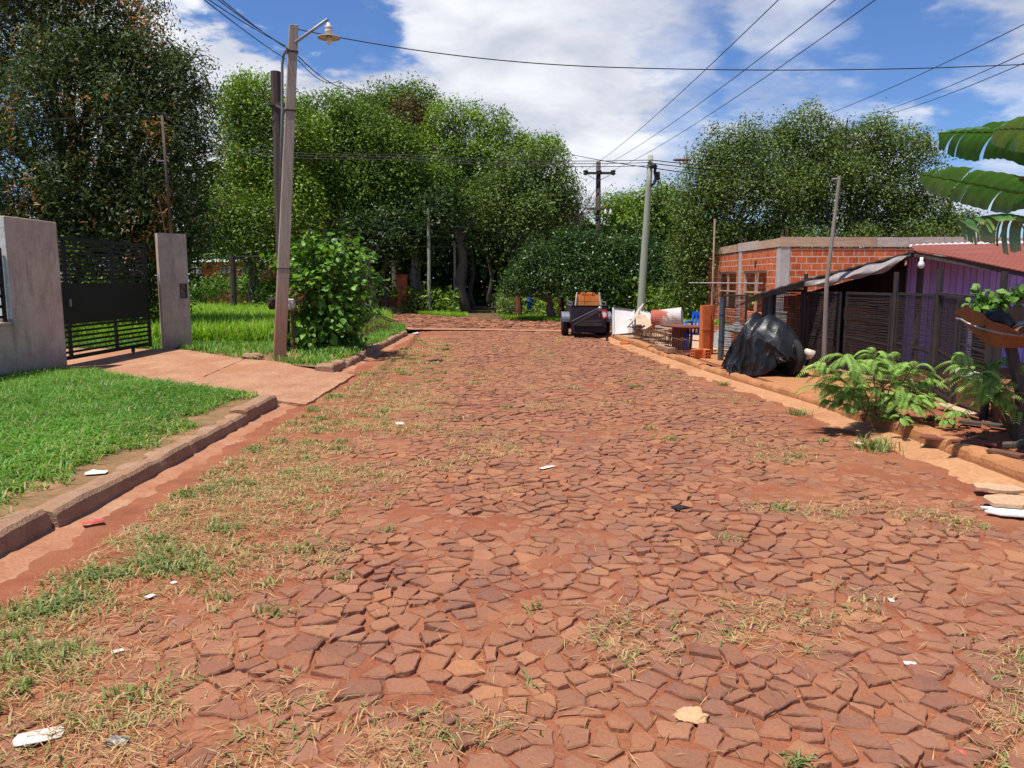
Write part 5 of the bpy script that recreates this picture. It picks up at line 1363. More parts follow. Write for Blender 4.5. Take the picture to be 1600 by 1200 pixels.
# ------------------------------------------------------------------ building-site things beside the kerb
def hollow_brick(w=.25, h=.18, d=.12):
    """clay block with six open cells along its length"""
    mb = MB(); t = .014; ny, nz = 2, 3
    mb.box((0, 0, -h / 2 + t / 2), (w, d, t)); mb.box((0, 0, h / 2 - t / 2), (w, d, t))
    for i in range(1, nz): mb.box((0, 0, -h / 2 + h * i / nz), (w - .001, d - 2 * t, t))
    for y in (-d / 2 + t / 2, d / 2 - t / 2): mb.box((0, y, 0), (w, t, h - 2 * t))
    for i in range(nz):
        z = -h / 2 + h * (i + .5) / nz; mb.box((0, 0, z), (w - .002, t, h / nz - t))
    for i in range(1, 5):
        for s in (-1, 1): mb.box((0, s * (d / 2 + .002), -h / 2 + h * i / 5), (w, .004, .012))
    return mb


hb0 = hollow_brick().build('hollow_brick', M['hollow']); hb1 = hollow_brick().build('hollow_brick', M['hollow_o']); used = set()


def put_brick(src, loc, rot, label, group):
    o = src if src not in used else src.copy()
    if src in used: COL.objects.link(o)
    used.add(src); o.location = loc; o.rotation_euler = rot
    return tag(o, label, 'brick', group)


# upright column of hollow bricks standing on end
Yb = 15.6; xk = Yb / F_PX
ords = ['topmost', 'second from the top', 'third from the top', 'lowest']
for k in range(4):
    for q in range(2):
        put_brick(hb0, (A(1117 + 9 * q, 0, Yb).x + .02, Yb + .13 * q + random.gauss(0, .01), .13 + .126 + .252 * (3 - k)), (0, math.pi / 2, random.gauss(0, .06) + .3), 'orange brick on end, %s in the %s column beside the blue chair' % (ords[k], 'near' if q == 0 else 'far'), 'hollow bricks stacked on end by the house')
for (px, rz, lab) in ((1108, .5, 'single hollow brick lying before the tall stack, smooth side to the street'), (1121, 1.75, 'single hollow brick lying before the tall stack, open cells to the street')):
    c = A(px, 0, 14.9); put_brick(hb0, (c.x, 14.9, .13 + .091), (0, 0, rz), lab, 'loose hollow bricks by the house')
# more bricks laid as a low parapet behind the motorcycle
for k in range(4):
    for q in range(2):
        c = A(1172 + k * 11, 0, 15.0); put_brick(hb0, (c.x + k * .03, 15.0 + .02 * k, .13 + .126 + .253 * q), (0, math.pi / 2, .15), 'brick on end behind the covered motorcycle, %s course, %s' % ('upper' if q else 'lower', ('leftmost', 'second from the left', 'second from the right', 'rightmost')[k]), 'hollow bricks in a low row behind the motorcycle')

# cable drum used as a table
sp = empty('cable_spool', (3.8, 16.5, .13), 'wooden cable spool standing on end with a wide red-brown top', 'cable spool')
c = A(1079, 0, 16.4); c = Vector((c.x, 16.4, .13))
mb = MB(); mb.lathe(c, [(0, 0), (.40, 0), (.40, .045), (0, .045)], 30); mb.build('bottom_disc', M['red_wood'], sp)
mb = MB()
for k in range(16):
    a = k * math.pi / 8; mb.box(c + Vector((.165 * math.cos(a), .165 * math.sin(a), .045 + .235)), (.035, .062, .47), rotz(a))
mb.build('core', M['red_wood'], sp)
mb = MB(); mb.lathe(c + Vector((0, 0, .515)), [(0, 0), (.44, 0), (.45, .022), (.44, .045), (0, .05)], 30, axis=Matrix.Rotation(.05, 3, 'Y')); mb.build('top_disc', M['red_wood'], sp)

# blue plastic chair
ch = empty('plastic_chair', A(1108, 535, 16.2), 'blue plastic chair between the cable spool and the hollow brick stack', 'chair')
c = A(1107, 0, 16.3); c = Vector((c.x, 16.3, .13)); Rz = rotz(-.5)
L = lambda x, y, z: c + Rz @ Vector((x, y, z))
mb = MB(); mb.sheet(lambda u, v: L(-.20 + .40 * u, -.20 + .40 * v, .40 - .03 * math.sin(u * math.pi) * math.sin(v * math.pi)), 10, 10, .02); mb.build('seat', M['blue'], ch, smooth=True)
mb = MB()
for i in range(6):
    if i in (0, 5): mb.bar(L(-.20 + .08 * i, .20, .40), L(-.18 + .072 * i, .30, .84), .04, .025)
    else: mb.bar(L(-.20 + .08 * i, .20, .40), L(-.18 + .072 * i, .29, .80), .035, .015)
mb.bar(L(-.19, .295, .80), L(.19, .295, .80), .05, .08); mb.build('backrest', M['blue'], ch)
for sx in (-1, 1):
    for sy in (-1, 1): mb = MB(); mb.bar(L(sx * .18, sy * .18, .39), L(sx * .21, sy * .22, 0), .045); mb.build('leg', M['blue'], ch)
    mb = MB(); mb.tube([L(sx * .22, -.19, .40), L(sx * .24, -.17, .60), L(sx * .24, .0, .63), L(sx * .20, .24, .62)], .02, 6); mb.build('armrest', M['blue'], ch, smooth=True)

# steel drum lying on boards
dr_ = empty('steel_drum', A(1044, 508, 19.0), 'old white and rust-red metal drum lying on its side on boards', 'drum')
c = A(1042, 497, 19.0); axd = Vector((.93, -.30, .10)).normalized(); s2 = axd.cross(Vector((0, 0, 1))).normalized(); m = Matrix((s2, axd.cross(s2), axd)).transposed()


def drum_mat():
    t = NT('peeling_white_and_rust'); p = t.coord('World'); n = t.noise(p, 5, 6, .7, .6); sp_ = t.new('ShaderNodeSeparateXYZ'); t.l.new(p, sp_.inputs[0])
    k = t.math('ADD', n, t.math('MULTIPLY', t.math('SUBTRACT', sp_.outputs[0], 3.85), .5)); col = t.ramp(k, [(.38, (.36, .095, .055)), (.46, (.42, .20, .14)), (.52, (.50, .44, .40)), (.8, (.56, .52, .50))])
    t.set(col, .75, 0, .25); return t.m


mb = MB(); mb.lathe(c, [(.0, -.36), (.20, -.36), (.215, -.37), (.225, -.36), (.225, -.15), (.232, -.13), (.225, -.11), (.225, .13), (.235, .15), (.225, .17), (.235, .36), (.245, .37), (.22, .36), (.21, .33), (0, .33)], 28, axis=m); mb.build('shell', drum_mat(), dr_, smooth=False)
mb = MB(); mb.lathe(c + axd * .335, [(0, 0), (.21, 0), (.21, .008), (0, .008)], 24, axis=m); mb.build('drum_head', M['rust'], dr_)

# boards and sheets around the drum
def board(name, label, a, b, w, h, mat, cat='board', up=Vector((0, 0, 1)), group=None):
    mb = MB(); mb.bar(a, b, w, h, up=up); o = mb.build(name, M[mat], bevel=.003); return tag(o, label, cat, group)


pn = empty('framed_panel', A(975, 510, 21.2), 'white framed sheet panel standing on edge right of the trailer', 'panel')
q = [A(958, 523, 21.2), A(990, 520, 21.4), A(990, 484, 21.85), A(958, 480.5, 21.65)]
mb = MB(); mb.add(q, [(0, 1, 2, 3)]); mb.add([p + Vector((0, .02, 0)) for p in q], [(3, 2, 1, 0)]); mb.build('sheet', worn('dusty_white_board', (.62, .55, .50), (.80, .75, .71), 3, .85, .15, 0, .2, .003, (.55, .42, .35)), pn)
mb = MB(); [mb.bar(q[i] + Vector((0, -.012, 0)), q[(i + 1) % 4] + Vector((0, -.012, 0)), .05, .02) for i in range(4)]; mb.build('edge_frame', M['galv'], pn)
mb = MB(); mb.sheet(lambda u, v: A(1001 + 33 * u, 486 + 2 * v + 6 * u, 20.6).lerp(A(990 + 40 * u, 508 + 2 * u, 19.9), v) + Vector((0, 0, .018 * math.sin(u * 50))), 60, 6, .006); tag(mb.build('roof_sheet', M['white_tin']), 'pale corrugated sheet leaning behind the crossed boards', 'sheet')
mb = MB(); mb.sheet(lambda u, v: A(994 + 30 * u * (.35 + .65 * v), 491 + 17 * v, 19.6 - .4 * v) + Vector((0, -.01 * u, .01 * math.sin(u * 9))), 12, 8, .012); tag(mb.build('hardboard_sheet', M['wood']), 'brown triangular sheet of board leaning left of the drum', 'board')
board('plank', 'bleached wide plank tilted up against the white panel', A(985, 507, 19.4), A(1001, 479, 20.4), .24, .03, 'pale_wood', up=Vector((0.3, 1, .5)))
board('plank', 'short raw plank lying slantwise below the drum', A(1006, 515, 18.6), A(1024, 503, 19.2), .10, .04, 'wood')
board('plank', 'long pale plank under the drum, pointing at the cable spool', A(1020, 509, 19.3), A(1060, 513, 17.8), .20, .05, 'pale_wood')
board('plank', 'long pale board lying level behind the spool top', A(1050, 509, 19.9), A(1104, 506, 18.8), .25, .06, 'pale_wood')
board('plank', 'grey board on the sand left of the spool top', A(1030, 516, 18.4), A(1075, 512, 17.9), .22, .03, 'wood')
rnd = random.Random(8); mb = MB()
mb.sheet(lambda u, v: Vector((4.55 + 1.3 * u, 17.0 + 1.7 * v, .13 + .50 * math.sin(u * math.pi) ** .8 * math.sin(v * math.pi) ** .8 * (.8 + .4 * float(fbm(u * 9, v * 9, 1.0, 4))))), 40, 40); tag(mb.build('gravel_pile', M['gravel']), 'grey crushed stone pile behind the cable spool', 'gravel', kind='stuff')


# cages of bent reinforcing bar lying along the kerb
def rebar_cage(label, path, wv, h, n, group, seed, mat='rust'):
    rnd = random.Random(seed); path = [Vector(p) for p in path]; root = empty('rebar_cage', path[0], label, 'rebar cage', group)
    def at(t): x = t * (len(path) - 1); i = min(int(x), len(path) - 2); return path[i].lerp(path[i + 1], x - i)
    mb = MB(); d = (path[-1] - path[0]).normalized(); s = Vector((-d.y, d.x, 0))
    for (o, z) in ((-wv / 2, 0.012), (wv / 2, 0.012), (wv / 2, h), (-wv / 2, h)):
        mb.tube([at(i / 14) + s * o + Vector((0, 0, z)) + Vector((rnd.gauss(0, .012),) * 2 + (0,)) for i in range(15)], .007, 5)
    mb.build('long_bars', M[mat], root); mb = MB()
    for i in range(n):
        t = (i + .5) / n; c = at(t); lean = d * rnd.gauss(0, .02); q = [c + s * o + Vector((0, 0, z)) + lean * (z / h) for (o, z) in ((-wv / 2, .012), (wv / 2, .012), (wv / 2, h), (-wv / 2, h))]
        for k in range(4): mb.bar(q[k], q[(k + 1) % 4], .0085)
    for o in (-wv / 2, wv / 2): mb.tube([at(i / 14) + s * o + Vector((0, 0, h - .008)) for i in range(15)], .005, 4)
    mb.build('stirrups', M[mat], root); return root


RG = 'rebar cages lying along the right kerb'
g_ = lambda px, py: G(px, py, .15)
rebar_cage('long rusty rebar cage nearest the kerb, ending at the spool', [g_(985, 528), g_(1010, 534), g_(1040, 543), g_(1072, 556)], .16, .30, 34, RG, 1)
rebar_cage('rusty rebar cage lying behind the long one, on the sand', [g_(992, 524), g_(1020, 528), g_(1050, 536), g_(1072, 546)], .15, .28, 30, RG, 2)
rebar_cage('rusty rebar cage heaped before the white panel', [g_(958, 521), g_(972, 519), g_(990, 521), g_(1004, 527)], .18, .40, 26, RG, 3)
rebar_cage('tangled rebar cage leaning over the others by the trailer', [g_(962, 517) + Vector((0, 0, .1)), g_(978, 515) + Vector((0, 0, .32)), g_(1000, 520) + Vector((0, 0, .18)), g_(1015, 528)], .15, .22, 24, RG, 4)
rebar_cage('dark rebar cage arched in the grass below the bush on the left', [G(548, 535, .15), G(570, 529, .15) + Vector((0, 0, .12)), G(592, 521, .15) + Vector((0, 0, .2)), G(618, 519, .15)], .20, .30, 34, None, 5)
board('concrete_block', 'short broken block of tan concrete lying on the kerb beside the rebar', Vector((3.14 + .12, 17.0, .19)), Vector((3.22 + .13, 16.0, .18)), .20, .10, 'kerb', 'block')
for (px, py, l) in ((964, 527, 'red-brown'), (977, 538, 'pale orange')):
    board('brick_piece', '%s piece of brick by the kerb behind the trailer wheel' % l if px == 964 else 'flat pale orange brick lying in the gutter below the rebar', G(px - 6, py, .03) + Vector((0, 0, .03)), G(px + 6, py + 1, .03) + Vector((0, 0, .03)), .12, .06 if px > 970 else .18, 'hollow', 'brick')
board('plank', 'flat brown board on the ground before the cable spool', G(1068, 556, .14) + Vector((0, 0, .02)), G(1100, 553, .14) + Vector((0, 0, .02)), .18, .03, 'red_wood')

# ------------------------------------------------------------------ trailer loaded with bricks
TY = 21.6; tk = TY / F_PX
tr = empty('utility_trailer', ((919 - 800) * tk, TY, .04), 'dark two-wheeled trailer loaded with orange bricks, its drawbar raised towards the street', 'trailer')
tx = (919.5 - 800) * tk
TP = lambda x, y, z: Vector((tx + x, TY + y, .035 + z))
mb = MB()
mb.box(TP(0, .95, .42), (.98, 1.90, .05)); mb.box(TP(0, .0, .52), (.98, .03, .76)); mb.box(TP(0, 1.88, .52), (.98, .03, .76))  # end panels hang below the floor, standing for the dark shadow underneath
for s in (-1, 1): mb.box(TP(s * .476, .95, .66), (.028, 1.83, .44))
mb.build('body', M['purple_steel'], tr)
mb = MB()
for (a, b) in (((-.47, .0, .88), (.47, .0, .88)), ((-.47, 0, .88), (-.47, 1.88, .88)), ((.47, 0, .88), (.47, 1.88, .88)), ((-.47, 0, .985), (-.47, 1.88, .985)), ((.47, 0, .985), (.47, 1.88, .985))): mb.bar(TP(*a), TP(*b), .03)
for s in (-1, 1):
    for y in (0.0, .9, 1.86): mb.bar(TP(s * .47, y, .86), TP(s * .47, y, 1.0), .03)
mb.build('side_rails', M['galv'], tr)
mb = MB()
for s in (-1, 1): mb.bar(TP(s * .36, -.05, .37), TP(s * .36, 1.9, .37), .07, .08)
mb.bar(TP(-.40, -.03, .37), TP(.40, -.03, .37), .07, .08); mb.bar(TP(-.62, .95, .30), TP(.62, .95, .30), .06); mb.build('chassis', M['dark_metal'], tr)
for s in (-1, 1):
    c = TP(s * .60, .95, .33); m = Matrix.Rotation(math.pi / 2, 3, 'Y')
    mb = MB(); mb.lathe(c, [(.19, -.085), (.30, -.095), (.325, -.055), (.33, 0), (.325, .055), (.30, .095), (.19, .085), (.19, -.085)], 30, axis=m); wh = mb.build('wheel', M['rubber'], tr, smooth=True)
    mb = MB(); mb.lathe(c, [(0, -.05), (.06, -.05), (.07, -.03), (.165, -.03), (.172, -.07), (.172, .07), (.165, .03), (.07, .03), (.06, .05), (0, .05)], 24, axis=m); mb.build('rim', M['dark_metal'], wh)
    mb = MB(); mb.sheet(lambda u, v: c + Vector(((v - .5) * .24, math.cos(math.pi * (1.05 - 1.1 * u)) * -.37, .0 + .36 * max(0, math.sin(math.pi * (.02 + .96 * u))) ** .55)), 18, 2, .006); mb.build('mudguard', M['fender'], tr)
mb = MB(); mb.bar(TP(-.42, -.05, .36), TP(.16, -1.0, .80), .06, .07); mb.bar(TP(.42, -.05, .36), TP(.20, -1.0, .80), .06, .07); mb.bar(TP(-.30, -.245, .455), TP(.345, -.35, .50), .04); db = mb.build('drawbar', M['dark_metal'], tr)
mb = MB(); mb.tube([TP(.18, -.96, .80), TP(.18, -1.13, .86)], .04, 8); mb.lathe(TP(.18, -1.16, .83), [(0, 0), (.05, 0), (.055, .05), (.03, .085), (0, .09)], 12); mb.build('hitch', M['galv'], db)
mb = MB(); mb.bar(TP(-.46, -.06, .47), TP(.16, -1.02, .86), .045, .02); mb.build('pale_brace', M['fender'], db)
c = TP(.41, -.03, .66); m = Matrix.Rotation(math.pi / 2, 3, 'X')
mb = MB(); mb.lathe(c, [(0, 0), (.10, 0), (.10, .012), (0, .012)], 24, axis=m); sd_ = mb.build('round_sign', M['white_plastic'], tr)
mb = MB(); mb.lathe(c + Vector((0, -.003, 0)), [(.085, 0), (.13, 0), (.13, .016), (.085, .016), (.085, 0)], 28, axis=m); mb.build('red_ring', M['lamp_red'], sd_)
for s in (-1, 1): mb = MB(); mb.bar(TP(s * .36, .18, .86), TP(s * .31, .24, 1.26), .03, .045); mb.build('stake', M['pale_wood'], tr)
names = ['front row', 'second row', 'third row']
n = 0
for r in range(3):
    for lay in range(2):
        for q in range(3):
            lab = 'orange brick in the trailer load, %s %s, %s' % (('upper', 'lower')[1 - lay], names[r], ('left', 'middle', 'right')[q])
            o = put_brick(hb1, TP(-.215 + q * .215 + random.gauss(0, .006), .32 + r * .20 + random.gauss(0, .01), .93 + lay * .145 + .02 * r + random.gauss(0, .004)), (math.pi / 2, 0, random.gauss(0, .05)), lab, 'orange bricks loaded on the trailer'); o.scale = (.82, 1.1, .95)
for q, (x, y, rz) in enumerate(((-.12, .34, .5), (.06, .40, -.3), (.16, .50, 1.2))):
    o = put_brick(hb1, TP(x, y, 1.20), (0.1, .05, rz), 'orange brick lying loose on top of the trailer load, %s' % ('left', 'middle', 'right')[q], 'orange bricks loaded on the trailer'); o.scale = (.6, .8, .5)
board('load_bearer', 'thick timbers under the bricks in the trailer', TP(-.3, .45, .62), TP(.3, .45, .62), .7, .36, 'dark_wood', 'timber')

# ------------------------------------------------------------------ poles across the crossing street
cp = empty('crossarm_pole', A(934, 490, 43), 'dark wooden power pole with two crossarms and insulators beyond the hedge trees', 'utility pole')
b = A(934, 490, 43); b.z = 0; t = A(935, 253, 43); mb = MB(); mb.tube([b, b.lerp(t, .5), t], [.17, .15, .125], 10); mb.build('pole', M['dark_wood'], cp, smooth=True)
for (py, xl, xr, w_) in ((270, 913, 959, .16), (326, 913, 956, .12)):
    mb = MB(); mb.bar(A(xl, py + .5, 42.8), A(xr, py + .5, 42.8), w_, .12); arm = mb.build('crossarm', M['dark_wood'], cp)
    if py == 270: mb = MB(); mb.bar(A(919, 274, 42.7), A(934, 282, 42.7), .03); mb.bar(A(953, 274, 42.7), A(936, 282, 42.7), .03); mb.build('brace', M['galv'], cp)
    for px in ((915, 936, 958) if py == 270 else (916, 946, 954)):
        c = A(px, py, 42.7); mb = MB(); mb.lathe(c + Vector((0, -.02, -.13 if py == 270 else -.34)), [(0, 0), (.05, 0), (.13, .05), (.14, .10), (.09, .14), (.14, .18), (.13, .25), (.05, .27), (0, .27)] if py == 270 else [(0, 0), (.05, .02), (.09, .1), (.05, .14), (.08, .22), (.03, .26), (.02, .32), (0, .32)], 12); mb.build('insulator', M['dark_metal'] if py == 270 else M['white_plastic'], cp, smooth=True)
gpole = empty('greenish_pole', A(1001, 488, 22.6), 'leaning greenish round power pole with a black cable box near its top', 'utility pole')
b = A(999, 492, 22.6); b.z = 0; b.x = A(999, 492, 22.6).x; t = A(1016.5, 243, 22.6); mb = MB(); mb.tube([b.lerp(t, i / 6) for i in range(7)], [.118 - .04 * i / 6 for i in range(7)], 12); mb.build('pole', M['green_pole'], gpole, smooth=True)
mb = MB(); mb.box(A(1027, 275, 22.5), (.14, .11, .23)); mb.build('cable_box', M['wire'], gpole, bevel=.02)
mb = MB(); mb.tube([A(1018, 262, 22.45), A(1021, 256, 22.45), A(1025, 259, 22.45), A(1023, 268, 22.45), A(1025, 277, 22.45), A(1022, 287, 22.45), A(1017, 290, 22.45)], .045, 8); mb.build('cable_loop', M['wire'], gpole, smooth=True)
mb = MB(); c = A(1030, 291, 22.45); mb.tube([c + Vector((.065 * math.cos(a * .52), 0, .105 * math.sin(a * .52))) for a in range(13)], .014, 5); mb.tube([A(1026, 283, 22.45), c + Vector((0, 0, .105))], .014, 5); mb.build('spare_coil', M['wire'], gpole)
mb = MB(); mb.lathe(A(1021, 259, 22.42), [(0, -.08), (.065, -.065), (.085, 0), (.065, .065), (0, .08)], 12, axis=Matrix.Rotation(math.pi / 2, 3, 'X')); mb.build('clamp', M['wire'], gpole, smooth=True)

# ------------------------------------------------------------------ overhead wires
def wire(label, pts, sag, r, group):
    mb = MB(); P = []
    for a, b in zip(pts[:-1], pts[1:]):
        for i in range(15): t = i / 14; P.append(a.lerp(b, t) - Vector((0, 0, sag * 4 * t * (1 - t))))
    mb.tube(P, r, 5); return tag(mb.build('overhead_wire', M['wire']), label, 'wire', group)


LT = lambda py: LP0.lerp(LPT, (LPT.z - (40 - py) * -14.6 / F_PX * 1.0 - LP0.z) / (LPT.z - LP0.z)) if False else A(457, py, 14.6)
wire('long cable sagging from the lamp pole top across the sky to the right', [A(466, 46, 14.6), A(950, 105, 15.2), A(1750, 92, 16)], .12, .010, 'cables at the lamp pole')
for k, (p, q) in enumerate((((445, 71), (300, -18)), ((447, 73), (318, -18)), ((452, 78), (330, -14)), ((446, 92), (290, -24)))):
    wire('thin cable from the lamp pole up to the top left, %s of four' % ('first', 'second', 'third', 'lowest')[k], [A(*p, 14.5), A(*q, 9.0)], .03, .007, 'cables at the lamp pole')
wire('slack cable looping from the lamp pole down behind the wood, upper one', [A(466, 88, 14.6), A(545, 138, 26), A(700, 200, 38)], .15, .011, 'cables at the lamp pole')
wire('slack cable looping from the lamp pole down behind the wood, lower one', [A(466, 94, 14.6), A(530, 126, 24), A(640, 190, 37)], .2, .009, 'cables at the lamp pole')
wire('cable from the service mast out past the left edge', [A(253, 176, 16.5), A(-40, 190, 13)], .03, .010, 'cables at the service mast')
wire('cable slung from the dark pole to the service mast', [A(431, 186, 16.1), A(262, 186, 16.5)], .38, .010, 'cables at the service mast')
for k, (py, pe, px0) in enumerate(((229, 250, 370), (233, 254, 370), (237, 259, 360))):
    wire('cable of the bundle crossing before the wood to the greenish pole, %s' % ('upper', 'middle', 'lower')[k], [A(px0 - 60, py - 2, 27), A(620, py + 12, 25), A(1018, pe, 22.5)], .1, .010, 'cable bundle to the greenish pole')
for k, (p0, p1, p2, p3) in enumerate(((338, 345, 354, 364), (342, 352, 363, 374), (356, 364, 371, 379), (380, 382, 386, 391))):
    wire('low wire strung before the dark trunks, %s' % ('highest', 'second from the top', 'third from the top', 'lowest')[k], [A(440, p0, 29), A(580, p1, 32), A(720, p2, 34), A(950, p3, 39)], .03, .008, 'low wires before the wood')
for k, (a, b) in enumerate((((915, 266), (1262, -45)), ((936, 263), (1362, -45)), ((958, 266), (1430, -45)))):
    wire('power line from the crossarm pole over the street to the upper right, %s of three' % ('left', 'middle', 'right')[k], [A(*a, 42.7), A(*b, 12.5)], .25, .009, 'power lines of the crossarm pole')
for k, (a, b) in enumerate((((1285, 181), (1680, -2)), ((1370, 176), (1680, 46)), ((1388, 178), (1680, 63)))):
    wire('wire running from the big right tree to the upper right edge, %s' % ('highest', 'middle', 'lowest')[k], [A(*a, 29), A(*b, 13)], .1, .009, 'wires over the big right tree')
for k, (p, q) in enumerate((((1018, 250), (1180, 262)), ((1018, 255), (1180, 268)), ((1018, 262), (1180, 280)))):
    wire('wire from the greenish pole into the big right tree, %s' % ('highest', 'middle', 'lowest')[k], [A(*p, 22.5), A(*q, 28)], .05, .014, 'wires right of the greenish pole')
wire('wire dropping from the tree edge to the greenish pole, left side', [A(880, 238, 40), A(1016, 262, 22.5)], .05, .014, 'wires left of the greenish pole')
mb = MB(); c = [A(x, 250 + (x - 1057) * -.02, 24.5) for x in range(1057, 1076, 3)]
for q in c: mb.lathe(q, [(0, -.035), (.045, -.02), (.045, .02), (0, .035)], 8, axis=Matrix.Rotation(math.pi / 2, 3, 'Y'))
mb.tube([c[0] - Vector((.1, 0, 0)), c[-1] + Vector((.1, 0, 0))], .03, 6); tag(mb.build('insulator_string', M['rust']), 'brown string insulator on the wire just right of the greenish pole', 'insulator')

# ------------------------------------------------------------------ plants on the right
def fern_plant(name, label, base, fronds, seed, mat='leaf_fern', group=None, lsize=.026):
    """shrub of feathery leaves: each arching leaf carries two rows of narrow leaflets"""
    rng = np.random.default_rng(seed); rnd = random.Random(seed); root = empty(name, base, label, 'shrub', group); base = Vector(base)
    mb = MB(); PP, TT, NN, KK = [], [], [], []
    for (e, r, n, hub) in fronds:
        hub = Vector(hub); st = bez(base + Vector((rnd.gauss(0, .02), rnd.gauss(0, .02), 0)), base.lerp(hub, .5) + Vector((rnd.gauss(0, .06), rnd.gauss(0, .06), .10)), hub, 12); mb.tube(st, [.011 - .0007 * i for i in range(13)], 6); hub0 = hub
        for k in range(n):
            hub = st[12 - min(8, int(abs(rnd.gauss(0, 3.6))))]; oa = math.atan2(hub0.y - base.y, hub0.x - base.x); a = oa + rnd.gauss(0, 1.3); el = rnd.uniform(.0, 1.1); L = r * rnd.uniform(.7, 1.25); d = Vector((math.cos(a) * math.cos(el), math.sin(a) * math.cos(el), math.sin(el)))
            tip = hub + Vector((d.x, d.y, 0)) * L + Vector((0, 0, L * (.42 * math.sin(el) - .38))); mid = hub + d * L * .6
            pts = bez(hub, mid, tip, 17); mb.tube(pts, [.0045 - .0002 * i for i in range(18)], 4); ft = rnd.random() * .5
            for i in range(2, 18):
                t = (pts[min(17, i + 1)] - pts[i - 1]).normalized(); s = t.cross(Vector((0, 0, 1))).normalized(); nn = s.cross(t)
                for sg in (-1, 1):
                    for hh in (0,):
                        PP.append(pts[i].lerp(pts[i - 1], hh)); TT.append(s * sg * .9 + t * .42 - nn * .25); NN.append(nn + s * sg * .25); KK.append((ft + .4 * rnd.random(), max(0, math.sin((i - 1) / 17 * math.pi)) ** .5))
    mb.build('stems', M['stem'], root, smooth=True)
    P, T, N = (np.array([tuple(v) for v in q]) for q in (PP, TT, NN)); K = np.array(KK)
    T /= np.linalg.norm(T, axis=1, keepdims=True); N -= T * (N * T).sum(1, keepdims=True); N /= np.linalg.norm(N, axis=1, keepdims=True)
    L = lsize * (.55 + .8 * K[:, 1]) * 1.75; V, q4, t3, tt = leaf_shape(P, N, T, L, L * .21, K[:, 0] * .85)
    mixed_mesh('leaves', V, q4, t3, tt, M[mat], root); return root


b = G(1372, 660, .14); Yf = b.y; fr = []
for (px, py, r, n) in ((1288, 572, .34, 7), (1322, 560, .34, 8), (1360, 568, .36, 8), (1395, 560, .36, 8), (1425, 575, .36, 8), (1445, 598, .30, 6), (1340, 600, .34, 8), (1296, 632, .26, 5), (1452, 622, .26, 5), (1368, 552, .3, 6), (1385, 600, .36, 8), (1410, 618, .32, 7), (1320, 620, .32, 7), (1360, 635, .30, 7), (1395, 648, .24, 5), (1288, 605, .28, 6), (1430, 545 + 80, .3, 6)):
    fr.append((0, r * .9, int(n * 2.2) + 2, A(px, py, Yf + random.uniform(-.3, .35))))
fern_plant('feathery_shrub', 'big bright feathery shrub growing behind the kerb in front of the mesh fence', b, fr, 41)
b = G(1588, 690, .14); fr = [(0, r, int(n * 1.7), A(px, py, b.y + random.uniform(-.25, .25))) for (px, py, r, n) in ((1505, 560, .28, 7), (1530, 552, .28, 8), (1545, 575, .30, 7), (1515, 585, .26, 6), (1560, 590, .30, 7), (1540, 605, .28, 6), (1575, 610, .3, 6), (1590, 570, .3, 6))]
fern_plant('feathery_shrub', 'smaller feathery shrub with drooping leaves under the tin rubbish basket', b, fr, 42)
b = G(1487, 668, .14); fern_plant('seedling', 'small feathery seedling on the red earth right of the big shrub', b, [(0, .16, 6, b + Vector((.02, 0, .16))), (0, .14, 4, b + Vector((-.08, 0, .08)))], 43, lsize=.022)
b = G(1405, 672, .14); fern_plant('seedling', 'small feathery seedling at the kerb below the big shrub', b + Vector((-.0, 0, 0)), [(0, .15, 6, b + Vector((.0, 0, .12)))], 44, lsize=.022)

# tin basket on a post with a black bag
tb = empty('tin_basket', G(1592, 700, .12), 'brown flared tin rubbish basket raised on a post at the right edge', 'rubbish basket')
Yt = 7.0; c = A(1572, 545, Yt)
mb = MB(); vs = []; nseg = 26


def bas(u, v):
    a = u * 2 * math.pi; r = .12 + .22 * v ** .8; wob = 1 + .10 * math.sin(a * 3 + 1) * v; fl = .04 * math.sin(a * 2 + .5) * v + .05 * v * math.cos(a) ** 2 - .15 * v * max(0, -math.sin(a))
    return c + Vector((r * 1.25 * wob * math.cos(a), r * wob * math.sin(a), .02 + .30 * v + fl + .012 * math.cos(a * 12) * v))


mb.sheet(bas, 52, 8, .006); mb.lathe(c + Vector((0, 0, .02)), [(0, 0), (.15, 0), (.15, .012), (0, .012)], 24)
mb.build('basket', worn('brown_rusty_tin', (.15, .066, .036), (.29, .14, .078), 5, .8, .2, .1, .3, .004, (.28, .13, .07)), tb)
mb = MB(); ring = [c + Vector((.36 * 1.2 * math.cos(a * .242), .35 * math.sin(a * .242), .27 - .13 * max(0, -math.sin(a * .242)))) for a in range(27)]; mb.tube(ring, .009, 5); mb.build('hoop', M['galv'], tb)
pb = G(1592, 702, .10); mb = MB(); mb.tube([pb, Vector((pb.x - .02, pb.y, .6)), c + Vector((.04, 0, .02))], [.06, .05, .05], 8); mb.build('post', M['dark_wood'], tb)
mb = MB(); mb.tube([A(1572, 512, 6.9), A(1650, 490, 6.8)], .022, 7); tag(mb.build('grey_pipe', M['galv']), 'grey pipe laid across the tin rubbish basket behind the black bag', 'pipe')
bag('rubbish_bag', 'shiny black rubbish bag sitting in the tin basket at the right edge', A(1558, 503, 6.92), (.14, .14, .125), M['plast_black'], 9)

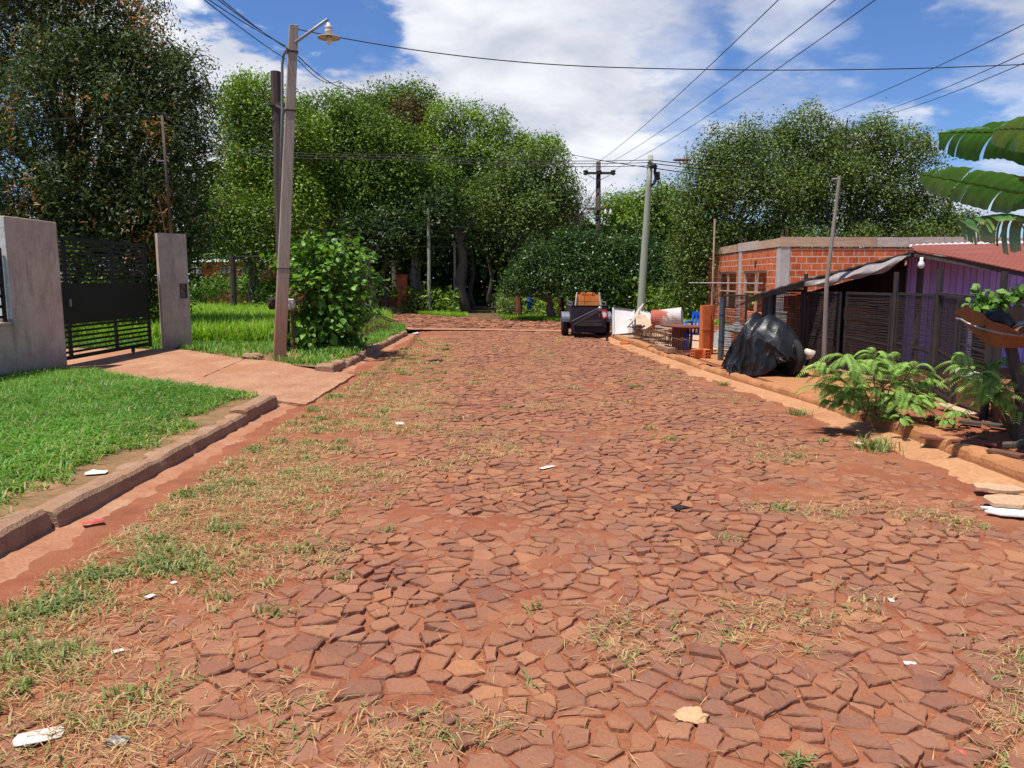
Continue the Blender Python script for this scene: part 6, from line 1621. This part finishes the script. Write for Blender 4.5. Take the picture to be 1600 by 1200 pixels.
# vine along the top rail
rng = np.random.default_rng(15); vn = empty('vine', A(1560, 470, 8.0), 'leafy green vine trailing above the tin basket along the fence rail', 'vine')
path = [A(1516, 482, 8.0), A(1540, 478, 8.0), A(1562, 474, 7.9), A(1585, 462, 7.8), A(1620, 455, 7.7)]; mb = MB(); mb.tube(path, .008, 5); mb.tube([A(1528, 478, 8.0), A(1530, 455, 8.0), A(1527, 447, 8.0)], .005, 5); mb.build('stems', M['stem'], vn); PP = []
for i in range(230):
    t = rng.random() * 3.999; k = int(t); PP.append(path[k].lerp(path[k + 1], t - k) + Vector((rng.normal() * .04, rng.normal() * .06, rng.normal() * .045 - .01)))
for i in range(26): PP.append(A(1528, 450 + rng.random() * 30, 8.0) + Vector((rng.normal() * .03, rng.normal() * .03, 0)))
P = np.array([tuple(q) for q in PP]); n = len(P); N = rng.normal(size=(n, 3)) * .6 + np.array([0, -.5, .7]); N /= np.linalg.norm(N, axis=1, keepdims=True); T = rng.normal(size=(n, 3)) + np.array([0, 0, -.5]); T -= N * (T * N).sum(1, keepdims=True); T /= np.linalg.norm(T, axis=1, keepdims=True)
L = rng.uniform(.05, .10, n); V, q4, t3, tt = leaf_shape(P, N, T, L, L * .9, rng.random(n) * .8); mixed_mesh('leaves', V, q4, t3, tt, M['leaf_vine'], vn)

# ------------------------------------------------------------------ banana plant at the right edge
bp = empty('banana_plant', (5.25, 7.2, .1), 'banana plant with long torn leaves reaching in from the upper right edge', 'banana plant')
mb = MB(); mb.tube([(5.25, 7.2, 0), (5.22, 7.2, 1.0), (5.17, 7.2, 2.0), (5.12, 7.2, 2.6)], [.15, .13, .10, .07], 14); mb.build('trunk', M['stem'], bp, smooth=True)


def banana_leaf(pts, wmax, seed, fold=.35, droop=.35, splits=9, brown=0.0, roll=0.0, tipfrac=.55):
    """blade on both sides of a curved midrib, torn into straps that droop by different amounts"""
    rnd = random.Random(seed); pts = [Vector(p) for p in pts]
    spl = []
    for i in range(41):
        t = i / 40 * (len(pts) - 1); k = min(int(t), len(pts) - 2); f = t - k; p0 = pts[max(k - 1, 0)]; p1, p2 = pts[k], pts[k + 1]; p3 = pts[min(k + 2, len(pts) - 1)]
        spl.append(.5 * ((2 * p1) + (p2 - p0) * f + (2 * p0 - 5 * p1 + 4 * p2 - p3) * f * f + (3 * p1 - p0 - 3 * p2 + p3) * f ** 3))
    mr = MB(); mr.tube(spl, [.018 - .015 * i / 40 for i in range(41)], 6); mb = MB()
    for sg in (-1, 1):
        cuts = sorted([0, 40] + rnd.sample(range(4, 38), splits))
        for a, b in zip(cuts[:-1], cuts[1:]):
            dr = droop * rnd.uniform(.5, 1.6); tw = rnd.gauss(0, .06); base_t = rnd.random() * .45; gapw = rnd.uniform(.0, .18)
            rows = []; nv = 8; m = max(2, (b - a) * 2)
            for i in range(m + 1):
                tt = a + (b - a) * i / m; k = min(int(tt), 39); q = spl[k].lerp(spl[k + 1], tt - k); d = (spl[min(k + 2, 40)] - spl[max(k - 1, 0)]).normalized()
                s = d.cross(Vector((0, 0, 1))).normalized(); s = (Matrix.Rotation(roll, 3, d) @ s) * sg; up = s.cross(d) * sg
                up = up if up.z > 0 else -up
                u = tt / 40; W = wmax * (math.sin(math.pi * min(1, u * .93 + .05)) ** tipfrac) * (1 if u < .9 else (1 - u) / .1 * .8 + .2); row = []
                edge = (i / m - .5) * 2
                for j in range(nv + 1):
                    v = j / nv; w = W * v; e2 = 1 - gapw * v * .10 * abs(edge)
                    p = q + s * w * (1 - .25 * v * dr) + up * (fold * w * (1 - v * .8) - dr * w * v * .9 + .006 * math.sin(tt * 2.6)) + d * (w * .18 + tw * v * .3 * wmax - edge * gapw * v * .05)
                    row.append(p)
                rows.append(row)
            o = len(mb.v)
            for i, row in enumerate(rows):
                for j, p in enumerate(row):
                    mb.v.append(tuple(p)); v = j / nv; br = 0
                    if brown: br = max(0, min(1, (v - (1 - brown) - rnd.random() * .12) / .25)) * .6
                    mb.t.append(min(1, base_t * .6 + .12 * v + br + .03 * (i % 2)))
            for i in range(m):
                for j in range(nv):
                    x = o + i * (nv + 1) + j; mb.f.append((x, x + nv + 1, x + nv + 2, x + 1))
    o = mb.build('leaf', M['leaf_banana'], bp, smooth=True); mr.build('midrib', M['leaf_vine'], o, smooth=True)


top = Vector((5.12, 7.2, 2.62))
banana_leaf([top, A(1600, 212, 7.1), A(1530, 207, 7.0), A(1466, 208, 6.9)], .25, 1, .10, .50, 6, roll=.45)
banana_leaf([top, A(1610, 300, 6.9), A(1525, 288, 6.6), A(1436, 272, 6.3)], .20, 2, .12, .30, 6, roll=.75)
banana_leaf([top + Vector((0, 0, -.2)), A(1620, 338, 7.0), A(1560, 336, 6.7), A(1500, 345, 6.4)], .19, 3, .0, 1.2, 16, brown=.40, roll=.3)
banana_leaf([top, A(1640, 215, 6.8), A(1600, 202, 6.3), A(1553, 203, 5.9)], .20, 4, .25, .3, 4, roll=.8)
banana_leaf([top, (5.6, 7.4, 3.2), (6.2, 7.6, 3.5), (6.9, 7.8, 3.3)], .30, 5, .15, .6, 8)
banana_leaf([top, (5.2, 6.8, 3.1), (5.4, 6.2, 3.4), (5.5, 5.5, 3.3)], .28, 6, .15, .6, 8)

# ------------------------------------------------------------------ rubbish and debris on the right
for k, (a, b, w, h, mt, lab) in enumerate((((1440, 686), (1560, 702), .16, .025, 'red_wood', 'long red-brown plank lying on the earth behind the kerb'), ((1500, 664), (1592, 676), .12, .03, 'dark_wood', 'dark plank on the earth below the tin basket'), ((1545, 712), (1598, 722), .10, .03, 'rust', 'rusty strip of tin at the right edge behind the kerb'),
                                           ((1395, 632), (1450, 640), .09, .04, 'kerb', 'pale splintered board on the earth below the fence'), ((1470, 640), (1520, 655), .14, .02, 'wood', 'raw flat board on the earth under the fence kick board'))):
    board('plank', lab, G(*a, .12) + Vector((0, 0, .03 + .01 * k)), G(*b, .12) + Vector((0, 0, .05)), w, h, mt)
mb = MB(); q = [G(1568, 700, .14), G(1590, 700, .16), G(1604, 690, .14)]; mb.tube([p + Vector((0, 0, .03)) for p in q], [.035, .03, .03], 7); tag(mb.build('dry_root', M['bark']), 'thick crooked grey root beside the basket post', 'root')


def slab(name, label, cx, cy, z, r, th, mat, seed, sx=1.5, rotv=0.0, n=11, cat='slab'):
    rnd = random.Random(seed); poly = []
    for k in range(n):
        a = 2 * math.pi * k / n + rnd.gauss(0, .14); rr = r * rnd.uniform(.65, 1.2); p = rotz(rotv) @ Vector((math.cos(a) * rr * sx, math.sin(a) * rr, 0)); poly.append((cx + p.x, cy + p.y))
    mb = MB(); mb.prism(poly, z, z + th); o = mb.build(name, M[mat], bevel=.004); return tag(o, label, cat)


c = G(1578, 772, .06); slab('plaster_slab', 'pinkish broken slab of plaster at the edge of the right gutter, upper piece', c.x - .02, c.y + .10, .065, .11, .025, 'sand', 3, 1.7, -.15)
c = G(1585, 788, .05); slab('plaster_slab', 'tan broken slab of plaster lying over the white one by the right gutter', c.x, c.y, .055, .13, .03, 'sand', 4, 2.0, -.2)
c = G(1590, 800, .04); slab('plaster_slab', 'white flat piece of board under the tan slab by the right gutter', c.x + .02, c.y - .02, .032, .12, .018, 'white_plastic', 5, 2.2, -.22)
rnd = random.Random(66); rubble = MB()
for k in range(520):
    x, y = rnd.uniform(4.25, 6.6), rnd.uniform(4.5, 10.2)
    if x > 5.4 and y > 8.4: continue
    s = abs(rnd.gauss(.02, .025)) + .008; rubble.box((x, y, .125 + s * .2), (s * 1.6, s, s * .7), rotz(rnd.uniform(0, 3)) @ Matrix.Rotation(rnd.gauss(0, .3), 3, 'X'))
tag(rubble.build('rubble', M['dirt']), 'clods and crumbs of red earth behind the right kerb', 'rubble', kind='stuff')

# litter on the street
def scrap(name, label, px, py, w, d, mat, seed, cat='litter', z=.02, bump=.25):
    c = G(px, py, z); c.z = float(dirt_z(c.x, c.y)) + .016 if -2.5 < c.x < 3.4 else (.05 if c.x > -3 else .165); rnd = random.Random(seed); an = rnd.uniform(0, 3); n = 12
    ph = [rnd.uniform(0, 6) for _ in range(4)]
    def f(u, v):
        e = 1 - .25 * abs(math.sin(u * 3 + ph[0]) * (v - .5)); p = rotz(an) @ Vector(((u - .5) * w * e, (v - .5) * d * (1 - .3 * abs(math.sin(v * 4 + ph[1]) * (u - .5))), 0))
        return c + p + Vector((0, 0, bump * min(w, d) * (.5 + .5 * math.sin(u * 7 + ph[2]) * math.cos(v * 6 + ph[3])) * math.sin(math.pi * min(1, u + .02)) * math.sin(math.pi * min(1, v + .02))))
    mb = MB(); mb.sheet(f, n, n, .003); return tag(mb.build(name, M[mat]), label, cat)


scrap('paper_scrap', 'large white sheet of paper in the bottom left corner of the street', 62, 1160, .16, .09, 'paper', 1)
scrap('plastic_scrap', 'small greyish plastic scrap right of the large white paper', 183, 1168, .08, .05, 'galv', 2)
scrap('red_wrapper', 'crumpled red wrapper in the left gutter', 145, 821, .13, .06, 'pink', 3, z=.02)
scrap('paper_scrap', 'white paper scrap in the middle of the street beyond the dark stain', 855, 735, .16, .05, 'paper', 4)
scrap('paper_scrap', 'white paper scrap on the left half of the street, farthest of the three', 625, 664, .15, .10, 'paper', 5)
scrap('paper_scrap', 'tiny white scrap in the dry grass on the lower left, near the bare red earth', 272, 918, .035, .03, 'paper', 6)
scrap('plastic_scrap', 'pale bluish scrap in the green tuft on the lower left', 235, 937, .05, .04, 'white_plastic', 7)
scrap('paper_scrap', 'white crumpled scrap among the dry grass at the left edge', 184, 1022, .05, .03, 'paper', 8)
scrap('plastic_scrap', 'white plastic bottle scrap in the far left grass by the kerb end', 650, 520, .5, .18, 'white_plastic', 9, z=.06)
scrap('paper_scrap', 'white scrap at the weed tuft by the right gutter', 1342, 697, .10, .07, 'paper', 10)
scrap('paper_scrap', 'small white scrap in the right half of the street, near the bottom', 1422, 1043, .03, .05, 'paper', 11)
scrap('paper_scrap', 'white elongated scrap on the right half of the street above the red one', 1392, 942, .05, .025, 'paper', 12)
scrap('red_wrapper', 'small red plastic scrap near the lower right corner', 1498, 1178, .045, .05, 'pink', 13)
scrap('paper_scrap', 'crumpled white paper in the lawn close to the left kerb', 150, 733, .16, .12, 'paper', 14, z=.19)
scrap('green_scrap', 'tiny pale green ticket lying on the stones in mid street', 922, 893, .035, .02, 'galv', 16)
slab('black_patch', 'small flat black rubber scrap on the stones right of the middle', G(1062, 793, .05).x, G(1062, 793, .05).y, float(road_profile(G(1062, 793, .05).x, G(1062, 793, .05).y)) + .012, .045, .01, 'rubber', 17, 1.4, 0, 9, 'litter')
c = G(1080, 1118, .04); bag('yellow_stone', 'crumbling yellowish sandy stone set in the street near the bottom', (c.x, c.y, float(road_profile(c.x, c.y)) + .006), (.062, .050, .022), M['yellow_stone'], 18, 'stone')
for k, (px, py) in enumerate(((395, 560), (372, 524))):
    c = G(px, py, .17); bag('rock', ('pale flat rock at the edge of the driveway left of the lamp pole', 'reddish boulder in the shaded tall grass')[k], (c.x, c.y, .20 if k == 0 else .30), ((.22, .12, .09), (.34, .25, .24))[k], M['kerb'] if k == 0 else M['dirt_dark'], 30 + k, 'rock')

# ------------------------------------------------------------------ grass
def blades(name, label, cat, P, H, W, bend, tint, mat, rng, flatness=0.0):
    n = len(P); a = rng.uniform(0, 2 * math.pi, n); d = np.stack([np.cos(a), np.sin(a), np.zeros(n)], 1); s = np.stack([-np.sin(a), np.cos(a), np.zeros(n)], 1)
    b = (bend * rng.uniform(.3, 1.6, n))[:, None]; H = H[:, None]; W = W[:, None] if hasattr(W, '__len__') else W; up = np.array([0, 0, 1.0])
    m = P + up * H * .58 + d * H * b * .35; t = P + up * H * (1 - .35 * np.clip(b, 0, 1.5)) + d * H * b
    V = np.stack([P - s * W, P + s * W, m + s * W * .8, m - s * W * .8, t], 1).reshape(-1, 3); o = np.arange(n)[:, None] * 5
    q = o + np.array([[0, 1, 2, 3]]); tr_ = o + np.array([[3, 2, 4]])
    ob = mixed_mesh(name, V, q, tr_, np.repeat(tint, 5), M[mat], None); return tag(ob, label, cat, kind='stuff')


def clumped(n, x0, x1, y0, y1, rng, mask, k=9, spread=.05):
    m = n // k; cx, cy = rng.uniform(x0, x1, m), rng.uniform(y0, y1, m); keep = rng.random(m) < mask(cx, cy); cx, cy = cx[keep], cy[keep]
    px = np.repeat(cx, k) + rng.normal(size=len(cx) * k) * spread; py = np.repeat(cy, k) + rng.normal(size=len(cx) * k) * spread; return px, py, np.repeat(rng.random(len(cx)), k)


rng = np.random.default_rng(88)
drv = [(-2.9, 9.78), (-3.0, 13.1), (-5.0, 14.4), (-7.3, 16.6), (-13, 16.9), (-13, 12.55), (-7.15, 12.25), (-4.55, 10.3)]


def outside_drive(x, y): return np.array([0.0 if in_poly(a, b, drv) else 1.0 for a, b in zip(x, y)])


# lawn between wall and kerb
def lawn_mask(x, y):
    e = np.clip((xat(KL, y) - .28 - x) / .55, 0, 1); return outside_drive(x, y) * np.clip(-.02 + .95 * e + 1.6 * (fbm(x, y, .9, 4, 3) - .47), 0, 1) * (x < -3.2) * (1 - np.clip((6.2 - y) / 1.6, 0, .75))


x, y, c = clumped(190000, -7.4, -3.2, 3.8, 13.2, rng, lawn_mask, 9, .045); hgt = .06 + .15 * rng.random(len(x)) ** 1.4 * np.clip((-x - 3.0) / 1.2, .35, 1.25) * (.5 + fbm(x, y, 1.2, 3, 6))
tt = np.where(rng.random(len(x)) < .10 + .35 * np.clip(1 - (-x - 3.2) / .8, 0, 1), .95, np.clip(.42 * c + .22 * rng.random(len(x)) + .9 * (fbm(x, y, 1.4, 3, 17) - .42), 0, .8))
blades('lawn', 'short bright green lawn between wall and kerb', 'grass', np.stack([x, y, np.full(len(x), .15)], 1), hgt, .0045 + .0035 * rng.random(len(x)), 1.25, tt, 'grass', rng)
# verge by the lamp pole and the bush, up to the corner
x, y, c = clumped(110000, -8.5, -3.2, 13.0, 29, rng, lambda a, b: (1 - .7 * ((b < 16.3) & (a < -4.0))) * outside_drive(a, b) * np.clip(.35 + 1.4 * (fbm(a, b, .6, 4, 12) - .42), 0.05, 1) * np.array([1.0 if in_poly(p, q, lv) else 0 for p, q in zip(a, b)]), 9, .06)
blades('verge_grass', 'short grass of the verge round the lamp pole and bush', 'grass', np.stack([x, y, np.full(len(x), .15)], 1), .06 + .14 * rng.random(len(x)), .007 + .005 * rng.random(len(x)), .7, np.where(rng.random(len(x)) < .12, .95, .55 * c + .3 * rng.random(len(x))), 'grass', rng)
# tall grass behind the gatepost
x, y, c = clumped(150000, -16, -3.9, 17.6, 34, rng, lambda a, b: np.clip((-a - 3.6 - .10 * np.clip(b - 24, 0, 10)) / .8, 0, 1) * np.clip(.5 + fbm(a, b, .5, 3, 5), 0, 1) * np.array([1.0 if in_poly(p, q, lv) else 0 for p, q in zip(a, b)]), 8, .09)
blades('tall_grass', 'tall yellow-green grass of the empty lot', 'grass', np.stack([x, y, np.full(len(x), .15)], 1), .28 + .42 * rng.random(len(x)) * (.5 + c * .6), .010 + .007 * rng.random(len(x)), .45, np.where(rng.random(len(x)) < .07, .95, .5 * c + .35 * rng.random(len(x))), 'tall_grass', rng)
# garden behind the wall
x, y, c = clumped(30000, -13, -7.9, 8, 17.5, rng, lambda a, b: outside_drive(a, b) * .8, 8, .08)
blades('garden_grass', 'grass of the garden behind the wall', 'grass', np.stack([x, y, np.full(len(x), .15)], 1), .12 + .2 * rng.random(len(x)), .009, .6, .5 * c + .3 * rng.random(len(x)), 'grass', rng)
# strip of grass along the far side of the crossing street
cf = np.array(CROSS_FAR[1:-1]); o_ = np.argsort(cf[:, 0]); fy = lambda a: np.interp(a, cf[o_, 0], cf[o_, 1])
x = rng.uniform(-7, 12, 26000); y = fy(x) + rng.random(26000) ** 1.5 * 2.2; keep = (np.abs(x + 1.2) > .8) & (rng.random(len(x)) < .75); x, y = x[keep], y[keep]
blades('far_grass', 'strip of grass along the far side of the crossing street', 'grass', np.stack([x, y, np.full(len(x), .03)], 1), .08 + .16 * rng.random(len(x)), .014, .6, .8 * rng.random(len(x)), 'tall_grass', rng)


# half-dry grass and straw over the left side of the street
def left_mask(x, y):
    l = np.clip((-.85 - x + 1.2 * (fbm(x, y, .8, 4, 22) - .5) * 2 - .035 * np.clip(y - 6, 0, 20)) / 1.0, 0, 1); p = np.clip((fbm(x, y, 1.1, 4, 23) - .57) / .1, 0, 1) * .35
    g = np.clip((x - xat(KL, y) - .30 - .12 * fbm(y, x * 0, 1.5, 3)) / .14, 0, 1); r = np.clip((xat(KR, y) - .5 - x) / .1, 0, 1)
    return np.clip(l * np.clip(.25 + 1.7 * (fbm(x, y, 1.9, 4, 31) - .36), 0, 1) + p, 0, 1) * g * r


x, y, c = clumped(230000, -2.6, 3.3, 1.6, 22, rng, lambda a, b: left_mask(a, b) * np.clip(1.25 - b / 13, .16, 1), 7, .035); z = dirt_z(x, y)
blades('dry_grass', 'half-dry trampled grass over the left side of the street', 'grass', np.stack([x, y, z], 1), .018 + .040 * rng.random(len(x)), .0022 + .0022 * rng.random(len(x)) + .00025 * y, 1.5, np.where(rng.random(len(x)) < np.clip(.42 + .05 * (y - 4), .42, .8), .95, .6 * c + .3 * rng.random(len(x))), 'mix_grass', rng)
n = 330000; x = rng.uniform(-2.6, 3.2, n); y = 1.6 + 16 * rng.random(n) ** 1.5; keep = rng.random(n) < np.clip(left_mask(x, y) * 1.1 + .02, 0, 1); x, y = x[keep], y[keep]; P = np.stack([x, y, dirt_z(x, y) + .010 + .016 * rng.random(len(x))], 1)
V, Fq, tt = leaf_quads(P, .075, .045, 2.2, None, 0, rng.random(len(P)) * .75, rng); tag(np_mesh('straw', V, Fq, M['straw'], tt), 'dry straw scattered over the left side of the street', 'straw', kind='stuff')


# green tufts on the left side of the street
def tuft_pts(cen, k, spread):
    P = []
    for (a, b, s) in cen: P.append(np.stack([a + rng.normal(size=int(k * s)) * spread * s ** .5 * 1.3, b + rng.normal(size=int(k * s)) * spread * s ** .5], 1))
    return np.concatenate(P)


cen = []
for k in range(1500):
    a, b = rng.uniform(-2.5, 3.2), rng.uniform(1.8, 20)
    p = float(np.clip((-.9 - a) / 1.0, 0, 1)) * (float(fbm(a, b, 1.1, 3, 44)) > .5) * .62 + .015
    if rng.random() < p: cen.append((a, b, rng.uniform(.3, 1.6)))
for (px, py, s) in ((250, 780, 2.5), (330, 740, 2), (400, 700, 2), (455, 655, 2.5), (480, 640, 2), (520, 620, 2), (560, 585, 3), (150, 900, 6), (220, 890, 6), (60, 950, 6), (110, 930, 5), (280, 870, 5), (40, 1010, 3), (65, 1040, 3), (270, 840, 2.5), (585, 560, 4), (620, 545, 5), (640, 532, 6), (600, 552, 4), (350, 825, 2), (310, 770, 2)):
    q = G(px, py, .03)
    for r_ in range(3): cen.append((q.x + rng.normal() * .10, q.y + rng.normal() * .08, s * .55))
T2 = tuft_pts(cen, 34, .035); g_ok = T2[:, 0] > xat(KL, T2[:, 1]) + .40; T2 = T2[g_ok]; z = dirt_z(T2[:, 0], T2[:, 1])
blades('green_tufts', 'green grass tufts growing between the stones on the left', 'grass', np.stack([T2[:, 0], T2[:, 1], z], 1), .025 + .055 * rng.random(len(T2)), .0028 + .0025 * rng.random(len(T2)) + .0003 * T2[:, 1], 1.0, np.where(rng.random(len(T2)) < .18, .95, .75 * rng.random(len(T2))), 'mix_grass', rng)
tufts = [('weed_tuft', 'largest weed tuft at the edge of the right gutter, before the bigger shrub', 1370, 698, 150, .17), ('weed_tuft', 'small weed tuft in the right gutter near the covered motorcycle', 1130, 600, 60, .09), ('weed_tuft', 'weed tuft on the stones left of the right gutter, facing the footpath', 1246, 645, 70, .11), ('weed_tuft', 'weed tuft low between the stones at the bottom, right of the yellow stone', 1245, 1190, 60, .05)]
for (nm, lab, px, py, n, h) in tufts:
    q = G(px, py, .04); P = np.stack([q.x + rng.normal(size=n) * .075 * (h / .12), q.y + rng.normal(size=n) * .06 * (h / .12), np.full(n, float(dirt_z(q.x, q.y)))], 1)
    o = blades(nm, lab, 'weeds', P, h * (.5 + .7 * rng.random(n)), .004 + .002 * rng.random(n), .9, .85 * rng.random(n), 'mix_grass', rng); del o['kind']; o['group'] = 'weed tufts along the right side of the street'
